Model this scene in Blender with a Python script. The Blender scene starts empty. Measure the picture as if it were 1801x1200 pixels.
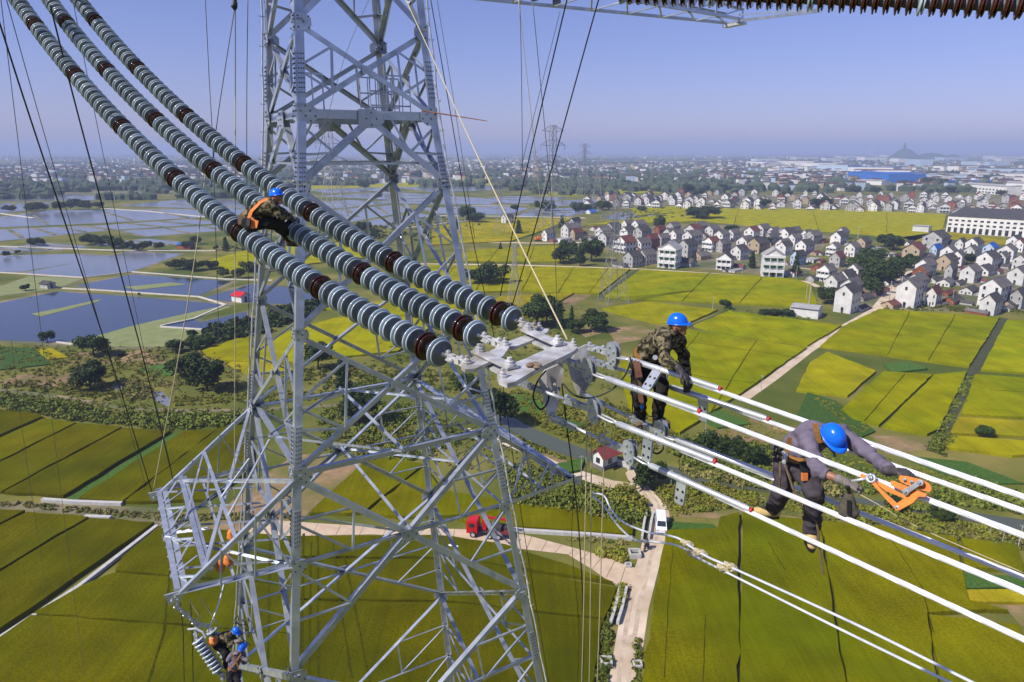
import bpy, bmesh, math, random
import numpy as np
from mathutils import Vector, Matrix, noise
R = math.radians
S = bpy.context.scene
# ---------------------------------------------------------------- camera
H = 50.0
F, CX, CY = 1200.0, 900.5, 600.0          # focal length and centre in photo pixels (1801 px wide)
PITCH = math.atan((600 - 266) / F)
cam_d = bpy.data.cameras.new('camera'); cam = bpy.data.objects.new('camera', cam_d)
S.collection.objects.link(cam)
cam_d.sensor_width = 36.0; cam_d.lens = 36.0 * F / 1801.0
cam_d.clip_start = 0.1; cam_d.clip_end = 60000
cam.location = (0, 0, H); cam.rotation_euler = (R(90) - PITCH, 0, 0)
S.camera = cam
# ---------------------------------------------------------------- sky and sun
SUN_TO = Vector((-0.84, -0.47, 0.98)).normalized()
sun_el = math.asin(SUN_TO.z); sun_az = math.atan2(SUN_TO.x, SUN_TO.y)
W = bpy.data.worlds.new('World'); S.world = W; W.use_nodes = True
nt = W.node_tree; nt.nodes.clear()
sky = nt.nodes.new('ShaderNodeTexSky'); sky.sky_type = 'NISHITA'; sky.sun_disc = False
sky.sun_elevation = sun_el; sky.sun_rotation = sun_az
sky.altitude = 60; sky.air_density = 1.0; sky.dust_density = 0.5; sky.ozone_density = 6.0
bg = nt.nodes.new('ShaderNodeBackground'); bg.inputs[1].default_value = 0.09
out = nt.nodes.new('ShaderNodeOutputWorld')
gm = nt.nodes.new('ShaderNodeGamma'); gm.inputs[1].default_value = 0.85
tint = nt.nodes.new('ShaderNodeMix'); tint.data_type = 'RGBA'; tint.blend_type = 'MULTIPLY'; tint.inputs[0].default_value = 1.0
tint.inputs[7].default_value = (1.36, 1.17, 1.66, 1)
nt.links.new(sky.outputs[0], gm.inputs[0]); nt.links.new(gm.outputs[0], tint.inputs[6])
nt.links.new(tint.outputs[2], bg.inputs[0]); nt.links.new(bg.outputs[0], out.inputs[0])
sd = bpy.data.lights.new('sun', 'SUN'); sd.energy = 5.0; sd.angle = R(0.5); sd.color = (1.0, 0.95, 0.87)
so = bpy.data.objects.new('sun', sd); S.collection.objects.link(so)
so.rotation_euler = SUN_TO.to_track_quat('Z', 'Y').to_euler(); so.location = (-60, -60, 160)
S.view_settings.view_transform = 'Standard'; S.view_settings.look = 'None'
S.view_settings.exposure = 0.15; S.view_settings.gamma = 1.0; S.view_settings.use_curve_mapping = False
S.render.engine = 'CYCLES'
S.cycles.max_bounces = 5; S.cycles.diffuse_bounces = 2; S.cycles.glossy_bounces = 3
S.cycles.transmission_bounces = 3; S.cycles.volume_bounces = 0; S.cycles.transparent_max_bounces = 6
S.cycles.use_adaptive_sampling = True; S.cycles.adaptive_threshold = 0.02
S.cycles.caustics_reflective = False; S.cycles.caustics_refractive = False
# ---------------------------------------------------------------- helpers
col = S.collection
cP, sP = math.cos(PITCH), math.sin(PITCH)
def ray(px, py):
    x = (px - CX) / F; y = -(py - CY) / F
    return Vector((x, cP + y * sP, y * cP - sP))
def P(px, py, d):                                 # a place at forward distance d
    return Vector((0, 0, H)) + ray(px, py) * d
def G(px, py, z=0.0):                             # the place on the ground (height z)
    r = ray(px, py); return Vector((0, 0, H)) + r * ((z - H) / r.z)
def proj(p):
    d = p.y * cP - (p.z - H) * sP; u = p.y * sP + (p.z - H) * cP
    return CX + F * p.x / d, CY - F * u / d, d
def tag(o, label=None, cat=None, group=None, kind=None):
    if label: o['label'] = label
    if cat: o['category'] = cat
    if group: o['group'] = group
    if kind: o['kind'] = kind
    return o
def empty(name, loc=(0, 0, 0), label=None, cat=None, group=None):
    o = bpy.data.objects.new(name, None); col.objects.link(o); o.location = loc
    o.empty_display_size = 0.1
    return tag(o, label, cat, group)
def link(name, me, mat=None, parent=None, smooth=False):
    if mat is not None:
        for m in (mat if isinstance(mat, (list, tuple)) else [mat]): me.materials.append(m)
    if smooth: me.shade_smooth()
    o = bpy.data.objects.new(name, me); col.objects.link(o)
    if parent is not None:
        o.parent = parent
        o.location = -parent.location if parent.parent is None else Vector((0, 0, 0))   # parts are written in world coordinates
    return o
def copy_tree(o, parent=None):
    c = o.copy(); col.objects.link(c)
    if parent is not None: c.parent = parent
    for ch in list(o.children): copy_tree(ch, c)
    return c
def perp(d):
    d = d.normalized(); a = Vector((0, 0, 1)) if abs(d.z) < 0.9 else Vector((1, 0, 0))
    x = d.cross(a).normalized(); return x, d.cross(x).normalized()
class MB:
    def __init__(s): s.v = []; s.f = []; s.m = []
    def add(s, vs, fs, mi=0):
        n = len(s.v); s.v += [tuple(v) for v in vs]
        s.f += [tuple(i + n for i in f) for f in fs]; s.m += [mi] * len(fs); return s
    def box(s, c, sx, sy, sz, X=(1, 0, 0), Y=(0, 1, 0), Z=(0, 0, 1), mi=0):
        c, X, Y, Z = Vector(c), Vector(X), Vector(Y), Vector(Z)
        vs = [c + X * (sx / 2 * a) + Y * (sy / 2 * b) + Z * (sz / 2 * k) for k in (-1, 1) for b in (-1, 1) for a in (-1, 1)]
        return s.add(vs, [(0, 2, 3, 1), (4, 5, 7, 6), (0, 1, 5, 4), (2, 6, 7, 3), (0, 4, 6, 2), (1, 3, 7, 5)], mi)
    def bar(s, p, q, w, h=None, up=None, mi=0):
        p, q = Vector(p), Vector(q); d = (q - p).normalized(); h = h or w
        if up is None: x, y = perp(d)
        else:
            x = d.cross(Vector(up)).normalized(); y = x.cross(d).normalized()
        return s.box((p + q) / 2, w, h, (q - p).length, x, y, d, mi)
    def angle(s, p, q, w, t, a, b, mi=0):        # an L profile: corner on p-q, flanges along a and b
        p, q = Vector(p), Vector(q); d = (q - p).normalized()
        a = Vector(a); a = (a - d * a.dot(d)).normalized(); b = Vector(b); b = (b - d * b.dot(d)); b = (b - a * b.dot(a)).normalized()
        prof = [Vector((0, 0)), Vector((w, 0)), Vector((w, t)), Vector((t, t)), Vector((t, w)), Vector((0, w))]
        vs = [e + a * c.x + b * c.y for e in (p, q) for c in prof]
        fs = [(i, (i + 1) % 6, (i + 1) % 6 + 6, i + 6) for i in range(6)] + [(0, 3, 2, 1), (0, 5, 4, 3), (6, 7, 8, 9), (6, 9, 10, 11)]
        return s.add(vs, fs, mi)
    def tube(s, pts, r, n=8, mi=0, cap=True):
        pts = [Vector(p) for p in pts]; rs = r if isinstance(r, (list, tuple)) else [r] * len(pts)
        x, y = perp(pts[1] - pts[0]); vs = []; k = len(pts)
        for i, p in enumerate(pts):
            d = (pts[min(i + 1, k - 1)] - pts[max(i - 1, 0)]).normalized()
            x = (x - d * x.dot(d)).normalized(); y = d.cross(x)
            vs += [p + (x * math.cos(2 * math.pi * j / n) + y * math.sin(2 * math.pi * j / n)) * rs[i] for j in range(n)]
        fs = [(i * n + j, i * n + (j + 1) % n, (i + 1) * n + (j + 1) % n, (i + 1) * n + j) for i in range(k - 1) for j in range(n)]
        if cap: fs += [tuple(reversed(range(n))), tuple(range((k - 1) * n, k * n))]
        return s.add(vs, fs, mi)
    def lathe(s, prof, n=24, o=(0, 0, 0), ax=(0, 0, 1), mi=0):   # prof: (t along axis, radius)
        ax = Vector(ax).normalized(); x, y = perp(ax); o = Vector(o); k = len(prof)
        vs = [o + ax * t + (x * math.cos(2 * math.pi * j / n) + y * math.sin(2 * math.pi * j / n)) * r for t, r in prof for j in range(n)]
        fs = [(i * n + j, i * n + (j + 1) % n, (i + 1) * n + (j + 1) % n, (i + 1) * n + j) for i in range(k - 1) for j in range(n)]
        fs += [tuple(reversed(range(n))), tuple(range((k - 1) * n, k * n))]
        return s.add(vs, fs, mi)
    def plate(s, pts, nrm, t, mi=0):             # a flat plate of outline pts, thickness t along nrm
        nrm = Vector(nrm).normalized(); n = len(pts); pts = [Vector(p) for p in pts]
        vs = [p + nrm * (t / 2) for p in pts] + [p - nrm * (t / 2) for p in pts]
        return s.add(vs, [tuple(range(n)), tuple(reversed(range(n, 2 * n)))] + [(i, i + n, (i + 1) % n + n, (i + 1) % n) for i in range(n)], mi)
    def bolt(s, p, nrm, r=0.02, h=0.03, mi=0):
        return s.lathe([(0, r), (h, r), (h, r * .5), (h * 1.8, r * .5)], 6, p, nrm, mi)
    def build(s, name, mat=None, parent=None, smooth=False, mesh_only=False):
        me = bpy.data.meshes.new(name); me.from_pydata(s.v, [], s.f)
        if any(s.m): me.polygons.foreach_set('material_index', s.m)
        bm = bmesh.new(); bm.from_mesh(me); bmesh.ops.recalc_face_normals(bm, faces=bm.faces); bm.to_mesh(me); bm.free()
        me.update()
        if mesh_only:
            for m in (mat if isinstance(mat, (list, tuple)) else [mat]): me.materials.append(m)
            if smooth: me.shade_smooth()
            return me
        return link(name, me, mat, parent, smooth)
def smooth_by_angle(o, deg=40):
    me = o.data; me.shade_smooth()
    bm = bmesh.new(); bm.from_mesh(me)
    for e in bm.edges:
        if len(e.link_faces) == 2 and e.calc_face_angle(0) > R(deg): e.smooth = False
    bm.to_mesh(me); bm.free(); return o
# ---------------------------------------------------------------- materials
def mat(name, c, rough=0.6, metal=0.0, c2=None, scale=4.0, detail=4.0, bump=0.0, bscale=None, spec=0.5, rand=0.0, coords='pos', stops=(0.35, 0.65), emit=None, c3=None, s3=0.3):
    m = bpy.data.materials.new(name); m.use_nodes = True; n = m.node_tree; L = n.links
    b = n.nodes['Principled BSDF']
    b.inputs['Roughness'].default_value = rough; b.inputs['Metallic'].default_value = metal
    b.inputs['Specular IOR Level'].default_value = spec
    b.inputs['Base Color'].default_value = (*c, 1)
    def co():
        if coords == 'pos': return n.nodes.new('ShaderNodeNewGeometry').outputs['Position']
        return n.nodes.new('ShaderNodeTexCoord').outputs['Object']
    src = None
    if c2:
        t = n.nodes.new('ShaderNodeTexNoise'); t.inputs['Scale'].default_value = scale; t.inputs['Detail'].default_value = detail
        L.new(co(), t.inputs['Vector'])
        r = n.nodes.new('ShaderNodeValToRGB'); r.color_ramp.elements[0].position = stops[0]; r.color_ramp.elements[1].position = stops[1]
        r.color_ramp.elements[0].color = (*c, 1); r.color_ramp.elements[1].color = (*c2, 1)
        L.new(t.outputs[0], r.inputs[0]); src = r.outputs[0]
    if c3:
        t = n.nodes.new('ShaderNodeTexNoise'); t.inputs['Scale'].default_value = s3; t.inputs['Detail'].default_value = 3
        L.new(co(), t.inputs['Vector'])
        mr = n.nodes.new('ShaderNodeMapRange'); mr.inputs[1].default_value = .42; mr.inputs[2].default_value = .62
        L.new(t.outputs[0], mr.inputs[0])
        mx = n.nodes.new('ShaderNodeMix'); mx.data_type = 'RGBA'; L.new(mr.outputs[0], mx.inputs[0])
        L.new(src, mx.inputs[6]); mx.inputs[7].default_value = (*c3, 1); src = mx.outputs[2]
    if rand:
        oi = n.nodes.new('ShaderNodeObjectInfo'); hs = n.nodes.new('ShaderNodeHueSaturation')
        mr = n.nodes.new('ShaderNodeMapRange'); mr.inputs[3].default_value = 1 - rand; mr.inputs[4].default_value = 1 + rand
        L.new(oi.outputs['Random'], mr.inputs[0]); L.new(mr.outputs[0], hs.inputs['Value'])
        if src is not None: L.new(src, hs.inputs['Color'])
        else: hs.inputs['Color'].default_value = (*c, 1)
        src = hs.outputs[0]
    if src is not None: L.new(src, b.inputs['Base Color'])
    if bump:
        t = n.nodes.new('ShaderNodeTexNoise'); t.inputs['Scale'].default_value = bscale or scale * 3; t.inputs['Detail'].default_value = 3
        L.new(co(), t.inputs['Vector'])
        bp = n.nodes.new('ShaderNodeBump'); bp.inputs['Strength'].default_value = bump; bp.inputs['Distance'].default_value = 0.3 / max(0.3, (bscale or scale * 3))
        L.new(t.outputs[0], bp.inputs['Height']); L.new(bp.outputs[0], b.inputs['Normal'])
    return m
M = {}
M['steel'] = mat('galvanized_steel', (.38, .42, .47), .35, .66, (.68, .71, .75), 2.2, 7, rand=.14, bump=.06, bscale=30, c3=(.50, .53, .57), s3=.9)
M['plate'] = mat('new_galvanized_plate', (.50, .52, .54), .36, .5, (.70, .71, .72), 5, 5)
M['yoke'] = mat('pale_yoke_plate', (.50, .50, .50), .5, .3, (.72, .71, .69), 7, 6, c3=(.38, .35, .31), s3=3)
M['porc'] = mat('grey_glazed_porcelain', (.38, .46, .50), .15, 0, (.44, .50, .52), 3, spec=.6, rand=.24)
M['porc_shade'] = mat('shade_dark_inner_glaze', (.115, .135, .14), .28, 0, (.15, .17, .175), 9, spec=.4, rand=.1)  # shade of the disc undersides and shed gaps put into the glaze colour
M['brown'] = mat('brown_glazed_porcelain', (.045, .012, .006), .12, 0, (.06, .016, .008), 3, spec=.6, rand=.1)
M['cap'] = mat('insulator_cap_iron', (.16, .17, .18), .5, .5, (.24, .25, .26), 8)
M['alu'] = mat('aluminium_conductor', (.66, .67, .70), .36, .3, (.80, .81, .84), 3, 6)
M['dark'] = mat('black_rubber', (.012, .012, .013), .5)
M['rope'] = mat('tan_rope', (.45, .38, .22), .8, 0, (.55, .48, .30), 40)
M['wire'] = mat('dark_steel_wire', (.02, .02, .022), .5, .3)
M['twire'] = mat('grey_steel_wire', (.10, .10, .11), .6, .2)
M['red'] = mat('red_tape', (.55, .02, .03), .5)
M['orange'] = mat('orange_paint', (.86, .21, .012), .35, 0, (.74, .165, .01), 12, 6)
M['bolt'] = mat('dark_bolt', (.10, .11, .13), .5, .5)
M['rust'] = mat('rusty_iron', (.13, .05, .03), .8, .2, (.22, .10, .06), 9)
# ---------------------------------------------------------------- ground
def ground_mat():
    m = mat('rough_grassland', (.12, .13, .02), .95, 0, (.22, .19, .05), .09, 9, c3=(.075, .10, .014), s3=.03, bump=.6, bscale=1.2, spec=.1)
    return m
M['ground'] = ground_mat()
def rice_mat(nm, c, c2, c3):
    m = mat(nm, c, .9, 0, c2, 3.4, 9, rand=.13, bump=1.0, bscale=4.5, spec=0.0, c3=c3, s3=.05, stops=(.3, .7))
    n = m.node_tree; L = n.links; b = n.nodes['Principled BSDF']; src = b.inputs['Base Color'].links[0].from_socket
    g = n.nodes.new('ShaderNodeNewGeometry'); mp = n.nodes.new('ShaderNodeMapping'); mp.inputs['Rotation'].default_value = (0, 0, R(-32)); mp.inputs['Scale'].default_value = (2.6, .06, 1)
    t = n.nodes.new('ShaderNodeTexNoise'); t.inputs['Scale'].default_value = 1.0; t.inputs['Detail'].default_value = 3
    L.new(g.outputs['Position'], mp.inputs[0]); L.new(mp.outputs[0], t.inputs['Vector'])
    mr = n.nodes.new('ShaderNodeMapRange'); mr.inputs[1].default_value = .3; mr.inputs[2].default_value = .7; mr.inputs[3].default_value = .88; mr.inputs[4].default_value = 1.10; L.new(t.outputs[0], mr.inputs[0])
    t2 = n.nodes.new('ShaderNodeTexNoise'); t2.inputs['Scale'].default_value = .16; t2.inputs['Detail'].default_value = 5; L.new(g.outputs['Position'], t2.inputs['Vector'])
    m2 = n.nodes.new('ShaderNodeMapRange'); m2.inputs[1].default_value = .3; m2.inputs[2].default_value = .7; m2.inputs[3].default_value = .74; m2.inputs[4].default_value = 1.18; L.new(t2.outputs[0], m2.inputs[0])
    mu = n.nodes.new('ShaderNodeMath'); mu.operation = 'MULTIPLY'; L.new(mr.outputs[0], mu.inputs[0]); L.new(m2.outputs[0], mu.inputs[1])
    hs = n.nodes.new('ShaderNodeHueSaturation'); L.new(src, hs.inputs['Color']); L.new(mu.outputs[0], hs.inputs['Value']); L.new(hs.outputs[0], b.inputs['Base Color'])
    return m
M['rice_d'] = rice_mat('olive_rice', (.076, .072, .0001), (.126, .113, .0002), (.072, .080, .0002))
M['rice'] = rice_mat('ripening_rice', (.115, .109, .0001), (.185, .168, .0003), (.108, .124, .0003))
M['rice_m'] = rice_mat('light_ripening_rice', (.205, .208, .0003), (.31, .295, .0008), (.185, .215, .0006))
M['rice_g'] = rice_mat('green_rice', (.215, .222, .0015), (.31, .295, .005), (.29, .26, .004))
M['rice_y'] = rice_mat('yellow_rice', (.26, .21, .006), (.37, .29, .012), (.22, .21, .006))
M['veg'] = mat('leafy_crop', (.035, .09, .012), .85, 0, (.075, .14, .02), 2.5, 5, rand=.25, bump=1, bscale=3, spec=.15)
M['soil'] = mat('dry_soil', (.24, .155, .085), .95, 0, (.33, .22, .12), .8, 6, rand=.15, bump=.5, bscale=4, spec=.1, c3=(.15, .14, .04), s3=.12)
M['road'] = mat('pale_dusty_concrete', (.56, .45, .33), .9, 0, (.68, .57, .43), .5, 6, spec=.2, c3=(.50, .38, .26), s3=.15)
M['slab'] = mat('steel_road_plates', (.50, .37, .25), .85, 0, (.60, .46, .32), .7, 6, spec=.2)
M['conc'] = mat('concrete', (.42, .41, .38), .85, 0, (.52, .50, .46), 1.5, 5)
M['white'] = mat('white_tarpaulin', (.70, .70, .72), .7, 0, (.80, .80, .80), 6, 4, bump=.4, bscale=12)
M['algae'] = mat('duckweed', (.17, .20, .06), .8, 0, (.23, .25, .085), .3, 6)
M['bank'] = mat('muddy_bank', (.15, .13, .07), .95, 0, (.25, .20, .11), .3, 6, c3=(.08, .10, .025), s3=.06)
def water_mat(name, c, rough=.06):
    m = mat(name, c, rough, 0, spec=.5, bump=.03, bscale=.6); return m
M['pond'] = water_mat('pond_water', (.036, .048, .072), .10)
M['pond_far'] = mat('sky_pale_pond', (.14, .155, .18), .18, 0, (.20, .205, .21), .02, 6, spec=.6, bump=.10, bscale=.35)  # pale sky reflection put into the water's base colour
M['canal'] = water_mat('murky_canal_water', (.085, .095, .055), .1)
me = bpy.data.meshes.new('ground')
LV = 26000.0
me.from_pydata([(-LV, -3000, 0), (LV, -3000, 0), (LV, LV, 0), (-LV, LV, 0)], [], [(0, 1, 2, 3)])
tag(link('ground', me, M['ground']), kind='structure')
def sheet(name, pts, z, m, kind='structure', world=False, h=0.0):
    ps = [Vector((p[0], p[1], z)) if world else G(p[0], p[1], z) for p in pts]
    if h == 0:
        me = bpy.data.meshes.new(name); me.from_pydata([tuple(p) for p in ps], [], [tuple(range(len(ps)))])
        if me.polygons[0].normal.z < 0: me.flip_normals()
        o = link(name, me, m)
    else:
        b = MB(); n = len(ps); low = [Vector((p.x, p.y, 0)) for p in ps]
        b.add(ps + low, [tuple(range(n))] + [(i, i + n, (i + 1) % n + n, (i + 1) % n) for i in range(n)])
        o = b.build(name, m)
    return tag(o, kind=kind)
def ribbon(name, pts, w, z, m, h=0.0, kind='structure'):
    ps = [G(*p) for p in pts]; k = len(ps); b = MB(); vs = []
    ws = w if isinstance(w, (list, tuple)) else [w] * k
    for i, p in enumerate(ps):
        d = ps[min(i + 1, k - 1)] - ps[max(i - 1, 0)]; d.z = 0; d.normalize(); x = Vector((d.y, -d.x, 0))
        for s in (-1, 1): vs.append(p + x * (s * ws[i] / 2) + Vector((0, 0, z)))
    fs = [(2 * i, 2 * i + 1, 2 * i + 3, 2 * i + 2) for i in range(k - 1)]
    if h:
        n = len(vs); vs += [v - Vector((0, 0, z)) for v in vs]
        fs += [(2 * i, 2 * i + 2, 2 * i + 2 + n, 2 * i + n) for i in range(k - 1)] + [(2 * i + 1, 2 * i + 3, 2 * i + 3 + n, 2 * i + 1 + n) for i in range(k - 1)]
        fs += [(0, 1, 1 + n, n), (2 * k - 2, 2 * k - 1, 2 * k - 1 + n, 2 * k - 2 + n)]
    return tag(b.add(vs, fs).build(name, m), kind=kind)
RH = 0.55
jr = random.Random(31)
def ragged(pts):
    ps = [G(*p) for p in pts]; out = []
    for a, b in zip(ps, ps[1:] + ps[:1]):
        k = max(1, min(60, int((b - a).length / 2.2))); n = Vector((b.y - a.y, a.x - b.x, 0)).normalized()
        for i in range(k): out.append(a.lerp(b, i / k) + n * (jr.gauss(0, .10) if i else 0))
    return [(p.x, p.y) for p in out]
def rice(pts, m='rice', h=RH):
    return sheet('rice_field', ragged(pts), h, M[m], world=True, h=h)
def rice_plain(pts, m='rice', h=RH):
    return sheet('rice_field', pts, h, M[m], h=h)
# plots right of the road
for q, m in (([(1170, 938), (1262, 935), (1266, 915), (1299, 907), (1297, 1240), (1123, 1240)], 'rice'),
             ([(1306, 906), (1440, 922), (1489, 1240), (1300, 1240)], 'rice'),
             ([(1445, 922), (1560, 932), (1680, 950), (1690, 1005), (1702, 1062), (1772, 1080), (1629, 1084), (1652, 1240), (1494, 1240)], 'rice'),
             ([(1633, 1088), (1790, 1106), (1850, 1240), (1657, 1240)], 'rice'),
             ([(1690, 952), (1785, 962), (1800, 1010), (1696, 1003)], 'rice'),
             # plots left of the road, below the plate road
             ([(521, 950), (765, 947), (890, 964), (1000, 1000), (1078, 1030), (900, 1003), (820, 987), (521, 984)], 'rice_d'),
             ([(521, 988), (820, 991), (900, 1007), (1084, 1040), (1072, 1075), (1062, 1094), (800, 1064), (521, 1059)], 'rice_d'),
             ([(521, 1063), (800, 1068), (1059, 1098), (1046, 1180), (1040, 1260), (521, 1260)], 'rice_d'),
             ([(281, 931), (430, 943), (518, 950), (518, 1035), (204, 1010), (216, 986)], 'rice_d'),
             ([(200, 1014), (518, 1039), (518, 1120), (60, 1085), (146, 1036)], 'rice_d'),
             ([(56, 1089), (518, 1124), (518, 1260), (-60, 1260), (-60, 1172)], 'rice_d'),
             # middle left
             ([(-60, 722), (0, 725), (65, 732), (75, 737), (-60, 795)], 'rice_d'),
             ([(-60, 803), (75, 741), (135, 747), (-60, 845)], 'rice'),
             ([(-60, 850), (136, 749), (215, 755), (5, 869), (-60, 868)], 'rice_d'),
             ([(8, 870), (218, 757), (300, 762), (112, 877)], 'rice_d'),
             ([(139, 881), (325, 762), (381, 760), (216, 887)], 'rice_d'),
             ([(221, 887), (386, 757), (440, 750), (445, 828), (362, 884)], 'rice_d'),
             ([(-60, 900), (45, 903), (-60, 958)], 'rice_d'),
             ([(-60, 963), (50, 906), (156, 915), (-60, 1043)], 'rice_d'),
             ([(-60, 1048), (160, 917), (272, 924), (-60, 1156)], 'rice_d'),
             # by the plate road under the right arm
             ([(545, 908), (638, 819), (690, 808), (745, 822), (640, 906)], 'rice'),
             ([(645, 908), (748, 824), (775, 868), (880, 884), (898, 898), (790, 912), (700, 914)], 'rice'),
             ([(800, 915), (905, 893), (1010, 901), (1060, 917), (1113, 931), (1112, 945), (928, 933), (820, 922)], 'rice'),
             # beyond the canal
             ([(455, 612), (520, 580), (600, 560), (720, 560), (760, 575), (700, 620), (520, 640), (450, 640)], 'rice_g'),
             ([(355, 620), (440, 590), (450, 640), (380, 636)], 'rice_g'),
             ([(560, 545), (700, 530), (900, 535), (930, 560), (760, 572), (720, 557)], 'rice_g'),
             ([(350, 465), (440, 440), (640, 425), (640, 455), (420, 480)], 'rice_g'),
             ([(835, 441), (985, 433), (1002, 462), (760, 462)], 'rice_g'),
             ([(700, 468), (900, 469), (1108, 475), (1053, 519), (900, 514), (700, 520)], 'rice_g'),
             ([(1126, 476), (1395, 492), (1425, 502), (1440, 545), (1290, 536), (1100, 528), (1064, 523)], 'rice_m'),
             ([(880, 524), (1010, 517), (980, 535), (900, 545), (850, 540)], 'rice_y'),
             ([(1060, 545), (1140, 533), (1262, 547), (1205, 574), (1150, 570), (1095, 556)], 'rice_g'),
             ([(1220, 575), (1282, 549), (1480, 575), (1420, 611), (1255, 585)], 'rice_m'),
             ([(1205, 580), (1250, 588), (1417, 615), (1310, 690), (1195, 765), (1105, 720), (1090, 640), (1150, 606)], 'rice_m'),
             ([(1546, 546), (1758, 561), (1704, 648), (1442, 612), (1484, 576)], 'rice_m'),
             ([(1770, 566), (1860, 566), (1860, 664), (1724, 654)], 'rice_m'),
             ([(1425, 640), (1455, 622), (1540, 656), (1490, 700), (1400, 690)], 'rice_g'),
             ([(1553, 657), (1640, 662), (1545, 752), (1500, 740), (1480, 724)], 'rice_m'),
             ([(1644, 662), (1700, 657), (1652, 758), (1630, 768), (1552, 754)], 'rice_m'),
             ([(1715, 662), (1860, 672), (1860, 742), (1690, 732)], 'rice_m'),
             ([(1686, 738), (1860, 748), (1860, 775), (1670, 766)], 'rice_y'),
             ([(1668, 770), (1800, 780), (1860, 800), (1780, 806), (1655, 790)], 'rice_g'),
             ([(1030, 397), (1255, 366), (1500, 370), (1664, 378), (1658, 405), (1600, 429), (1530, 414), (1340, 400), (1240, 390)], 'rice_g'),
             ([(1585, 419), (1660, 408), (1790, 424), (1860, 430), (1690, 433), (1612, 430)], 'rice_y'),
             ([(760, 400), (850, 388), (1010, 384), (960, 405), (900, 425), (760, 432)], 'rice_y'),
             ([(1110, 367), (1220, 362), (1230, 372), (1120, 380)], 'rice_g'),
             ([(1015, 336), (1165, 331), (1165, 340), (1010, 345)], 'rice_g')):
    rice(q, m)
M['field_line'] = mat('dark_rice_line', (.035, .038, .001), .95, 0, (.06, .06, .002), 3, spec=0)
def field_line(pts, w=.35):                               # dark strips over the rice: wheel ruts, plot lines and faint streaks
    ps = []
    for a, b in zip(pts[:-1], pts[1:]): ps += [(a[0] + (b[0] - a[0]) * i / 8 + jr.gauss(0, .5), a[1] + (b[1] - a[1]) * i / 8) for i in range(8)]
    ribbon('rice_strip', ps + [pts[-1]], [w * jr.uniform(.5, 1.2) for _ in range(len(ps) + 1)], RH + .012, M['field_line'])
for q in ([(800, 470), (768, 512)], [(860, 470), (838, 513)], [(940, 470), (918, 514)], [(1010, 472), (982, 517)], [(1070, 474), (1036, 518)], [(1112, 640), (1240, 668), (1330, 678)], [(1118, 700), (1200, 712), (1280, 710)], [(1230, 588), (1180, 650), (1150, 735)], [(1330, 602), (1250, 730)], [(1600, 551), (1560, 628)], [(1680, 556), (1632, 638)], [(1250, 480), (1200, 532)], [(1340, 490), (1300, 536)], [(1590, 662), (1520, 745)], [(1740, 690), (1830, 696)], [(1300, 370), (1290, 396)], [(1430, 372), (1440, 408)], [(1560, 376), (1560, 420)], [(880, 435), (860, 462)], [(940, 435), (930, 462)], [(1180, 600), (1400, 632)]):
    field_line(q, .45 if q[0][1] < 540 else .28)
for q in ([(535, 945), (533, 1080), (528, 1230)], [(560, 948), (560, 1080), (562, 1230)], [(586, 955), (600, 1080), (620, 1200)], [(606, 985), (630, 1100), (655, 1230)], [(476, 950), (474, 1100), (470, 1230)], [(548, 960), (546, 1090), (545, 1230)],
          [(1185, 945), (1175, 1070), (1168, 1200)], [(1240, 1090), (1236, 1220)], [(1560, 945), (1620, 1040), (1640, 1120)], [(300, 1010), (290, 1120), (262, 1210)], [(1350, 960), (1380, 1010)]):
    field_line(q, .13 if q[0][0] > 1100 else .30)
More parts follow.
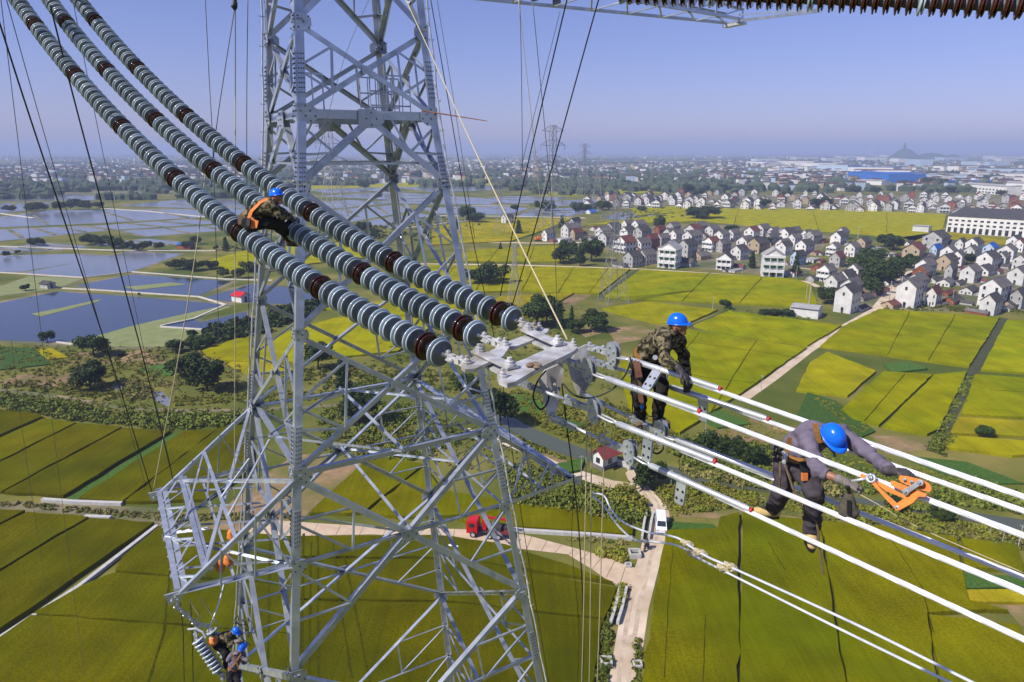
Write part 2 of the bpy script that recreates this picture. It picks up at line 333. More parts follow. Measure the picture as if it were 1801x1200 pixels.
# vegetable plots, fallow ground
for q, m, h in (([(1172, 917), (1255, 922), (1262, 932), (1172, 930)], 'veg', .4), ([(1690, 1008), (1800, 1014), (1860, 1030), (1700, 1034)], 'veg', .4),
                ([(1700, 1037), (1860, 1035), (1860, 1060), (1706, 1058)], 'rice_y', .4), ([(1215, 728), (1268, 722), (1320, 745), (1262, 752)], 'veg', .4),
                ([(1553, 640), (1600, 636), (1632, 648), (1570, 655)], 'veg', .5), ([(1460, 648), (1500, 641), (1536, 654), (1500, 668)], 'soil', .02),
                ([(1240, 760), (1310, 752), (1330, 775), (1250, 785)], 'soil', .02), ([(1320, 730), (1400, 760), (1370, 790), (1310, 770)], 'soil', .02),
                ([(1530, 765), (1650, 772), (1640, 790), (1560, 800)], 'soil', .02), ([(1066, 578), (1130, 572), (1160, 590), (1085, 606)], 'soil', .02),
                ([(1015, 583), (1035, 570), (1062, 585), (1030, 594)], 'soil', .02), ([(1180, 908), (1300, 895), (1440, 915), (1300, 903), (1262, 912)], 'soil', .02),
                ([(1700, 1060), (1860, 1062), (1860, 1110), (1795, 1100), (1774, 1076)], 'soil', .02), ([(1580, 800), (1700, 812), (1801, 850), (1700, 850)], 'veg', .3),
                ([(1420, 690), (1470, 705), (1540, 758), (1500, 775), (1400, 735)], 'veg', .3), ([(870, 690), (960, 700), (990, 735), (915, 720)], 'veg', .3),
                ([(985, 735), (1030, 745), (1000, 760)], 'veg', .4), ([(980, 815), (1030, 805), (1020, 826), (975, 835)], 'veg', .5),
                ([(930, 795), (980, 815), (1000, 812), (960, 795)], 'soil', .02), ([(1000, 512), (1040, 518), (1000, 545), (980, 548)], 'soil', .02),
                ([(240, 650), (330, 630), (300, 660)], 'veg', .3), ([(95, 640), (140, 620), (230, 622), (180, 645)], 'soil', .02),
                ([(0, 610), (60, 612), (90, 640), (0, 650)], 'veg', .3), ([(30, 660), (130, 655), (110, 680), (0, 675)], 'soil', .02),
                ([(200, 625), (250, 615), (300, 640), (215, 640)], 'soil', .02), ([(60, 615), (90, 612), (120, 628), (85, 632)], 'rice_y', .3),
                ([(400, 640), (430, 625), (520, 650), (440, 660)], 'rice_y', .3)):
    sheet('crop_plot' if m != 'soil' else 'bare_ground', q, max(h, .02), M[m], h=h if h > .1 else 0)
# fallow strip between the rice plots, dry track band, building site
sheet('fallow_strip', [(118, 877), (303, 762), (322, 762), (135, 880)], .012, M['veg'])
sheet('dirt_track', [(-60, 880), (130, 887), (270, 893), (300, 905), (420, 890), (425, 940), (280, 925), (130, 905), (-60, 894)], .016, M['bank'])
sheet('building_site', [(400, 888), (470, 832), (520, 800), (600, 797), (636, 817), (560, 885), (535, 910), (520, 945), (300, 925), (300, 905)], .02, M['soil'])
sheet('plate_road', [(430, 912), (525, 918), (660, 927), (816, 931), (920, 940), (985, 957), (1050, 975), (1102, 992), (1126, 1003), (1116, 1040), (1089, 1035), (1041, 1001), (998, 975), (920, 966), (773, 949), (660, 940), (500, 943), (430, 935)], .03, M['slab'])
b = MB()                                           # joints between the road plates
for (x0, y0, x1, y1) in ((560, 921, 548, 942), (600, 923, 590, 942), (640, 926, 632, 941), (680, 928, 673, 943), (720, 929, 714, 947), (760, 930, 757, 949), (800, 931, 796, 952), (840, 933, 836, 957), (875, 936, 866, 960), (905, 939, 896, 963), (935, 944, 926, 967), (962, 951, 952, 970), (988, 958, 975, 973), (1012, 965, 1000, 976), (1036, 971, 1020, 987), (1060, 978, 1042, 1001), (1082, 985, 1066, 1016), (1102, 992, 1088, 1034)):
    p, q = G(x0, y0, .034), G(x1, y1, .034); d = (q - p).normalized(); x = Vector((d.y, -d.x, 0)) * .04
    b.add([p - x, p + x, q + x, q - x], [(0, 1, 2, 3)])
tag(b.build('plate_road_joints', M['bank']), kind='structure')
sheet('road', [(1040, 1290), (1070, 1200), (1093, 1070), (1119, 992), (1141, 914), (1145, 897), (1133, 878), (1120, 862), (1104, 842), (1100, 832), (1107, 826), (1119, 818), (1132, 818), (1130, 832), (1140, 856), (1155, 872), (1172, 890), (1178, 905), (1176, 930), (1167, 966), (1141, 1070), (1122, 1200), (1106, 1290)], .04, M['road'])
M['track_dirt'] = mat('worn_wheel_track', (.42, .32, .22), .95, 0, (.56, .45, .33), .9, 7, spec=.1)
for dx in (-9, 8): ribbon('wheel_track', [(1096 + dx, 1240), (1098 + dx, 1180), (1116 + dx, 1070), (1141 + dx * .9, 966), (1158 + dx * .8, 916), (1152 + dx * .7, 886), (1132 + dx * .6, 858), (1118 + dx * .5, 840)], [.5, .4, .55, .45, .5, .4, .45, .4], .046, M['track_dirt'])
sheet('road_patch', [(1096, 1010), (1126, 1006), (1138, 1022), (1118, 1046), (1098, 1040)], .05, M['slab']); sheet('road_patch', [(1100, 1120), (1112, 1116), (1114, 1136), (1101, 1140)], .05, M['track_dirt'])
ribbon('path', [(1107, 860), (1070, 852), (1030, 838), (985, 822), (930, 795), (880, 775), (820, 755)], [4, 3, 2.5, 2, 2, 1.6, 1.5], .03, M['road'])
ribbon('path', [(300, 722), (200, 716), (120, 700), (0, 686), (-40, 682)], 1.6, .03, M['bank'])
ribbon('path', [(690, 705), (560, 715), (430, 722), (300, 722)], 1.6, .03, M['bank'])
ribbon('track', [(1310, 700), (1360, 665), (1420, 618), (1480, 578), (1540, 545), (1555, 530)], [2.2, 2.2, 2.4, 2.6, 3, 4], .03, M['road'])
ribbon('track', [(700, 464), (900, 466), (1111, 473), (1200, 478), (1330, 487), (1420, 496), (1440, 505)], 3.0, .03, M['road'])
ribbon('track', [(1555, 530), (1580, 500), (1600, 480), (1640, 470)], 4, .03, M['road'])
ribbon('track', [(1600, 405), (1650, 402), (1860, 418)], 4, .03, M['road'])
ribbon('track', [(760, 425), (960, 428), (1060, 426)], 3.5, .03, M['road'])
# ditches
M['ditch'] = mat('ditch_mud', (.035, .04, .015), .95, 0, (.06, .07, .02), 1.2)
ribbon('ditch', [(1126, 474), (1090, 498), (1058, 524)], 2.2, .05, M['ditch'])
ribbon('ditch', [(1280, 547), (1212, 576)], 1.6, .05, M['ditch'])
ribbon('ditch', [(1765, 560), (1712, 652), (1640, 795)], [2.4, 2.2, 2], .05, M['ditch'])
ribbon('ditch', [(1210, 577), (1250, 587), (1420, 614)], 1.4, .05, M['ditch'])
def wall_thing(name, pts, w, z, m, label, cat):
    o = ribbon(name, pts, w, z, m, h=1); del o['kind']; return tag(o, label, cat)
wall_thing('concrete_channel', [(-40, 1150), (0, 1127), (140, 1035), (277, 928)], .55, .45, M['conc'], 'narrow straight concrete irrigation channel between the dark rice plots beside the tower', 'channel')
wall_thing('concrete_wall', [(822, 928), (928, 937), (1040, 944), (1112, 950)], .5, .5, M['conc'], 'pale low concrete wall between rice and the plate road', 'wall')
wall_thing('concrete_wall', [(75, 882), (130, 886), (215, 889)], .6, .5, M['conc'], 'short broken pale concrete wall beside the dry track', 'wall')
wall_thing('concrete_wall', [(150, 912), (195, 914)], .6, .5, M['conc'], 'very short concrete slab wall on the dry track edge', 'wall')
for q, lab in (([(1096, 1038), (1088, 1075), (1080, 1100)], 'open concrete culvert trench along the dusty road edge'), ([(1143, 905), (1139, 922), (1135, 950)], 'open concrete trench near the white van')):
    e = empty('culvert', G(*q[0]), lab, 'culvert')
    for k, dx in ((0, -6), (1, 6)):
        o = ribbon('side_wall', [(x + dx, y) for x, y in q], .3, .6, M['conc'], h=1); del o['kind']; o.parent = e; o.location = -e.location
    o = ribbon('channel_bed', q, .7, .06, M['ditch']); del o['kind']; o.parent = e; o.location = -e.location
# ---------------------------------------------------------------- water
sheet('pool', [(192, 676), (214, 672), (222, 682), (206, 688)], .045, M['pond_far'])
sheet('pool', [(262, 690), (284, 688), (302, 704), (296, 716), (276, 706)], .045, M['pond_far'])
sheet('canal', [(560, 700), (620, 672), (660, 668), (700, 676), (760, 692), (800, 700), (860, 708), (908, 738), (950, 759), (1025, 789), (1060, 806), (1130, 820), (1180, 820), (1250, 841), (1300, 850), (1400, 860), (1480, 871), (1560, 883), (1640, 893), (1700, 900), (1801, 914), (1870, 922), (1870, 946), (1801, 933), (1700, 916), (1600, 900), (1500, 883), (1400, 870), (1300, 862), (1220, 847), (1150, 834), (1090, 822), (1030, 812), (980, 796), (890, 761), (800, 730), (740, 708), (690, 692), (640, 684), (600, 696), (570, 706)], .045, M['canal'])
sheet('bare_ground', [(1330, 742), (1400, 752), (1386, 775), (1318, 765)], .024, M['soil']); sheet('bare_ground', [(1262, 752), (1322, 762), (1300, 782), (1240, 772)], .024, M['soil']); sheet('bare_ground', [(1350, 790), (1430, 800), (1410, 822), (1335, 812)], .024, M['soil'])
PONDS = [[(-60, 533), (0, 533), (100, 513), (233, 522), (367, 533), (397, 537), (337, 560), (390, 583), (333, 610), (187, 609), (110, 603), (-60, 596)],
         [(133, 503), (233, 483), (407, 495), (350, 520), (187, 510)], [(-60, 512), (0, 508), (50, 487), (143, 490), (97, 507), (0, 520), (-60, 528)],
         [(43, 480), (227, 443), (320, 447), (233, 477), (147, 488)], [(-60, 452), (0, 450), (117, 447), (205, 450), (38, 478), (-60, 478)],
         [(325, 574), (433, 548), (437, 568), (390, 581)], [(360, 524), (443, 500), (560, 510), (600, 525), (500, 535), (400, 530)],
         [(-60, 440), (0, 436), (80, 428), (160, 434), (100, 440), (0, 446)], [(170, 430), (260, 420), (330, 428), (240, 436)],
         [(-60, 408), (0, 404), (140, 398), (190, 405), (0, 424), (-60, 426)], [(160, 398), (330, 386), (400, 392), (210, 404)], [(215, 406), (410, 395), (440, 402), (260, 416)],
         [(-60, 384), (0, 382), (90, 370), (330, 368), (400, 380), (180, 392), (0, 400), (-60, 402)], [(210, 362), (330, 350), (470, 352), (520, 372), (420, 378), (340, 366)],
         [(-60, 346), (0, 344), (120, 342), (280, 346), (200, 352), (0, 354), (-60, 354)], [(300, 345), (420, 340), (560, 345), (470, 350)],
         [(-60, 358), (0, 358), (90, 356), (80, 366), (0, 376), (-60, 378)],
         [(440, 362), (620, 352), (680, 358), (520, 374)], [(540, 374), (700, 360), (720, 372), (620, 390), (560, 388)], [(630, 392), (730, 374), (760, 380), (690, 402)],
         [(560, 345), (680, 338), (790, 344), (690, 352)], [(640, 356), (790, 346), (880, 350), (860, 360), (700, 358)], [(740, 366), (870, 362), (930, 366), (900, 378), (770, 376)],
         [(820, 352), (900, 345), (1000, 347), (960, 357), (900, 358)], [(910, 380), (940, 368), (1010, 366), (1060, 370), (1000, 380)], [(940, 355), (1060, 350), (1090, 360), (960, 363)],
         [(1090, 374), (1180, 377), (1200, 384), (1120, 388), (1060, 384)], [(1090, 307), (1160, 299), (1225, 299), (1220, 306), (1130, 308)], [(900, 332), (1000, 326), (1060, 328), (970, 336)],
         [(1070, 313), (1210, 311), (1290, 315), (1150, 320)], [(900, 318), (1010, 314), (1020, 320), (930, 326)], [(700, 330), (860, 326), (890, 334), (760, 338)], [(540, 334), (660, 330), (690, 335), (580, 340)], [(-60, 322), (120, 317), (260, 319), (60, 326)], [(300, 322), (470, 318), (520, 321), (380, 326)], [(560, 320), (760, 314), (800, 318), (640, 324)], [(-60, 312), (160, 308), (240, 310), (0, 315)], [(300, 310), (520, 306), (560, 309), (360, 313)], [(620, 308), (820, 303), (860, 306), (680, 311)], [(880, 311), (1010, 305), (1060, 307), (950, 313)]]
pr_ = random.Random(3)
for i, q in enumerate(PONDS):
    c = sum((G(*p) for p in q), Vector()) / len(q)
    gp = [G(*p) for p in q]; grown = [p + (p - c).normalized() * (3.2 if i < 8 else 4.5) for p in gp]
    sheet('pond_bank', [(p.x, p.y) for p in grown], .02 + .0007 * i, M['bank'], world=True)
    sheet('pond', q, .06 + .0007 * i, M['pond' if i in (0, 1, 5, 6) else 'pond_far'])
    if i > 6 and len(q) >= 4:                       # low earth banks dividing the far ponds
        k = len(q) // 2
        for t in ((.3, .55, .8) if len(q) > 5 else (.35, .68)):
            t += pr_.uniform(-.06, .06)
            a = G(*q[0]).lerp(G(*q[1 if len(q) == 4 else k - 1]), t); b_ = G(*q[-1]).lerp(G(*q[k]), t)
            px_ = [proj(a)[:2], proj(b_)[:2]]; ribbon('dike', px_, pr_.uniform(1.5, 3.5), .3, M['bank'], h=1)
for q in ([(397, 537), (405, 541), (337, 562), (280, 574), (392, 584), (333, 611), (187, 610), (110, 604), (180, 588), (233, 573), (330, 551)], [(-20, 512), (50, 486), (146, 490), (100, 508), (0, 521)],
          [(55, 552), (100, 543), (178, 526), (172, 531), (110, 547), (70, 557)], [(215, 505), (300, 497), (330, 500), (240, 510)]):
    sheet('duckweed', q, .11, M['algae'], kind='stuff')
M['dike'] = mat('white_dike_sheeting', (.50, .45, .38), .85, 0, (.62, .58, .50), .8, 5)
for pts, w in (([(0, 480), (147, 489), (233, 479), (400, 492), (480, 494)], .9), ([(110, 508), (187, 512), (350, 523), (397, 537)], .9), ([(397, 537), (340, 562), (283, 574)], .8), ([(283, 576), (390, 583)], 1.0),
               ([(0, 434), (200, 441), (380, 442)], 1.6), ([(180, 367), (260, 372), (420, 388)], 2.2), ([(100, 603), (130, 607)], .6), ([(0, 376), (60, 384)], 2.5), ([(760, 380), (900, 381), (1030, 384)], 2.6),
               ([(700, 404), (760, 396), (850, 386)], 2.2), ([(1060, 352), (1110, 364)], 3), ([(830, 362), (930, 361)], 3)):
    ribbon('dike', pts, w, .35, M['dike'], h=1)
# ---------------------------------------------------------------- the lattice tower
TC = Vector((-5.011, 22.0)); TTH = 0.5331
E1 = Vector((math.cos(TTH), math.sin(TTH), 0)); E2 = Vector((-math.sin(TTH), math.cos(TTH), 0)); UP = Vector((0, 0, 1))
SG = {'f': (-1, -1), 'r': (1, -1), 'b': (1, 1), 'l': (-1, 1)}
def tw(z): return 4.116 + (.2556 if z < .558 else .1334) * (.558 - z)
def TN(n, z):                                     # node on leg n at height z above the camera
    a, b_ = SG[n]; w = tw(z) / 2
    return Vector((TC.x, TC.y, H + z)) + E1 * (a * w) + E2 * (b_ * w)
ZL = [5.0, 3.28, .98, -.94, -4.92, -8.9, -14.8, -20.6, -29.5, -39.5, -49.6]
ARM_Z = -11.5
tower = empty('lattice_tower', (TC.x, TC.y, 0), 'huge galvanized steel lattice tower under construction with bracket arms, standing in the rice', 'tower')
def tpart(b, name, parent=tower, m='steel'): return b.build(name, M[m], parent)
for n in 'frbl':
    a, b_ = SG[n]; b = MB()
    zs = [7.0] + ZL
    for z0, z1 in zip(zs[:-1], zs[1:]):
        w = .225 if z0 > -14 else .25
        b.angle(TN(n, z0), TN(n, z1), w, .03, E1 * -a, E2 * -b_)
    lg = tpart(b, 'leg')
    for zc in (-.55, -8.0, -10.4, -16.9, 2.0):          # splice plates with bolt rows
        s = MB()
        p0, p1 = TN(n, zc + .55), TN(n, zc - .55)
        for A, B in ((E1 * -a, E2 * -b_), (E2 * -b_, E1 * -a)):
            c = (p0 + p1) / 2 + A * .115 - B * .012
            s.box(c, .19, .022, 1.1, A, B, (p1 - p0).normalized())
            for k in range(9):
                for u in (.05, .115, .18):
                    s.bolt(p0.lerp(p1, (k + .5) / 9) + A * u - B * .024, -B, .02, .018, 1)
        s.build('splice_plate', [M['steel'], M['bolt']], lg)
    if n in 'lr':
        for k in range(50):
            p = TN(n, 5.2 - k * .42); A = (E1 * a if k % 2 else E2 * b_); s = MB()
            s.bar(p - A * .02, p + A * .17, .02); s.bar(p + A * .168, p + A * .17 + UP * .035, .024)
            tpart(s, 'step_bolt', lg)
    if n in 'rl':                                  # cable run clipped to the outside of the leg
        A = (E1 * a + E2 * b_).normalized()
        s = MB(); s.tube([TN(n, z) + A * (.10 + .02 * math.sin(z * 3)) for z in np.linspace(6.5, -20, 40)], .03, 6); tpart(s, 'climbing_rail', lg, 'plate')
FACES = [('f', 'r', -E2), ('r', 'b', E1), ('l', 'b', E2), ('f', 'l', -E1)]
def brace(p, q, w, nrm, name='diagonal_brace', off=0.0, parent=tower):
    d = (q - p).normalized(); inw = -nrm; side = d.cross(nrm).normalized()
    if side.z > 0: side = -side
    o = inw * (.035 + off); b = MB(); b.angle(p + o - side * w * .5, q + o - side * w * .5, w, max(.012, w * .09), side, inw)
    return tpart(b, name, parent)
def gusset(p, nrm, sx, sz, ax, bolts=True, parent=tower, poly=None):
    b = MB(); ax = ax.normalized(); pts = []
    for u, v in (poly or [(-.5, -.5), (.12, -.5), (.5, -.22), (.5, .22), (.12, .5), (-.5, .5)]):
        pts.append(p + ax * (u * sx) + UP * (v * sz) + nrm * .012)
    b.plate(pts, nrm, .022)
    if bolts:
        nx, nz = max(3, int(sx / .13)), max(3, int(sz / .13))
        for i in range(nx):
            for j in range(nz):
                u, v = (i + .5) / nx - .5, (j + .5) / nz - .5
                if abs(u) + abs(v) < .72 and (i + j) % 2 == 0: b.bolt(p + ax * (u * sx) + UP * (v * sz) + nrm * .022, nrm, .024, .02, 1)
    return b.build('gusset_plate', [M['steel'], M['bolt']], parent)
for n0, n1, nrm in FACES:
    def A(t, z): return TN(n0, z).lerp(TN(n1, z), t)
    def sub(p, q): brace(p, q, .065, nrm, 'thin_brace', .02)
    # arm level ring and inverted V under it, waist ring
    for z, w in ((5.0, .16), (.98, .24)):
        brace(A(.02, z), A(.98, z), w, nrm, 'horizontal_beam')
        gusset(A(.5, z - .1), nrm, .75, .5, A(1, z) - A(0, z))
    brace(A(.5, 5.0), A(0, 3.28), .16, nrm); brace(A(.5, 5.0), A(1, 3.28), .16, nrm)
    for t in (0, 1):
        p, q = A(.5, 5.0), A(t, 3.28); mid = p.lerp(q, .5); sub(mid, A(.5 + (t - .5) * .55, 5.0)); sub(mid, A(t, 4.3))
    brace(A(.5, .85), A(0, -.94), .18, nrm); brace(A(.5, .85), A(1, -.94), .18, nrm)
    for t in (0, 1):
        mid = A(.5, .85).lerp(A(t, -.94), .5); sub(mid, A(t, .75)); sub(mid, A(t, -.1))
        if n0 != 'f' or t == 1: sub(mid, A(.5 + (t - .5) * .3, .9))
    for t in (0, 1):
        for z, s in ((3.28, .42), (.98, .52), (-.94, .36), (-4.92, .36), (-8.9, .52), (ARM_Z, .4), (-14.8, .45), (-20.6, .45)):
            dx = (A(1 - t, z) - A(t, z)).normalized()
            gusset(A(t, z) + dx * (s * .5), nrm, s, s * 1.0, dx)
    for k in (1, 3, 4, 5, 6, 7, 8, 9):
        z0, z1 = ZL[k], ZL[k + 1]; w = .14 if k < 5 else .175
        w0, w1 = tw(z0), tw(z1); tx = w0 / (w0 + w1); zx = z0 + (z1 - z0) * tx      # where the two diagonals cross
        X = A(.5, zx)
        brace(A(0, z0), A(1, z1), w, nrm); brace(A(1, z0), A(0, z1), w, nrm, off=.05)
        gusset(X, nrm, .30 if k < 5 else .55, .22 if k < 5 else .42, A(1, zx) - A(0, zx), k >= 5)
        for t in (0, 1):
            qu = A(t, z0).lerp(X, .5); ql = A(t, z1).lerp(X, .5)
            if k < 5:
                zm = (z0 + z1) / 2; sub(A(t, zm), qu); sub(A(t, zm), ql); sub(qu, ql)
                if k == 4: sub(A(t, -7.6), ql)
            elif k < 9:
                zq = (z0 + zx) / 2; hq = A(t, zx).lerp(X, .5)
                sub(A(t, zq), qu); sub(A(t, zq), hq); sub(qu, hq); sub(A(t, zx), ql); sub(A(t, (z1 + zx) / 2), ql)
        if k in (5, 6, 7): brace(A(0, zx), A(1, zx), .095, nrm, 'horizontal_beam', .1)
    for z in (-8.9,): brace(A(.01, z), A(.99, z), .15, nrm, 'horizontal_beam', .12)
    brace(A(.01, -.55 + .2), A(.99, -.55 + .2), .06, nrm, 'thin_brace', .1)
# plan bracing at the arm levels
for z in (-8.9, ARM_Z, .98):
    m = [TN(a, z).lerp(TN(c, z), .5) for a, c in ('fr', 'rb', 'bl', 'lf')]
    for i in range(4): brace(m[i], m[(i + 1) % 4], .08, -UP, 'plan_brace')
    brace(m[0], m[2], .08, -UP, 'plan_brace', .08)
# small work platform railing on the waist ring near the right leg
b = MB(); c0 = TN('r', 1.0) - E1 * 1.7 + E2 * .9
for i in range(6):
    for (u, v) in ((i * .25, 0), (i * .25, .9)):
        p = c0 + E1 * u + E2 * v; b.bar(p, p + UP * 1.15, .03)
for zz in (.3, .7, 1.15):
    for v in (0, .9): b.bar(c0 + E2 * v + UP * zz, c0 + E1 * 1.25 + E2 * v + UP * zz, .04)
tpart(b, 'platform_railing')
b = MB(); c0 = TN('f', 1.0) + E2 * 1.0 + E1 * .4
for i in range(3):
    p = c0 + E1 * (i * .3); b.bar(p, p + UP * 1.1, .035)
b.bar(c0 + UP * 1.1, c0 + E1 * .6 + UP * 1.1, .05); tpart(b, 'platform_railing')
# bracket arms: parallel to the line at the tips (end beams), chords back to the legs
def bracket(sgn, nf, nb):
    t = 3.38
    arm = empty('bracket_arm'); arm.parent = tower; arm.location = -tower.location
    def pt(p): p.parent = arm; p.location = (0, 0, 0); return p
    f, k = TN(nf, -8.9), TN(nb, -8.9); lf, lk = TN(nf, ARM_Z), TN(nb, ARM_Z)
    dirn = E1 * sgn
    tf = Vector((f.x, f.y, H + ARM_Z)) + dirn * t; tk = Vector((k.x, k.y, H + ARM_Z)) + dirn * t
    inn = -dirn * .62
    def ch(p, q, w, nr, nm): pt(brace(p, q, w, nr, nm))
    for p, q in ((f, tf), (k, tk)): ch(p, q, .13, UP, 'top_chord')
    for p, q in ((lf, tf), (lk, tk)): ch(p, q, .13, -UP, 'bottom_chord')
    ch(tf, tk, .15, dirn, 'end_beam'); ch(tf + inn * .3, tk + inn * .3, .15, dirn, 'end_beam')
    zi = UP * .42
    f2, k2 = tf + inn * 1.2 + zi, tk + inn * 1.2 + zi
    ch(f2, k2, .14, dirn, 'end_beam'); ch(f2 + inn * .25, k2 + inn * .25, .09, dirn, 'end_beam')
    n = 6
    for i in range(n):                              # lacing between the end beams
        a0, a1 = tf.lerp(tk, i / n), tf.lerp(tk, (i + 1) / n); c0_, c1_ = f2.lerp(k2, i / n), f2.lerp(k2, (i + 1) / n)
        ch(*((a0, c1_) if i % 2 else (c0_, a1)), .055, UP, 'lacing_bar'); ch(a1, c1_, .05, UP, 'lacing_bar')
    mid = tf.lerp(tk, .5); fm, km = f.lerp(tf, .5), k.lerp(tk, .5); lfm, lkm = lf.lerp(tf, .5), lk.lerp(tk, .5)
    ch(f, k2, .10, UP, 'cross_brace'); ch(k, f2, .10, UP, 'cross_brace'); ch(fm, km, .09, UP, 'cross_brace')
    ch(lf, mid, .075, -UP, 'cross_brace'); ch(lk, mid, .075, -UP, 'cross_brace'); ch(lfm, lkm, .07, -UP, 'cross_brace')
    for a0, c_ in ((f, lf), (k, lk)):
        e = tf if c_ is lf else tk
        for u0, u1 in ((.0, .33), (.33, .33), (.33, .62), (.62, .62)): ch(a0.lerp(e, u1), c_.lerp(e, u0), .055, E2, 'lacing_bar')
    for i in range(5):
        u0, u1 = i / 5, (i + 1) / 5
        ch(lf.lerp(lk, u0 * .9 + .05), tf.lerp(tk, u1), .05, -UP, 'lacing_bar'); ch(f.lerp(k, .5).lerp(mid, u0), fm.lerp(km, u1), .05, UP, 'lacing_bar')
    for p in (tf, tk):
        b = MB(); b.plate([p + E1 * x + UP * z_ for x, z_ in ((-.22, .1), (.22, .1), (.15, -.22), (-.15, -.22))], E2, .05)
        for x in (-.07, .07): b.bolt(p + E1 * x - E2 * .03 - UP * .1, -E2, .035, .04)
        pt(b.build('hanger_plate', M['plate'], tower))
    return tf, tk
LTF, LTK = bracket(-1, 'f', 'l')
RTF, RTK = bracket(1, 'r', 'b')
# upper crossarms
def crossarm(sgn, nf, nb, t, tipw, rise, cut):
    arm = empty('upper_crossarm'); arm.parent = tower; arm.location = -tower.location
    f, k = TN(nf, 5.0), TN(nb, 5.0); d = E1 * sgn
    tip = (f + k) / 2 + d * t; tip.z = H + 5.02
    tf, tk = tip - E2 * tipw, tip + E2 * tipw; uf, uk = f + UP * rise, k + UP * rise
    def ch(p, q, w, nr, nm):
        o = brace(p, q, w, nr, nm); o.parent = arm; o.location = (0, 0, 0)
    for p, q in ((f, tf), (k, tk)): ch(p, q, .10, -UP, 'bottom_chord')
    for p, q in ((uf, tf + UP * .5), (uk, tk + UP * .5)): ch(p, q, .09, UP, 'top_chord')
    n = 9
    for i in range(n):
        a0, a1, b0, b1 = f.lerp(tf, i / n), f.lerp(tf, (i + 1) / n), k.lerp(tk, i / n), k.lerp(tk, (i + 1) / n)
        ch(a0, b1, .055, -UP, 'lacing_bar'); ch(a1, b1, .06, -UP, 'cross_brace')
        c0, c1 = uf.lerp(tf + UP * .5, i / n), uf.lerp(tf + UP * .5, (i + 1) / n)
        ch(a0, c1, .055, -E2, 'lacing_bar'); ch(a1, c1, .055, -E2, 'cross_brace')
    if sgn > 0: ch(tip, P(1442, 24, 21.5), .09, -UP, 'end_strut'); ch(tip + UP * .25, P(1442, 20, 21.5), .05, -UP, 'end_strut')
    b = MB()
    for u in (.28, .34): 
        p = f.lerp(tf, u); q = MB(); q.box(p - UP * .12, .5, .6, .2, E1, E2); q.box(p - UP * .3, .12, .3, .2, E1, E2); o = q.build('hanger_bracket', M['cap'], tower); o.parent = arm; o.location = (0, 0, 0)
    b.box(tip - UP * .05, .3, 2 * tipw + .1, .1, E1, E2); o = b.build('hanger_plate', M['plate'], tower); o.parent = arm; o.location = (0, 0, 0)
crossarm(1, 'r', 'b', 14.6, .45, 1.4, 0)
crossarm(-1, 'f', 'l', 9.6, 2.0, 1.4, 0)
# ---------------------------------------------------------------- insulator strings
DISC = [(0, .03), (0, .062), (.015, .075), (.055, .078), (.062, .12), (.075, .166), (.083, .178), (.096, .181), (.102, .176), (.098, .15), (.104, .11), (.112, .112), (.120, .150), (.130, .160), (.142, .160), (.146, .15), (.140, .10), (.150, .06), (.165, .035), (.243, .026)]
def disc_mesh(name, m, inner):
    b = MB(); b.lathe(DISC, 36)
    k = len(DISC)
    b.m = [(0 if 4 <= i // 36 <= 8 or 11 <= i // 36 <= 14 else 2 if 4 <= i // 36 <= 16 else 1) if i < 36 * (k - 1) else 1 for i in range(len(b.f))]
    return b.build(name, [m, M['cap'], inner], smooth=True, mesh_only=True)
DW = disc_mesh('grey_disc', M['porc'], M['porc_shade']); DB = disc_mesh('brown_disc', M['brown'], M['brown'])
def frame(d):
    d = d.normalized(); x, y = perp(d); return Matrix((x, y, d)).transposed().to_4x4()
def put(me, name, p, d, parent, spin=0.0, sc=1.0):
    o = bpy.data.objects.new(name, me); col.objects.link(o); o.parent = parent
    o.matrix_local = Matrix.Translation(Vector(p) - (parent.location if parent.parent is None else Vector())) @ frame(Vector(d)) @ Matrix.Rotation(spin, 4, 'Z') @ Matrix.Scale(sc, 4)
    return o
STR = {'front': [[0.000164, -0.001546, -0.694804, -0.804126], [7e-05, -0.006891, 0.719507, 7.57039], [-0.000263, 0.020261, 0.099833, -2.26225]],
       'mid': [[0.000353, -0.006632, -0.661362, -0.421562], [0.000353, -0.013809, 0.755784, 8.198342], [-0.000334, 0.021219, 0.107249, -2.208629]],
       'back': [[0.000201, -0.002284, -0.697534, 0.034818], [0.000113, -0.007579, 0.709062, 8.842598], [-0.000215, 0.018126, 0.133528, -2.174945]]}
SLAB = {'front': 'lowest and nearest of the three long grey insulator strings', 'mid': 'middle one of the three long grey insulator strings, worker crouching over it', 'back': 'uppermost of the three long grey insulator strings, nearest the tower'}
def spt(k, s):
    c = STR[k]; return Vector(tuple(np.polyval(c[i], s) for i in range(3))) + Vector((0, 0, H))
SEND = {}
for k in STR:
    e = empty('insulator_string', spt(k, 0), SLAB[k], 'insulator string', 'tension insulator strings')
    for i in range(74):
        s = (i - .35) * .24
        p, q = spt(k, s), spt(k, s + .24)
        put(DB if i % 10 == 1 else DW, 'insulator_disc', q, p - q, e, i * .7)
    tip, nx = spt(k, -.09), spt(k, .15); SEND[k] = (tip, (tip - nx).normalized())
    b = MB(); top = spt(k, 73.7 * .24); b.bar(top, spt(k, 76 * .24), .07); b.build('end_link', M['plate'], e)
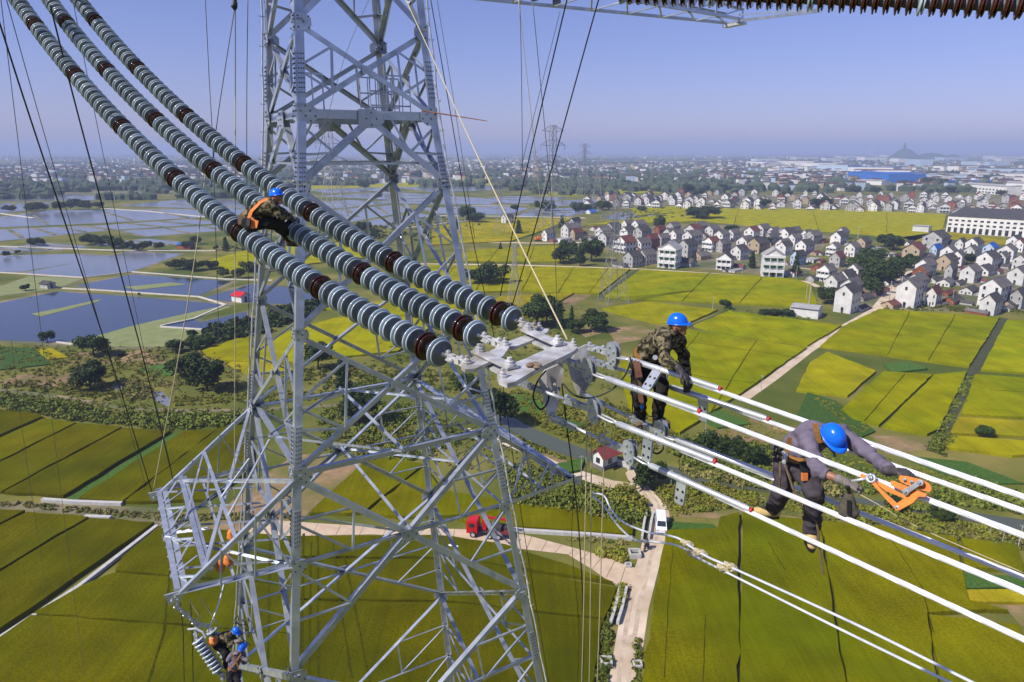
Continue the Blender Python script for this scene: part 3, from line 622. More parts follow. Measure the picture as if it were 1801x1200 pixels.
# ---------------------------------------------------------------- yoke and fittings
def chain(parent, p, q, n=3, w=.05, plate_m='plate'):
    # a chain of clevis links from p to q: paired side plates joined by bolted pins
    p, q = Vector(p), Vector(q); d = (q - p).normalized(); x = d.cross(UP).normalized(); y = x.cross(d); L = (q - p).length / n
    for i in range(n):
        b = MB(); a = p + d * (L * i); c = p + d * (L * (i + 1))
        ax, ay = (x, y) if i % 2 == 0 else (y, x)
        for s in (-1, 1):
            b.box((a + c) / 2 + ay * (s * w * (.55 if i % 2 == 0 else .5)), L * .98, w * 1.15, w * .3, d, ax, ay)
        b.lathe([(-w * .95, w * .40), (w * .85, w * .40), (w * .87, w * .52), (w * 1.15, w * .52), (w * 1.17, w * .25), (w * 1.35, w * .25)], 8, a + d * (w * .5), ay)
        b.box((a + c) / 2, L * .55, w * .8, w * .6, d, ax, ay)
        b.build('clevis_link', M[plate_m], parent)
yoke = empty('yoke_assembly', P(915, 640, 8.6), 'bolted pale metal yoke plates joining three insulator strings to six conductors', 'yoke')
def ypl(name, pix, z, t, m='plate', holes=(), hr=.045, rz=None):
    # horizontal plate: outline given where it stands, at height z
    pts = [G(x, y, z) for x, y in pix]; b = MB(); b.plate(pts, UP, t)
    for x, y in holes:
        c = G(x, y, z) + UP * (t / 2)
        b.lathe([(0, hr * 1.25), (.02, hr * 1.25), (.025, hr * .8), (.05, hr * .8), (.06, hr * .45), (.09, hr * .45)], 10, c, UP)
    return b.build(name, M[m], yoke)
ZY = SEND['mid'][0].z - .02
zf = SEND['front'][0].z
# string end links to the spreader plates
E_F, E_M, E_B = G(824, 641, ZY), G(888, 609, ZY), G(946, 580, ZY)
for k, e_ in (('front', E_F), ('mid', E_M), ('back', E_B)):
    chain(yoke, SEND[k][0], e_, 3, .06, 'yoke')
ypl('spreader_plate', [(811, 648), (818, 638), (846, 622), (858, 622), (889, 605), (896, 612), (884, 630), (868, 636), (836, 651), (818, 653)], ZY, .035, 'yoke', [(821, 642), (888, 609)])
ypl('spreader_plate', [(884, 613), (889, 605), (923, 592), (930, 586), (946, 578), (966, 581), (962, 587), (936, 601), (902, 614)], ZY - .04, .035, 'yoke', [(888, 609), (948, 581)])
for (x0, y0, x1, y1) in ((843, 627, 896, 652), (928, 588, 980, 611)):
    p, q = G(x0, y0, ZY), G(x1, y1, ZY); d = (q - p).normalized(); x = d.cross(UP)
    for s in (-1, 1):
        b = MB(); b.box((p + q) / 2 + UP * (s * .05), (q - p).length + .14, .14, .025, d, x, UP)
        for c in (p, q):
            if s > 0: b.lathe([(0, .07), (.02, .07), (.02, .05), (.05, .05), (.055, .028), (.085, .028)], 10, c + UP * .062, UP)
        b.build('strap_plate', M['yoke'], yoke)
ypl('main_plate', [(874, 664), (879, 656), (898, 644), (920, 636), (992, 604), (1012, 606), (1017, 614), (1008, 622), (940, 655), (905, 676), (892, 679), (878, 673)], ZY, .05, 'yoke',
    [(896, 652), (980, 611), (884, 667), (1008, 612)], .04)
b = MB()                                            # patch of rag on the main plate
for i in range(7): b.lathe([(-.01, .02), (.02, .04), (.035, .01)], 7, G(938 + random.Random(i).uniform(-10, 10), 645 + random.Random(i + 9).uniform(-4, 4), ZY + .03), UP)
b.build('rag', mat('dirty_rag', (.16, .10, .06), .95, 0, (.24, .18, .12), 30), yoke)
def hang(name, pix, holes, t=.035, m='yoke'):       # hanging plates: pix = (x, y, d)
    pts = [P(*p) for p in pix]; n = (pts[1] - pts[0]).cross(pts[2] - pts[0]).normalized()
    if n.y > 0: n = -n
    b = MB(); b.plate(pts, n, t)
    for h in holes: b.bolt(P(*h) + n * t * .5, n, .022, .02)
    return b.build(name, M[m], yoke)
hang('hanging_plate', [(948, 668, 8.35), (960, 650, 8.35), (988, 638, 8.45), (990, 650, 8.45), (977, 726, 8.4), (966, 735, 8.38), (961, 722, 8.36)], [(972, 690, 8.38), (974, 675, 8.38), (960, 680, 8.37)])
hang('hanging_plate', [(999, 640, 8.7), (1018, 612, 8.75), (1040, 640, 8.8), (1044, 660, 8.8), (1026, 694, 8.75), (1016, 694, 8.75), (1004, 662, 8.7)], [(1028, 640, 8.76), (1034, 656, 8.77), (1020, 668, 8.75)])
hang('hanging_plate', [(1014, 614, 8.9), (1030, 606, 8.95), (1044, 640, 9.0), (1040, 656, 9.0), (1024, 636, 8.93)], [(1034, 636, 8.97)])
# ---------------------------------------------------------------- conductors
CD = {  # first point is the mouth of the dead-end sleeve; (x, y, forward distance)
 'c1': [(1106, 632, 8.21), (1300, 701, 7.01), (1700, 825, 5.40)], 'c2': [(1180, 681, 8.23), (1300, 722, 7.49), (1700, 852, 5.77)],
 'c3': [(1067, 666, 7.88), (1300, 749, 6.51), (1700, 889, 5.01)], 'c4': [(1190, 774, 8.07), (1300, 816, 7.41), (1700, 965, 5.72)],
 'c5': [(1085, 745, 7.69), (1300, 831, 6.46), (1700, 985, 4.99)], 'c6': [(1142, 818, 7.75), (1300, 892, 6.83), (1801, 1110, 4.99)]}
CLAB = {'c1': 'uppermost white conductor, held at waist height by the camouflage worker', 'c2': 'second white conductor from the top, under a gloved hand', 'c3': 'white conductor gripped by the orange clamp',
        'c4': 'white conductor behind the legs of the bending worker', 'c5': 'white conductor passing in front of the bending worker\'s legs', 'c6': 'lowest white conductor, under the boots of the bending worker'}
# where the rod from the yoke starts, and the adjusting plate in front of the sleeve
ANCH = {'c1': ((1034, 610, 8.85), (1078, 622, 8.55)), 'c2': ((1040, 634, 8.85), (1160, 672, 8.4)), 'c3': ((986, 630, 8.4), (1036, 650, 8.1)),
        'c4': ((1020, 692, 8.75), (1162, 760, 8.25)), 'c5': ((912, 672, 8.4), (1045, 722, 7.95)), 'c6': ((968, 734, 8.38), (1108, 795, 7.95))}
LINE = {}
for k, pts in CD.items():
    A, B, C_ = (P(*p) for p in pts)
    d = (C_ - A).normalized(); end = A + d * 24
    LINE[k] = (A, d)
    e = empty('conductor', A, CLAB[k], 'conductor', 'six conductors of the bundle')
    L = 24.0; b = MB(); n_, x_ = 20, d.cross(UP).normalized(); y_ = d.cross(x_); vs = []; ts = np.linspace(.9, L, 190)      # stranded: ridges winding round the core
    for t in ts:
        c = A + d * t - UP * (.0009 * t * (L - t))
        vs += [c + (x_ * math.cos(2 * math.pi * j / n_ + t * 3.2) + y_ * math.sin(2 * math.pi * j / n_ + t * 3.2)) * (.0240 if j % 2 else .0210) for j in range(n_)]
    b.add(vs, [(i * n_ + j, i * n_ + (j + 1) % n_, (i + 1) * n_ + (j + 1) % n_, (i + 1) * n_ + j) for i in range(len(ts) - 1) for j in range(n_)]); b.build('cable', M['alu'], e)
    b = MB(); b.tube([A, A + d * .02, A + d * .03, A + d * .55, A + d * .56, A + d * 1.25, A + d * 1.3], [.028, .033, .037, .037, .033, .033, .0265], 14)
    for t in (.42, .5): b.tube([A + d * t, A + d * (t + .015)], .042, 14)
    smooth_by_angle(b.build('dead_end_sleeve', M['plate'], e))
    b = MB(); b.tube([A + d * 1.312, A + d * 1.332], 0.0262, 14); b.build('red_tape_ring', M['red'], e)
    if k in ('c1', 'c2', 'c5', 'c6'):                # the jumper lug: a drilled flat plate under the sleeve
        p = A + d * .47; dn = {'c1': Vector((-.55, -.4, -.73)), 'c2': Vector((.1, 0, -1)), 'c5': Vector((-.05, -.05, -1)), 'c6': Vector((-.05, 0, -1))}[k].normalized()
        x = d - dn * d.dot(dn); x.normalize(); b = MB(); c = p + dn * .17
        n = x.cross(dn); b.plate([c + x * u + dn * v for u, v in ((-.062, -.15), (.062, -.15), (.062, .10), (.045, .12), (-.045, .12), (-.062, .10))], n, .03)
        if n.y > 0: n = -n
        for u in (-.035, .035):
            for v in (-.04, .06): b.lathe([(0, .017), (.002, .017)], 10, c + x * u + dn * v + n * .0152, n, 1)
        b.build('jumper_lug', [M['steel'], M['dark']], e)
    pa, pb = P(*ANCH[k][0]), P(*ANCH[k][1])
    # adjusting plate
    up_ = (UP - d * UP.dot(d)).normalized(); b = MB(); n = d.cross(up_).normalized()
    if n.y > 0: n = -n
    for s in (-.03, .03):
        b.plate([pb + d * u + up_ * v + n * s for u, v in ((-.09, .05), (-.07, .13), (-.02, .155), (.06, .13), (.09, .06), (.09, -.10), (.06, -.15), (-.01, -.155), (-.06, -.10))], n, .016)
    for u, v in ((-.02, .09), (.045, .04), (.045, -.07), (0, -.11), (-.04, -.01)): b.bolt(pb + d * u + up_ * v + n * .04, n, .017, .015)
    b.build('adjusting_plate', M['steel'], e)
    far = (pb - pa).length
    if far > .6:
        q0 = pa.lerp(pb, .22 / far); q1 = pa.lerp(pb, 1 - .4 / far)
        chain(e, pa, q0 + (q0 - pa) * .6, 2, .05, 'steel'); b = MB(); b.tube([q0 + (q0 - pa) * .4, q1], .022, 10); b.build('tie_rod', M['plate'], e, True); chain(e, q1, pb - d * .1, 2, .055, 'steel')
    else: chain(e, pa, pb - d * .08, 3, .055, 'plate')
    # shackle link between plate and sleeve
    q = pb + d * .09 - up_ * .03; b = MB()
    for s in (-1, 1):
        pts_ = [q + n * (s * .028)] + [q.lerp(A, t) + n * (s * .034) for t in (.3, .7)] + [A + d * .03]
        b.tube(pts_, .014, 8)
    b.build('shackle', M['plate'], e, True)
# conductors and sleeves stay bare, no film on them
# ---------------------------------------------------------------- brown strings overhead at the top right
for k, (p0, p1, lab) in enumerate((((1085, -13, 11.2), (1830, 12, 9.0), 'nearer brown insulator string crossing the top edge of the sky'), ((1050, -26, 11.9), (1830, -14, 9.6), 'farther brown insulator string hidden behind the nearer brown one'))):
    A, B = P(*p0), P(*p1); d = (B - A).normalized()
    e = empty('insulator_string', A, lab, 'insulator string', 'brown insulator strings overhead')
    for i in range(int((B - A).length / .145) + 9):
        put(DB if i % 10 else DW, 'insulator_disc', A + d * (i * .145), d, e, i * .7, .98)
# ---------------------------------------------------------------- people
def CDv(x, y, z): return Vector((x, y * sP - z * cP, y * cP + z * sP))       # right, up in view, towards the viewer
def _seg(p, a, b, ra, rb):
    ab = b - a; L = (ab ** 2).sum(); t = np.clip(((p - a) @ ab) / max(L, 1e-9), 0, 1)
    return np.sqrt(((p - a - t[..., None] * ab) ** 2).sum(-1)) - (ra + (rb - ra) * t)
def sdf_mesh(name, prims, res, m, parent, k=.03, fold=0.0, ff=14.0, smooth=True):
    """one continuous skin around tapered capsules (p, q, rp, rq); negative radius cuts"""
    prims = [(np.array(a, float), np.array(b, float), ra, rb) for a, b, ra, rb in prims]
    lo = np.min([np.minimum(a - abs(ra), b - abs(rb)) for a, b, ra, rb in prims], 0) - .05
    hi = np.max([np.maximum(a + abs(ra), b + abs(rb)) for a, b, ra, rb in prims], 0) + .05
    n = np.ceil((hi - lo) / res).astype(int) + 1
    g = np.stack(np.meshgrid(*[lo[i] + res * np.arange(n[i]) for i in range(3)], indexing='ij'), -1)
    f = np.full(tuple(n), 1e3)
    for a, b, ra, rb in prims:
        if ra < 0: continue
        d = _seg(g, a, b, ra, rb); h = np.clip(.5 + .5 * (f - d) / k, 0, 1); f = f * (1 - h) + d * h - k * h * (1 - h)
    for a, b, ra, rb in prims:
        if ra < 0: f = np.maximum(f, -_seg(g, a, b, -ra, -rb))
    if fold:
        q = (g - lo) * ff; w = np.sin(q[..., 0] * 1.3 + 2 * np.sin(q[..., 2] * .7)) * np.sin(q[..., 2] * 1.9 + 1.5 * np.sin(q[..., 1] * .9)) + .6 * np.sin(q[..., 1] * 2.3 + q[..., 2] * 1.4 + 2 * np.sin(q[..., 0]))
        f = f + fold * w
    neg = f < 0; vid = -np.ones(tuple(n - 1), int)
    c = [neg[i:n[0] - 1 + i, j:n[1] - 1 + j, l:n[2] - 1 + l] for i in (0, 1) for j in (0, 1) for l in (0, 1)]
    s = sum(x.astype(int) for x in c); act = (s > 0) & (s < 8); ids = np.argwhere(act); vid[act] = np.arange(len(ids))
    acc = np.zeros((len(ids), 3)); cnt = np.zeros(len(ids)); off = [(i, j, l) for i in (0, 1) for j in (0, 1) for l in (0, 1)]
    for a in range(8):
        for b in range(a + 1, 8):
            if sum(abs(off[a][t] - off[b][t]) for t in range(3)) != 1: continue
            A = ids + off[a]; B = ids + off[b]; fa = f[tuple(A.T)]; fb = f[tuple(B.T)]; ok = (fa < 0) != (fb < 0)
            t = np.where(ok, fa / np.where(fa == fb, 1, fa - fb), 0); pt = A + (B - A) * t[:, None]
            acc[ok] += pt[ok]; cnt[ok] += 1
    V = lo + res * acc / cnt[:, None]; faces = []
    for ax in range(3):
        u, v = [(1, 2), (2, 0), (0, 1)][ax]; sl0 = [slice(1, -1)] * 3; sl0[ax] = slice(0, -1); sl1 = list(sl0); sl1[ax] = slice(1, None)
        a0, a1 = neg[tuple(sl0)], neg[tuple(sl1)]; e = np.argwhere(a0 != a1); fl = a0[a0 != a1]
        base = e.copy(); base[:, u] += 1; base[:, v] += 1
        q = []
        for du, dv in ((-1, -1), (0, -1), (0, 0), (-1, 0)):
            w = base.copy(); w[:, u] += du; w[:, v] += dv; q.append(vid[tuple(w.T)])
        q = np.stack(q, 1); q[~fl] = q[~fl][:, ::-1]; faces.append(q)
    fc = np.concatenate(faces); fc = fc[(fc >= 0).all(1)]
    me = bpy.data.meshes.new(name); me.from_pydata(V.tolist(), [], fc.tolist()); me.update()
    return link(name, me, m, parent, smooth)
def camo(name, cols):
    m = bpy.data.materials.new(name); m.use_nodes = True; n = m.node_tree; L = n.links; b = n.nodes['Principled BSDF']
    b.inputs['Roughness'].default_value = .9; b.inputs['Specular IOR Level'].default_value = .15
    g = n.nodes.new('ShaderNodeNewGeometry'); src = None
    for i, (c, sc) in enumerate(cols):
        if src is None:
            v = n.nodes.new('ShaderNodeRGB'); v.outputs[0].default_value = (*c, 1); src = v.outputs[0]; continue
        t = n.nodes.new('ShaderNodeTexNoise'); t.inputs['Scale'].default_value = sc; t.inputs['Detail'].default_value = 3
        mp = n.nodes.new('ShaderNodeMapping'); mp.inputs['Location'].default_value = (i * 7.3, i * 3.1, i); L.new(g.outputs['Position'], mp.inputs[0]); L.new(mp.outputs[0], t.inputs['Vector'])
        r = n.nodes.new('ShaderNodeMapRange'); r.inputs[1].default_value = .50; r.inputs[2].default_value = .54; L.new(t.outputs[0], r.inputs[0])
        mx = n.nodes.new('ShaderNodeMix'); mx.data_type = 'RGBA'; L.new(r.outputs[0], mx.inputs[0]); L.new(src, mx.inputs[6]); mx.inputs[7].default_value = (*c, 1); src = mx.outputs[2]
    L.new(src, b.inputs['Base Color'])
    t = n.nodes.new('ShaderNodeTexNoise'); t.inputs['Scale'].default_value = 13; t.inputs['Detail'].default_value = 3; L.new(g.outputs['Position'], t.inputs['Vector'])
    bp = n.nodes.new('ShaderNodeBump'); bp.inputs['Strength'].default_value = .9; bp.inputs['Distance'].default_value = .025; L.new(t.outputs[0], bp.inputs['Height']); L.new(bp.outputs[0], b.inputs['Normal'])
    return m
M['skin'] = mat('tanned_skin', (.33, .15, .085), .5, 0, (.27, .115, .065), 20, 4)
M['camo'] = camo('camouflage_cloth', [((.115, .10, .055), 0), ((.055, .05, .022), 11), ((.20, .165, .10), 14), ((.025, .022, .014), 17)])
M['purple'] = mat('grey_violet_workwear', (.125, .105, .145), .9, 0, (.165, .14, .18), 9, 5, spec=.15, bump=.9, bscale=13)
M['trouser'] = mat('dark_work_trousers', (.045, .038, .046), .92, 0, (.066, .056, .066), 9, 5, spec=.15, bump=.9, bscale=13)
M['black'] = mat('black_trousers', (.018, .016, .016), .9, 0, (.030, .027, .025), 9, spec=.15, bump=.8, bscale=14)
M['helmet'] = mat('blue_hard_hat', (.006, .13, .72), .22, 0, (.007, .145, .76), 3, spec=.5)
M['glove'] = mat('grey_knit_glove', (.17, .145, .125), .95, 0, (.23, .20, .175), 60, bump=.5, bscale=250)
M['glove_d'] = mat('dark_coated_glove', (.05, .045, .045), .7, 0, (.07, .06, .06), 40)
M['boot_tan'] = mat('tan_suede_boot', (.48, .33, .12), .85, 0, (.56, .40, .17), 25)
M['boot_drk'] = mat('worn_brown_boot', (.10, .065, .035), .85, 0, (.15, .10, .06), 25)
M['strap'] = mat('orange_brown_webbing', (.20, .085, .012), .8, 0, (.27, .12, .02), 50)
M['strap_o'] = mat('bright_orange_webbing', (.62, .17, .03), .8, 0, (.70, .22, .05), 30)
M['hair'] = mat('black_hair', (.01, .009, .008), .6)
def helmet(parent, c, up, front, s=1.0):
    up = Vector(up).normalized(); front = Vector(front); front = (front - up * front.dot(up)).normalized(); rt = front.cross(up)
    b = MB(); N = 32; rows = 10; vs = []
    for i in range(rows + 1):
        th = math.pi / 2 * i / rows
        for j in range(N):
            a = 2 * math.pi * j / N; ridge = .006 * math.exp(-(math.sin(a) / .22) ** 2) * math.cos(th * .9)
            r = math.cos(th) ** .92; z = math.sin(th)
            vs.append(c + (front * (math.cos(a) * .142 * r) + rt * (math.sin(a) * .112 * r) + up * ((.135 + ridge) * z)) * s)
    fs = [(i * N + j, i * N + (j + 1) % N, (i + 1) * N + (j + 1) % N, (i + 1) * N + j) for i in range(rows) for j in range(N)]
    b.add(vs, fs)
    # brim: a narrow rim all round, drawn out to a peak in front
    vs = []
    for k_, (dz, gr) in enumerate(((.004, 0), (-.004, 1), (-.010, 1), (-.006, 0))):
        for j in range(N):
            a = 2 * math.pi * j / N; e = .014 + .045 * max(0, math.cos(a)) ** 2.5
            ex = (.002 + e) if gr else -.002
            vs.append(c + (front * (math.cos(a) * (.142 + ex)) + rt * (math.sin(a) * (.112 + ex * .8)) + up * (dz - (.012 * max(0, math.cos(a)) if gr else 0))) * s)
    b.add(vs, [(k_ * N + j, k_ * N + (j + 1) % N, (k_ + 1) % 4 * N + (j + 1) % N, (k_ + 1) % 4 * N + j) for k_ in range(4) for j in range(N)])
    o = b.build('hard_hat', M['helmet'], parent, True)
    t = MB(); t.tube([c + rt * (.105 * s) - up * .01, c + rt * (.09 * s) - up * (.10 * s) + front * .02, c - up * (.185 * s) + front * (.05 * s), c - rt * (.09 * s) - up * (.10 * s) + front * .02, c - rt * (.105 * s) - up * .01], .006, 6)
    t.build('chin_strap', M['black'], o)
    return o
def head_prims(c, up, front, s=1.0):
    up = Vector(up).normalized(); front = Vector(front); front = (front - up * front.dot(up)).normalized(); rt = front.cross(up)
    q = lambda f, r, u: c + (front * f + rt * r + up * u) * s
    pr = [(q(-.015, 0, .035), q(-.02, 0, .045), .098 * s, .098 * s), (q(.035, 0, -.03), q(.055, 0, -.085), .062 * s, .036 * s), (q(.04, -.03, .0), q(.04, .03, .0), .055 * s, .055 * s),
          (q(.098, 0, .0), q(.112, 0, -.032), .010 * s, .017 * s), (q(.088, -.045, .018), q(.088, .045, .018), .014 * s, .014 * s), (q(.085, -.02, -.062), q(.085, .02, -.062), .012 * s, .012 * s),
          (q(.082, 0, -.108), q(.088, 0, -.1), .016 * s, .018 * s)]
    for sg in (-1, 1):
        pr += [(q(-.005, sg * .083, -.005), q(-.01, sg * .086, -.045), .022 * s, .013 * s), (q(.09, sg * .032, -.002), q(.1, sg * .03, -.002), -.010 * s, -.010 * s)]
    return pr
def glove(name, parent, wrist, fdir, back, m, curl=.7, s=1.0, thumb=1):
    """palm, four bent fingers of their own lengths and a thumb leaving the side of the palm"""
    w = Vector(wrist); f = Vector(fdir).normalized(); bk = Vector(back); bk = (bk - f * bk.dot(f)).normalized(); sd = f.cross(bk) * thumb
    pr = [(w - f * .05 * s, w + f * .01 * s, .036 * s, .033 * s)]
    for u in (-.028, -.009, .010, .028): pr.append((w + f * .01 * s + sd * u * .6 * s, w + f * .085 * s + sd * u * s, .021 * s, .018 * s))
    for u, L in ((.030, .068), (.010, .078), (-.011, .073), (-.031, .058)):
        p = w + f * .088 * s + sd * u * s; a = .25; seg = (.44, .32, .24); r = .0115
        for sgm in seg:
            d = f * math.cos(a) - bk * math.sin(a); q = p + d * (L * sgm * s); pr.append((p, q, r * s, (r - .0012) * s)); p = q; a += curl; r -= .001
    p = w + f * .03 * s + sd * .036 * s
    for d, L, r in ((f * .6 + sd * .75 - bk * .25, .042, .0145), (f * .8 + sd * .15 - bk * .55, .034, .0125), (f * .8 - sd * .1 - bk * .6, .026, .0115)):
        q = p + d.normalized() * (L * s); pr.append((p, q, r * s, (r - .001) * s)); p = q
    return sdf_mesh(name, pr, .0045 * s, m, parent, .008)
def boot(parent, ankle, toe, upv, m, s=1.0):
    a, t = Vector(ankle), Vector(toe); f = (t - a); upv = Vector(upv).normalized(); f = (f - upv * f.dot(upv)).normalized(); rt = f.cross(upv)
    q = lambda x, y, z: a + (f * x + rt * y + upv * z) * s
    o = sdf_mesh('boot', [(q(-.01, 0, .09), q(-.02, 0, -.03), .052, .056), (q(-.03, 0, -.04), q(.06, 0, -.045), .047, .046), (q(.05, .012, -.05), q(.145, .008, -.058), .044, .036), (q(.05, -.012, -.05), q(.14, -.008, -.058), .042, .036)], .009, m, parent, .03)
    b = MB(); N = 20; pts = []
    for j in range(N):
        an = 2 * math.pi * j / N; x = .06 + .135 * math.cos(an); y = .050 * math.sin(an) * (1 + .12 * math.cos(an))
        pts.append(q(x, y, -.098))
    b.plate(pts, upv, .026); b.build('sole', M['dark'], o)
    b = MB()
    for i in range(4): b.tube([q(.015 + i * .022, -.03, .012 - i * .013), q(.03 + i * .022, 0, .022 - i * .014), q(.015 + i * .022, .03, .012 - i * .013)], .005, 5)
    b.build('lace', M['strap'], o); return o
def strap(b, pts, w=.045, n=None, t=.006):
    pts = [Vector(p) for p in pts]
    for i in range(len(pts) - 1): b.bar(pts[i], pts[i + 1] + (pts[i + 1] - pts[i]).normalized() * .008, w, t, n if n is None else Vector(n))
def person(label, J, cloth, legs, skin_arms, hands, boots, helm, extra=None, res=.012, group=None):
    """J: joints in space. one body, clothes as its own pieces"""
    e = empty('person', J['pelvis'], label, 'person', group)
    hu, hf = helm['up'], helm['front']
    body = head_prims(J['head'], hu, hf, .86) + [(J['neck'], J['head'] + Vector(hf).normalized() * .0 - Vector(hu).normalized() * .04, .060, .055), (J['chest'], J['neck'], .105, .066), (J['pelvis'], J['chest'], .10, .110)]
    for sd in 'LR':
        body += [(J['neck'], J['sh' + sd], .065, .055), (J['sh' + sd], J['el' + sd], .05, .042), (J['el' + sd], J['wr' + sd], .042, .028), (J['hip' + sd], J['kn' + sd], .075, .052), (J['kn' + sd], J['an' + sd], .052, .036)]
    sdf_mesh('body', body, res * .8, M['skin'], e, .025)
    jk = [(J['pelvis'], J['waist'], .138, .136), (J['waist'], J['chest'], .140, .150), (J['chest'], J['neck'], .132, .080)]
    for sd in 'LR':
        jk += [(J['chest'], J['sh' + sd], .10, .080), (J['neck'], J['sh' + sd], .068, .078), (J['sh' + sd], J['el' + sd], .078, .062)]
        jk.append((J['el' + sd], J['el' + sd].lerp(J['wr' + sd], skin_arms[sd]), .062, .052))
    sdf_mesh('jacket', jk, res, cloth, e, .04, .010, 21)
    tr = [(J['hipL'], J['hipR'], .125, .125), (J['pelvis'], J['pelvis'].lerp(J['waist'], .3), .145, .14)]
    for sd in 'LR': tr += [(J['hip' + sd], J['kn' + sd], .112, .085), (J['kn' + sd], J['an' + sd], .086, .074)]
    sdf_mesh('trousers', tr, res, legs, e, .035, .010, 19)
    b = MB(); cu = (J['head'] - J['neck']).normalized(); b.lathe([(-.02, .088), (.03, .078), (.055, .082), (.058, .074), (.02, .07)], 18, J['neck'], cu); b.build('collar', cloth, e, True)
    for sd in 'LR':                                 # cuffs
        c0 = J['el' + sd].lerp(J['wr' + sd], skin_arms[sd]); cd = (J['wr' + sd] - J['el' + sd]).normalized(); b = MB(); b.lathe([(-.03, .055), (-.025, .060), (.028, .056), (.032, .046)], 16, c0, cd); b.build('cuff', cloth, e, True)
    b = MB(); up = (J['chest'] - J['pelvis']).normalized()
    b.lathe([(-.03, .143), (-.025, .150), (.025, .150), (.03, .143)], 20, J['pelvis'].lerp(J['waist'], .25), up); b.build('belt', M['strap'], e)
    for sd in 'LR':
        f, bk, th, cu, m = hands[sd]; glove('glove', e, J['wr' + sd] + Vector(f).normalized() * .03, f, bk, m, cu, 1.08, th)
        t, upv, m = boots[sd]; boot(e, J['an' + sd], t, upv, m)
    helmet(e, J['head'] + Vector(hu).normalized() * .036 - Vector(hf).normalized() * .008, hu, hf, .84)
    if extra: extra(e, J)
    return e
def JJ(**k): return {a: P(*v) for a, v in k.items()}
# the worker in camouflage leaning over the upper conductors
J = JJ(pelvis=(1133, 630, 8.22), waist=(1143, 614, 8.12), chest=(1163, 598, 7.98), neck=(1180, 586, 7.9), head=(1193, 573, 7.86), shL=(1166, 598, 7.76), elL=(1170, 632, 7.56), wrL=(1194, 649, 7.42),
       shR=(1193, 600, 8.0), elR=(1203, 628, 8.02), wrR=(1207, 662, 7.95), hipL=(1126, 640, 8.22), knL=(1124, 690, 8.25), anL=(1126, 735, 8.45), hipR=(1150, 640, 8.28), knR=(1163, 683, 8.18), anR=(1157, 731, 8.35))
def ex_camo(e, J):
    b = MB(); n = CDv(0, 0, 1)
    strap(b, [P(1116, 634, 8.03), P(1120, 646, 8.0), P(1128, 690, 8.02), P(1130, 715, 8.1)], .04, n); b.build('tool_strap', M['boot_drk'], e)
    b = MB(); b.bar(P(1119, 636, 8.0), P(1124, 664, 7.98), .07, .05, n); b.bar(P(1126, 690, 8.0), P(1128, 708, 8.02), .05, .04, n); b.build('tool_pouch', M['rust'], e)
    b = MB(); b.tube([P(1112, 640, 8.02), P(1110, 680, 8.05), P(1113, 705, 8.1), P(1112, 727, 8.12)], .008, 6); b.tube([P(1108, 628, 8.1), P(1113, 650, 8.05), P(1114, 668, 8.1)], .012, 6); b.build('lanyard', M['dark'], e)
    b = MB(); b.tube([P(1132, 719, 8.1), P(1140, 732, 8.2), P(1152, 733, 8.25)], .007, 6); b.build('lanyard', M['dark'], e)
    b = MB(); b.lathe([(0, .03), (.01, .03)], 12, P(1152, 629, 7.93), CDv(0, 0, 1)); b.build('buckle', M['plate'], e)
    b = MB(); b.bar(P(1127, 712, 8.02), P(1130, 719, 8.02), .03, .03); b.build('blue_tag', mat('blue_tag', (.02, .2, .6), .5), e)
person('camouflage-clad worker in blue hard hat standing beside the yoke, leaning over the conductors', J, M['camo'], M['black'], {'L': .72, 'R': .98},
       {'L': (CDv(.62, -.75, .15), CDv(.55, .5, .65), 1, .45, M['glove_d']), 'R': (CDv(.05, -1, .1), CDv(.3, .1, .9), -1, .5, M['dark'])},
       {'L': (P(1127, 746, 8.2), CDv(.05, .97, .3), M['boot_drk']), 'R': (P(1174, 743, 8.25), CDv(0, .95, .3), M['boot_drk'])}, dict(up=CDv(-.1, .97, .22), front=CDv(.8, -.3, .5)), ex_camo)
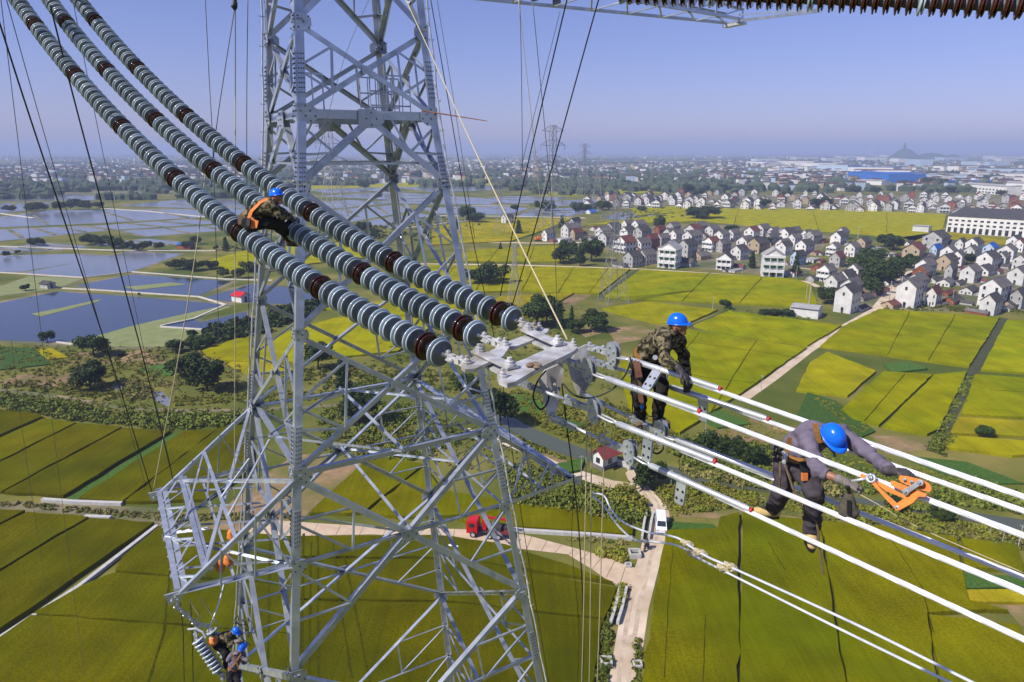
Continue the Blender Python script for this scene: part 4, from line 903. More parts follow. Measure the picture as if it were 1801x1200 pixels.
# the worker in grey-violet workwear bending over the clamp
J = JJ(pelvis=(1393, 806, 6.62), waist=(1404, 787, 6.5), chest=(1428, 768, 6.36), neck=(1453, 764, 6.2), head=(1464, 772, 6.05), shL=(1422, 778, 6.14), elL=(1442, 830, 5.86), wrL=(1480, 845, 5.72),
       shR=(1480, 764, 6.2), elR=(1521, 792, 5.95), wrR=(1565, 828, 5.55), hipL=(1384, 822, 6.62), knL=(1376, 864, 6.6), anL=(1359, 893, 6.9), hipR=(1415, 826, 6.45), knR=(1432, 868, 6.22), anR=(1427, 930, 6.42))
def ex_purple(e, J):
    n = CDv(0, .3, .95); b = MB()
    strap(b, [P(1433, 745, 6.12), P(1437, 760, 6.08), P(1440, 778, 6.06), P(1434, 800, 6.18), P(1416, 812, 6.3)], .05, n); strap(b, [P(1390, 770, 6.4), P(1385, 790, 6.42), P(1380, 800, 6.42)], .05, n)
    strap(b, [P(1378, 803, 6.44), P(1398, 810, 6.36), P(1420, 813, 6.3)], .06, n); b.build('harness', M['strap'], e)
    b = MB(); b.bar(P(1414, 812, 6.26), P(1415, 830, 6.24), .07, .045, n); b.build('radio_pouch', M['dark'], e)
    b = MB(); b.bar(P(1415, 832, 6.23), P(1415, 845, 6.24), .05, .03, n); b.build('orange_pouch', M['strap_o'], e)
    b = MB()
    for (x, y) in ((1361, 783), (1366, 790), (1372, 786), (1364, 797)): b.tube([P(1384, 790, 6.5), P(x + 8, y, 6.5), P(x, y, 6.5), P(x - 2, y + 7, 6.5)], .022, 7)
    b.build('glove_bundle', M['dark'], e)
    b = MB()
    for i in range(5): b.lathe([(-.008, .022), (.008, .022)], 9, P(1379 + i % 2 * 3, 797 + i * 4, 6.4), CDv(.3, .1 * i, .9))
    b.tube([P(1379, 796, 6.4), P(1382, 806, 6.38), P(1380, 816, 6.4)], .014, 8); b.build('carabiner', M['plate'], e)
    b = MB(); b.tube([P(1372, 812, 6.42), P(1372, 840, 6.4), P(1371, 856, 6.45)], .01, 6)
    b.tube([P(1380, 816, 6.4), P(1395, 860, 6.3), P(1412, 895, 6.25), P(1436, 918, 6.25), P(1439, 935, 6.25), P(1442, 968, 6.25), P(1448, 1010, 6.25)], .011, 6); b.build('lanyard', M['boot_drk'], e)
    b = MB(); strap(b, [P(1466, 790, 5.98), P(1468, 802, 5.96)], .025, n); b.build('chin_strap_end', M['dark'], e)
person('worker in grey violet overalls and blue hard hat bending over the orange clamp', J, M['purple'], M['trouser'], {'L': .22, 'R': .93},
       {'L': (CDv(.85, -.4, .3), CDv(-.1, .85, .5), -1, .85, M['glove']), 'R': (CDv(.97, -.1, .2), CDv(.1, .9, .42), 1, .3, M['glove_d'])},
       {'L': (P(1334, 902, 6.95), CDv(0, .95, .25), M['boot_tan']), 'R': (P(1441, 962, 6.18), CDv(.05, .8, .6), M['boot_tan'])}, dict(up=CDv(.02, .60, .80), front=CDv(.25, -.85, .5)), ex_purple)
# the worker crouching on the insulator strings
J = JJ(pelvis=(437, 389, 10.9), waist=(447, 378, 10.86), chest=(464, 366, 10.82), neck=(478, 357, 10.8), head=(487, 348, 10.78), shL=(478, 364, 10.62), elL=(492, 378, 10.65), wrL=(508, 381, 10.9),
       shR=(474, 358, 11.05), elR=(495, 372, 11.2), wrR=(514, 388, 11.35), hipL=(440, 394, 10.8), knL=(490, 390, 10.95), anL=(509, 421, 11.5), hipR=(444, 391, 11.05), knR=(486, 395, 11.15), anR=(503, 413, 11.6))
def ex_sit(e, J):
    n = CDv(0, .5, .8); b = MB(); strap(b, [P(436, 388, 10.7), P(442, 372, 10.68), P(458, 356, 10.66), P(470, 350, 10.7)], .06, n); strap(b, [P(440, 384, 10.66), P(446, 390, 10.66), P(444, 401, 10.66)], .07, n); strap(b, [P(452, 388, 10.64), P(449, 400, 10.66)], .06, n); b.build('harness', M['strap_o'], e)
    b = MB(); b.bar(P(428, 380, 10.8), P(428, 396, 10.8), .13, .11, n); b.build('tool_bag', M['boot_drk'], e)
    b = MB(); b.bar(P(438, 384, 10.62), P(437, 398, 10.62), .05, .04, n); b.build('black_strap', M['dark'], e)
    b = MB(); b.tube([P(452, 455, 10.2), P(460, 468, 10.15), P(475, 477, 10.1), P(490, 475, 10.05)], .014, 6); b.build('loose_cord', M['dark'], e)
person('worker in camouflage and orange harness crouching astride the insulator strings', J, M['camo'], M['black'], {'L': .95, 'R': .95},
       {'L': (CDv(.9, -.3, 0), CDv(.2, .8, .5), 1, .6, M['glove_d']), 'R': (CDv(.8, -.6, 0), CDv(.3, .8, .5), -1, .6, M['glove_d'])},
       {'L': (P(517, 424, 11.45), CDv(0, .95, .25), M['boot_drk']), 'R': (P(512, 417, 11.6), CDv(0, .95, .25), M['boot_drk'])}, dict(up=CDv(-.15, .97, .15), front=CDv(.85, -.4, .35)), ex_sit, .014)
# two workers hanging below the left bracket arm
DW_ = 19.3
J = JJ(pelvis=(380, 1130, DW_), waist=(386, 1124, DW_), chest=(398, 1120, DW_), neck=(409, 1115, DW_), head=(415, 1111, DW_ - .02), shL=(400, 1123, DW_ - .2), elL=(404, 1136, DW_ - .25), wrL=(412, 1128, DW_ - .3), shR=(402, 1116, DW_ + .2), elR=(412, 1124, DW_ + .2), wrR=(420, 1130, DW_ + .1),
       hipL=(384, 1136, DW_ - .08), knL=(396, 1150, DW_ - .15), anL=(398, 1172, DW_ - .1), hipR=(388, 1133, DW_ + .1), knR=(403, 1152, DW_ + .1), anR=(402, 1172, DW_ + .1))
def ex_low(e, J):
    b = MB(); b.lathe([(-.1, .06), (0, .13), (.1, .10), (.14, .04)], 12, P(375, 1129, DW_ - .25), CDv(.3, 1, 0)); b.build('orange_pouch', M['strap_o'], e)
hd = {'L': (CDv(.8, .2, .2), CDv(0, .8, .5), 1, .6, M['glove']), 'R': (CDv(.8, -.2, .2), CDv(0, .8, .5), -1, .6, M['glove'])}
bt = lambda a, b_: {'L': (a, CDv(0, .9, .4), M['boot_drk']), 'R': (b_, CDv(0, .9, .4), M['boot_drk'])}
person('worker in tan camouflage with an orange pouch, hanging below the left bracket arm', J, M['camo'], M['black'], {'L': .9, 'R': .9}, hd, bt(P(406, 1176, DW_ - .15), P(410, 1176, DW_)), dict(up=CDv(.3, .8, .45), front=CDv(.8, -.5, .2)), ex_low, .018)
J = JJ(pelvis=(410, 1178, DW_ - .3), waist=(411, 1168, DW_ - .3), chest=(416, 1156, DW_ - .3), neck=(423, 1146, DW_ - .25), head=(427, 1139, DW_ - .22), shL=(409, 1152, DW_ - .35), elL=(402, 1160, DW_ - .4), wrL=(408, 1150, DW_ - .4), shR=(427, 1153, DW_ - .2), elR=(430, 1165, DW_ - .2), wrR=(427, 1158, DW_ - .4),
       hipL=(405, 1184, DW_ - .3), knL=(404, 1204, DW_ - .45), anL=(404, 1228, DW_ - .3), hipR=(416, 1184, DW_ - .25), knR=(418, 1204, DW_ - .4), anR=(418, 1228, DW_ - .2))
def ex_low2(e, J):
    b = MB(); n = CDv(0, .4, .9); strap(b, [P(408, 1150, DW_ - .52), P(416, 1166, DW_ - .5), P(420, 1178, DW_ - .48)], .035, n); strap(b, [P(424, 1150, DW_ - .46), P(414, 1166, DW_ - .5), P(404, 1176, DW_ - .48)], .035, n); b.build('harness', M['strap'], e)
person('worker in grey violet jacket seen from behind, hanging below the bracket arm', J, M['purple'], M['black'], {'L': .9, 'R': .9}, hd, bt(P(404, 1234, DW_ - .45), P(418, 1234, DW_ - .4)), dict(up=CDv(.15, .85, .5), front=CDv(.3, .1, -.9)), ex_low2, .018)
# ---------------------------------------------------------------- the orange clamp and the bag
A3, d3 = LINE['c3']
def on3(px):                                        # point of conductor c3 under photo column px
    lo, hi = -1.0, 20.0
    for _ in range(50):
        m_ = (lo + hi) / 2
        if proj(A3 + d3 * m_)[0] < px: lo = m_
        else: hi = m_
    return A3 + d3 * lo
cl = empty('wire_grip_clamp', on3(1600), 'orange folding cable grip clamped on the conductor, handle held by the bending worker', 'cable clamp')
nz = (CDv(0, 0, 1) - d3 * CDv(0, 0, 1).dot(d3)).normalized(); uz = d3.cross(nz); uz = uz if uz.z > 0 else -uz
C0 = on3(1600); dd = proj(C0)[2]
def K(px, py, off=0.0):                             # place in the plane of the clamp, which hangs beside the conductor
    r = ray(px, py); t = (C0 - Vector((0, 0, H))).dot(nz) / r.dot(nz); return Vector((0, 0, H)) + r * t + nz * off
def clp(name, pts, off, t=.02, m='orange'):
    b = MB(); b.plate([K(x, y, off) for x, y in pts], nz, t); return b.build(name, M[m], cl)
clp('upper_jaw', [(1587, 838), (1600, 839), (1628, 846), (1638, 852), (1643, 861), (1640, 867), (1630, 865), (1612, 859), (1590, 850), (1585, 845)], .045, .022)
clp('lower_jaw', [(1572, 849), (1578, 848), (1608, 860), (1636, 871), (1633, 876), (1620, 875), (1600, 868), (1574, 856)], .06, .03)
clp('lower_jaw', [(1572, 852), (1636, 873), (1630, 878), (1600, 874), (1574, 860)], -.05, .03)
clp('long_arm', [(1518, 836), (1521, 835), (1541, 845), (1552, 860), (1588, 892), (1590, 897), (1583, 900), (1577, 895), (1536, 850), (1519, 842)], .045, .02)
clp('long_arm', [(1545, 846), (1565, 857), (1592, 871), (1600, 876), (1595, 878), (1560, 864), (1548, 854)], .03, .018)
clp('short_arm', [(1577, 893), (1584, 887), (1600, 876), (1606, 868), (1625, 872), (1612, 886), (1590, 898), (1582, 900)], .066, .02)
b = MB(); b.bar(K(1602, 868, .10), K(1627, 851, .10), .036, .022, nz)
for x, y, rr in ((1602, 868, .024), (1627, 852, .024)): b.lathe([(-.06, rr * .8), (.035, rr * .8), (.036, rr * .45), (.05, rr * .45)], 14, K(x, y, .08), nz); b.lathe([(-.012, rr), (.012, rr)], 14, K(x, y, .10), nz)
b.build('lever_link', M['cap'], cl)
for x, y, rr in ((1583, 894, .02), (1537, 843, .02), (1597, 846, .016), (1609, 850, .016)):
    b = MB(); b.lathe([(-.03, rr * .8), (.022, rr * .8), (.024, rr * .4), (.034, rr * .4)], 14, K(x, y, .055), nz); b.build('pivot_bolt', M['cap'], cl)
b = MB(); b.tube([K(1503, 848, .06), K(1530, 843.5, .06)], .012, 8); N = 14
b.tube([K(1537, 843, .06) + (uz * math.cos(a) + d3 * math.sin(a)) * .03 for a in np.linspace(0, 6.2832, N)], .012, 6); b.build('pull_handle', M['plate'], cl, True)
bagc = P(1493, 862, 5.68)
bag = empty('tool_bag', bagc, 'dark canvas tool bag hanging from the gloved hand beside the orange clamp', 'bag')
sdf_mesh('bag_body', [(P(1493, 874, 5.7), P(1486, 900, 5.72), .03, .055), (P(1493, 874, 5.7), P(1493, 903, 5.72), .03, .055), (P(1493, 874, 5.7), P(1500, 900, 5.7), .03, .05)], .008, mat('olive_canvas', (.06, .05, .035), .95, 0, (.09, .075, .05), 30), bag, .03, .004, 40)
b = MB(); b.tube([P(1490, 856, 5.66), P(1493, 866, 5.68), P(1493, 876, 5.7)], [.02, .012, .02], 8); b.bar(P(1493, 880, 5.64), P(1493, 905, 5.64), .03, .01, CDv(0, 0, 1)); b.tube([P(1493, 903, 5.72), P(1493, 916, 5.72)], .012, 6); b.build('bag_strap', M['dark'], bag)
# ---------------------------------------------------------------- vegetation
rng = np.random.default_rng(7)
def leaf_mat(n, a, b, c): return mat(n, a, .75, 0, b, .9, 6, spec=.15, rand=.25, c3=c, s3=.35, stops=(.35, .65))
M['leaf'] = leaf_mat('dark_tree_leaves', (.018, .036, .008), (.055, .085, .015), (.03, .052, .010))
M['leaf2'] = leaf_mat('shrub_leaves', (.08, .12, .016), (.18, .20, .032), (.14, .165, .02))
M['leaf3'] = leaf_mat('dry_reeds', (.18, .165, .045), (.30, .25, .08), (.13, .15, .03))
M['leaf4'] = leaf_mat('bright_weeds', (.13, .165, .012), (.24, .245, .025), (.19, .17, .025))
M['bark'] = mat('bark', (.06, .045, .03), .9, 0, (.09, .07, .05), 6)
def leaves(cent, rad, n, size, flat=1.0):
    """n leaf-sized faces spread through ellipsoids cent[k], rad[k]"""
    k = rng.integers(0, len(cent), n); d = rng.normal(size=(n, 3)); d /= np.linalg.norm(d, axis=1)[:, None]
    r = rng.random(n) ** (.28); p = np.array(cent)[k] + d * np.array(rad)[k] * r[:, None]
    nrm = d + rng.normal(size=(n, 3)) * .55; nrm /= np.linalg.norm(nrm, axis=1)[:, None]
    t = np.cross(nrm, rng.normal(size=(n, 3))); t /= np.linalg.norm(t, axis=1)[:, None]; b = np.cross(nrm, t)
    s = size * (.6 + .8 * rng.random(n))[:, None]
    V = np.stack([p - t * s - b * s * .6, p + t * s - b * s * .6, p + t * s * .7 + b * s * .8, p - t * s * .7 + b * s * .8], 1).reshape(-1, 3)
    return V, np.arange(4 * n).reshape(-1, 4)
def leaf_mesh(name, V, Fc, m):
    me = bpy.data.meshes.new(name); me.from_pydata(V.tolist(), [], Fc.tolist()); me.materials.append(m); return me
TREES = {}
def tree_proto(kind, seed):
    global rng
    rng = np.random.default_rng(seed)
    if kind == 'round':
        n = 13; c = [(0, 0, .62)] + [(.30 * math.cos(a) * (.7 + .5 * rng.random()), .30 * math.sin(a) * (.7 + .5 * rng.random()), .38 + .45 * rng.random()) for a in np.linspace(0, 6.28 * 2, n)]
        rd = [(.26, .26, .26)] + [(.15 + .1 * rng.random(),) * 3 for _ in range(n)]; V, Fc = leaves(c, rd, 2300, .036)
    elif kind == 'tall':
        n = 12; c = [(.10 * math.cos(i * 2.4), .10 * math.sin(i * 2.4), .22 + .68 * i / n) for i in range(n)]; rd = [(.17 - .10 * i / n + .03 * rng.random(),) * 2 + (.11,) for i in range(n)]; V, Fc = leaves(c, rd, 1700, .030)
    elif kind == 'cone':
        n = 12; c = [(.03 * math.cos(i * 2.4), .03 * math.sin(i * 2.4), .1 + .82 * i / n) for i in range(n)]; rd = [(.19 * (1 - i / n) + .025,) * 2 + (.08,) for i in range(n)]; V, Fc = leaves(c, rd, 1500, .024)
    else:
        n = 16; c = [(.75 * (rng.random() - .5) * 1.5, .5 * (rng.random() - .5) * 1.5, .3 + .42 * rng.random()) for i in range(n)]; rd = [(.2 + .08 * rng.random(),) * 3 for _ in range(n)]; V, Fc = leaves(c, rd, 2600, .036)
    V[:, 2] = np.maximum(V[:, 2], .02)
    cm = leaf_mesh('crown', V, Fc, M['leaf'])
    b = MB(); b.tube([(0, 0, 0), (.01, 0, .25), (0, .01, .55)], [.035, .025, .012], 7)
    for i in range(5):
        a = i * 2.2; b.tube([(0, 0, .22 + i * .06), (.2 * math.cos(a), .2 * math.sin(a), .42 + i * .06)], [.016, .005], 5)
    tm = b.build('trunk', M['bark'], mesh_only=True); return cm, tm
for kk in ('round', 'tall', 'cone', 'clump'): TREES[kk] = [tree_proto(kk, s) for s in (3, 8, 21)]
NTREE = [0]
def tree(px, py, hpx, kind, label, group='trees on the plain', wide=1.0, parts=True):
    p = G(px, py); d = proj(p)[2]; h = hpx * d / F / .95; i = NTREE[0]; NTREE[0] += 1
    cm, tm = TREES[kind][i % 3]
    if not parts:
        o = bpy.data.objects.new('tree', cm); col.objects.link(o); tag(o, label, 'tree', group); o.location = p; o.scale = (h * wide, h * wide, h); o.rotation_euler.z = i * 1.7; return o
    e = empty('tree', p, label, 'tree', group)
    for nm, me in (('crown', cm), ('trunk', tm)):
        o = bpy.data.objects.new(nm, me); col.objects.link(o); o.parent = e
    e.scale = (h * wide, h * wide, h); e.rotation_euler.z = i * 1.7; return e
for t in ((165, 626, 36, 'round', 1.25, 'big round dark tree standing alone on the pond bank'), (160, 684, 46, 'round', 1.1, 'dark bushy tree beside the small pool in the meadow'), (84, 602, 20, 'round', 1.0, 'small round tree right on the edge of the big pond'),
          (310, 620, 22, 'round', 1.2, 'low dark tree left of the paired meadow trees'), (325, 662, 40, 'round', 1.2, 'left tree of the dark meadow pair by the tower leg'), (365, 688, 58, 'round', 1.0, 'big right tree of the dark meadow pair by the tower leg'),
          (352, 614, 26, 'clump', 1.0, 'dark tree clump on the lower pond corner'), (560, 650, 52, 'round', .8, 'dark tree between the two front tower legs'), (605, 692, 62, 'tall', .8, 'slim dark poplar seen through the tower bracing'),
          (635, 745, 60, 'round', 1.0, 'bushy green tree seen through the lower tower bracing'), (880, 748, 68, 'round', .8, 'leafy tree on the canal bank beside the right tower leg'), (820, 690, 30, 'round', 1.2, 'low tree on the meadow behind the yoke'),
          (945, 574, 46, 'round', 1.1, 'dark grove tree left, just behind the string ends'), (962, 570, 52, 'round', .9, 'tallest grove tree just behind the string ends'), (985, 578, 40, 'cone', .9, 'dark conical grove tree beside the tan rope'), (1005, 572, 36, 'cone', .7, 'thin conical tree right of the grove'),
          (1048, 582, 36, 'round', 1.1, 'round dark tree left of the ploughed plot'), (1012, 585, 22, 'round', 1.3, 'low bush-like tree by the ploughed plot'), (1275, 545, 18, 'round', 1.0, 'small tree on the ditch above the camouflage worker'),
          (1130, 862, 60, 'tall', .95, 'dark cypress-like tree at the road bend'), (1150, 850, 40, 'round', .9, 'shrubby tree beside the cypress at the road bend'), (1640, 912, 46, 'cone', .9, 'dark conical tree below the orange clamp'), (1660, 918, 22, 'round', 1.2, 'round bush beside the conical tree below the clamp'),
          (1575, 898, 24, 'round', 1.3, 'dark bush on the canal bank under the clamp'), (1345, 556, 12, 'round', 1.6, 'low tree in the row left of the green-roofed shed'), (1365, 557, 14, 'round', 1.5, 'middle low tree in the row by the green-roofed shed'), (1385, 558, 14, 'round', 1.3, 'right low tree in the row by the green-roofed shed'),
          (1730, 770, 22, 'round', 1.1, 'small tree by the ditch at the right edge'), (1240, 800, 42, 'clump', 1.0, 'reedy tree clump on the far canal bank'), (1310, 815, 44, 'clump', .9, 'willowy clump on the canal bank left of the bending worker'),
          (1040, 460, 40, 'round', .95, 'large dark tree at the left village edge'), (1000, 458, 34, 'round', .9, 'dark tree at the field corner by the village'), (985, 464, 28, 'round', .9, 'smaller dark tree at the field corner by the village'), (1020, 468, 34, 'tall', 1.0, 'slender dark tree between the field-corner trees and the village'),
          (1160, 404, 24, 'round', .8, 'tree behind the village roofs'), (1286, 412, 16, 'round', 1.2, 'tree between grey roofs at the back of the village'), (1322, 472, 32, 'cone', 1.0, 'dark tree left of the green-windowed building'), (1398, 486, 44, 'cone', .7, 'tall dark conifer right of the green-windowed building'),
          (1340, 440, 24, 'round', 1.1, 'tree among the middle houses'), (1240, 385, 24, 'clump', 1.5, 'big isolated grove in the far rice field'), (1555, 435, 24, 'round', 1.0, 'tree left of the lane at the back of the eastern village'), (1570, 440, 26, 'round', 1.2, 'tree right of the lane at the back of the eastern village'),
          (1530, 470, 34, 'round', 1.2, 'large leafy tree in the village grove, left'), (1550, 498, 44, 'clump', 1.0, 'largest dark tree mass in the village grove'), (1520, 490, 38, 'round', 1.2, 'front tree of the village grove beside white gables'), (1575, 490, 40, 'round', .9, 'right tree of the village grove'),
          (1532, 520, 34, 'round', .9, 'tree between the grove and the lane'), (1455, 534, 28, 'round', 1.2, 'dark bushes before the grey gabled house'), (1700, 465, 20, 'round', 1.0, 'tree before the yellow house'), (1602, 472, 24, 'round', 1.0, 'tree beside the long brown house'), (1705, 490, 22, 'round', 1.0, 'tree behind the big white house'),
          (245, 520, 5, 'round', 1, 'tiny bush on a pond dike'), (45, 512, 12, 'round', 1.1, 'small tree on the duckweed bank')):
    tree(t[0], t[1], t[2], t[3], t[5], wide=t[4] * (1.2 if t[3] in ('round', 'clump') else 1.1))
FARL = 'small far tree standing along the pond dikes'
for (x, y, h, k) in ((55, 372, 16, 'clump'), (62, 374, 18, 'round'), (74, 373, 16, 'round'), (105, 371, 16, 'round'), (130, 370, 20, 'round'), (142, 370, 20, 'round'), (150, 370, 17, 'round'), (172, 366, 12, 'clump'), (15, 372, 12, 'clump'), (62, 432, 14, 'clump'),
                     (70, 433, 14, 'round'), (160, 430, 20, 'clump'), (185, 432, 18, 'clump'), (205, 436, 20, 'clump'), (225, 440, 16, 'round'), (240, 442, 14, 'round'), (258, 440, 16, 'round'), (280, 440, 14, 'round'), (12, 452, 10, 'round'), (32, 448, 8, 'round'),
                     (398, 442, 26, 'cone'), (345, 430, 14, 'round'), (330, 438, 16, 'clump'), (312, 474, 20, 'clump'), (340, 476, 20, 'clump'), (366, 474, 18, 'clump'), (395, 488, 16, 'round'), (420, 490, 18, 'round'), (440, 478, 20, 'clump'), (380, 440, 8, 'round'),
                     (640, 412, 22, 'round'), (655, 418, 18, 'clump'), (690, 340, 14, 'clump'), (640, 332, 14, 'clump'), (665, 352, 12, 'round'), (805, 405, 22, 'cone'), (822, 388, 24, 'round'), (836, 392, 20, 'clump'), (855, 500, 40, 'clump'), (840, 500, 26, 'round'),
                     (905, 372, 12, 'round'), (950, 370, 16, 'round'), (965, 372, 20, 'clump'), (880, 440, 14, 'cone'), (912, 412, 26, 'cone'), (988, 402, 24, 'cone'), (1018, 374, 20, 'clump'), (1035, 372, 14, 'clump'), (1060, 370, 18, 'clump'), (1100, 330, 14, 'clump'),
                     (1130, 372, 10, 'clump'), (1210, 342, 18, 'round'), (1225, 345, 12, 'clump'), (1452, 364, 18, 'round'), (1435, 366, 16, 'round'), (1345, 366, 16, 'round'), (1500, 338, 12, 'clump'), (1540, 340, 12, 'clump'), (1590, 330, 14, 'clump'), (1630, 325, 14, 'clump'), (1655, 328, 14, 'clump'),
                     (470, 330, 10, 'clump'), (560, 322, 12, 'clump'), (590, 325, 12, 'clump'), (735, 312, 12, 'clump'), (700, 388, 8, 'round'), (760, 358, 10, 'clump'), (1385, 345, 10, 'clump'), (1330, 330, 12, 'clump'), (1265, 335, 12, 'clump'), (1760, 344, 10, 'clump'), (1740, 408, 10, 'clump'), (1765, 410, 11, 'clump'), (1790, 412, 12, 'clump')):
    tree(x, y, h, k, FARL if x < 1000 and y < 450 else ('dark bushes along the pond and meadow margin' if x < 900 else 'far tree near the distant roofs'), group='far trees by the ponds' if x < 1000 and y < 450 else ('margin bushes' if x < 900 else 'far trees near the roofs'), wide=1.3, parts=False)
def scrub(name, poly, n, h, m, size=.15, per=58, kind='stuff'):
    """ground cover of low leafy clumps inside a ground polygon"""
    ps = [G(*p) for p in poly]; xs, ys = [p.x for p in ps], [p.y for p in ps]; c = []
    while len(c) < n:
        x, y = rng.uniform(min(xs), max(xs)), rng.uniform(min(ys), max(ys)); ins = False; j = len(ps) - 1
        for i in range(len(ps)):
            if (ps[i].y > y) != (ps[j].y > y) and x < (ps[j].x - ps[i].x) * (y - ps[i].y) / (ps[j].y - ps[i].y) + ps[i].x: ins = not ins
            j = i
        if ins: c.append((x, y))
    cent, rad = [], []
    for x, y in c:
        s = h * (.22 + .85 * rng.random() ** 1.8); cent.append((x, y, s * .4)); rad.append((s * (.7 + .6 * rng.random()), s * (.7 + .6 * rng.random()), s * .6))
    V, Fc = leaves(cent, rad, n * per, size * h ** .5); V[:, 2] = np.maximum(V[:, 2], .03)
    return tag(bpy.data.objects.new(name, leaf_mesh(name, V, Fc, M[m])), kind=kind) if False else tag(link(name, leaf_mesh(name, V, Fc, M[m])), kind=kind)
rng = np.random.default_rng(11)
for a in (('undergrowth', [(0, 694), (60, 704), (200, 724), (330, 735), (420, 728), (440, 745), (300, 758), (120, 740), (0, 718)], 300, 1.5, 'leaf2'), ('undergrowth', [(240, 735), (420, 735), (440, 750), (260, 752)], 130, 1.9, 'leaf2'),
          ('undergrowth', [(0, 612), (100, 610), (270, 640), (300, 660), (180, 690), (60, 660), (0, 650)], 260, .8, 'leaf4'), ('undergrowth', [(200, 640), (300, 600), (420, 640), (430, 690), (240, 680)], 260, .9, 'leaf3'),
          ('undergrowth', [(520, 650), (760, 640), (860, 690), (760, 690), (560, 700)], 240, 1.1, 'leaf2'), ('undergrowth', [(560, 720), (720, 710), (850, 770), (740, 810), (640, 815), (560, 790)], 420, 1.2, 'leaf2'),
          ('undergrowth', [(620, 760), (720, 760), (740, 805), (640, 812)], 120, 1.3, 'leaf4'), ('undergrowth', [(860, 690), (960, 690), (1060, 740), (1080, 790), (1020, 785), (930, 740), (880, 715)], 330, .9, 'leaf4'),
          ('undergrowth', [(905, 890), (880, 830), (960, 830), (1060, 870), (1110, 880), (1135, 905), (1110, 928), (1010, 900)], 480, 1.5, 'leaf2'), ('undergrowth', [(1050, 870), (1100, 862), (1130, 890), (1125, 915)], 110, 1.6, 'leaf4'),
          ('undergrowth', [(1150, 862), (1240, 850), (1330, 872), (1340, 890), (1190, 905), (1170, 885)], 240, .9, 'leaf4'), ('undergrowth', [(1180, 775), (1260, 770), (1400, 800), (1460, 830), (1400, 855), (1300, 845), (1200, 818)], 420, 1.5, 'leaf2'),
          ('undergrowth', [(1290, 780), (1420, 790), (1500, 830), (1480, 862), (1380, 852)], 200, 1.0, 'leaf3'), ('undergrowth', [(1480, 830), (1700, 845), (1801, 870), (1801, 905), (1640, 882), (1480, 864)], 420, 1.2, 'leaf2'),
          ('undergrowth', [(1340, 878), (1500, 890), (1640, 910), (1801, 945), (1801, 968), (1600, 930), (1440, 912)], 420, .9, 'leaf4'), ('undergrowth', [(1660, 925), (1801, 950), (1801, 965), (1650, 945)], 120, .9, 'leaf3'),
          ('undergrowth', [(1430, 700), (1480, 715), (1530, 755), (1500, 770)], 90, .6, 'leaf4'), ('undergrowth', [(1650, 765), (1680, 770), (1660, 800), (1636, 795)], 60, 1.1, 'leaf2'), ('undergrowth', [(1700, 665), (1716, 660), (1650, 790), (1632, 792)], 70, 1.0, 'leaf2'),
          ('undergrowth', [(1060, 1104), (1076, 1080), (1066, 1200), (1046, 1250), (1042, 1220)], 120, .7, 'leaf2'), ('undergrowth', [(1118, 1130), (1126, 1120), (1124, 1240), (1116, 1240)], 34, .6, 'leaf2'), ('undergrowth', [(1090, 1030), (1100, 1020), (1090, 1080), (1078, 1080)], 30, .8, 'leaf4'),
          ('undergrowth', [(0, 883), (120, 892), (300, 905), (520, 905), (520, 915), (280, 915), (130, 902), (0, 890)], 230, .5, 'leaf3'), ('undergrowth', [(1055, 967), (1105, 972), (1102, 990), (1052, 978)], 60, .7, 'leaf4'),
          ('undergrowth', [(1035, 942), (1110, 948), (1105, 962), (1000, 950)], 60, .4, 'leaf3'), ('undergrowth', [(640, 590), (930, 560), (1010, 590), (900, 640), (700, 640)], 240, .8, 'leaf2'), ('undergrowth', [(330, 590), (450, 560), (520, 540), (560, 530), (580, 545), (450, 590), (350, 615)], 240, 2.2, 'leaf', .3),
          ('undergrowth', [(1060, 700), (1110, 720), (1200, 770), (1180, 800), (1080, 790), (1060, 740)], 220, .8, 'leaf4'), ('undergrowth', [(1270, 545), (1430, 560), (1425, 568), (1280, 552)], 80, 1.0, 'leaf2'), ('undergrowth', [(1540, 535), (1801, 545), (1801, 552), (1560, 545)], 120, 1.1, 'leaf2'),
          ('undergrowth', [(395, 440), (440, 420), (640, 400), (640, 415), (440, 445)], 130, 2.0, 'leaf2', .35), ('undergrowth', [(640, 400), (760, 380), (860, 395), (760, 425), (650, 425)], 140, 1.8, 'leaf2', .35), ('undergrowth', [(1090, 372), (1220, 365), (1240, 378), (1100, 392)], 90, 1.6, 'leaf2', .4)):
    scrub(*a)
for a in (('undergrowth', [(200, 672), (240, 668), (272, 690), (262, 706), (215, 700)], 70, 1.3, 'leaf3'), ('undergrowth', [(300, 700), (420, 694), (560, 690), (560, 705), (420, 708), (310, 714)], 150, .8, 'leaf4'), ('undergrowth', [(0, 672), (60, 670), (190, 682), (250, 712), (120, 696), (0, 684)], 130, .8, 'leaf4'),
          ('undergrowth', [(560, 700), (620, 672), (700, 668), (760, 684), (700, 672), (620, 680)], 60, 1.0, 'leaf2'), ('undergrowth', [(1200, 826), (1300, 846), (1400, 857), (1480, 866), (1480, 874), (1300, 856), (1200, 836)], 70, 1.3, 'leaf3'), ('undergrowth', [(1560, 884), (1700, 902), (1700, 910), (1560, 892)], 40, 1.2, 'leaf2'),
          ('undergrowth', [(840, 742), (930, 780), (1020, 815), (960, 800), (880, 765)], 50, .9, 'leaf4')):
    scrub(*a)
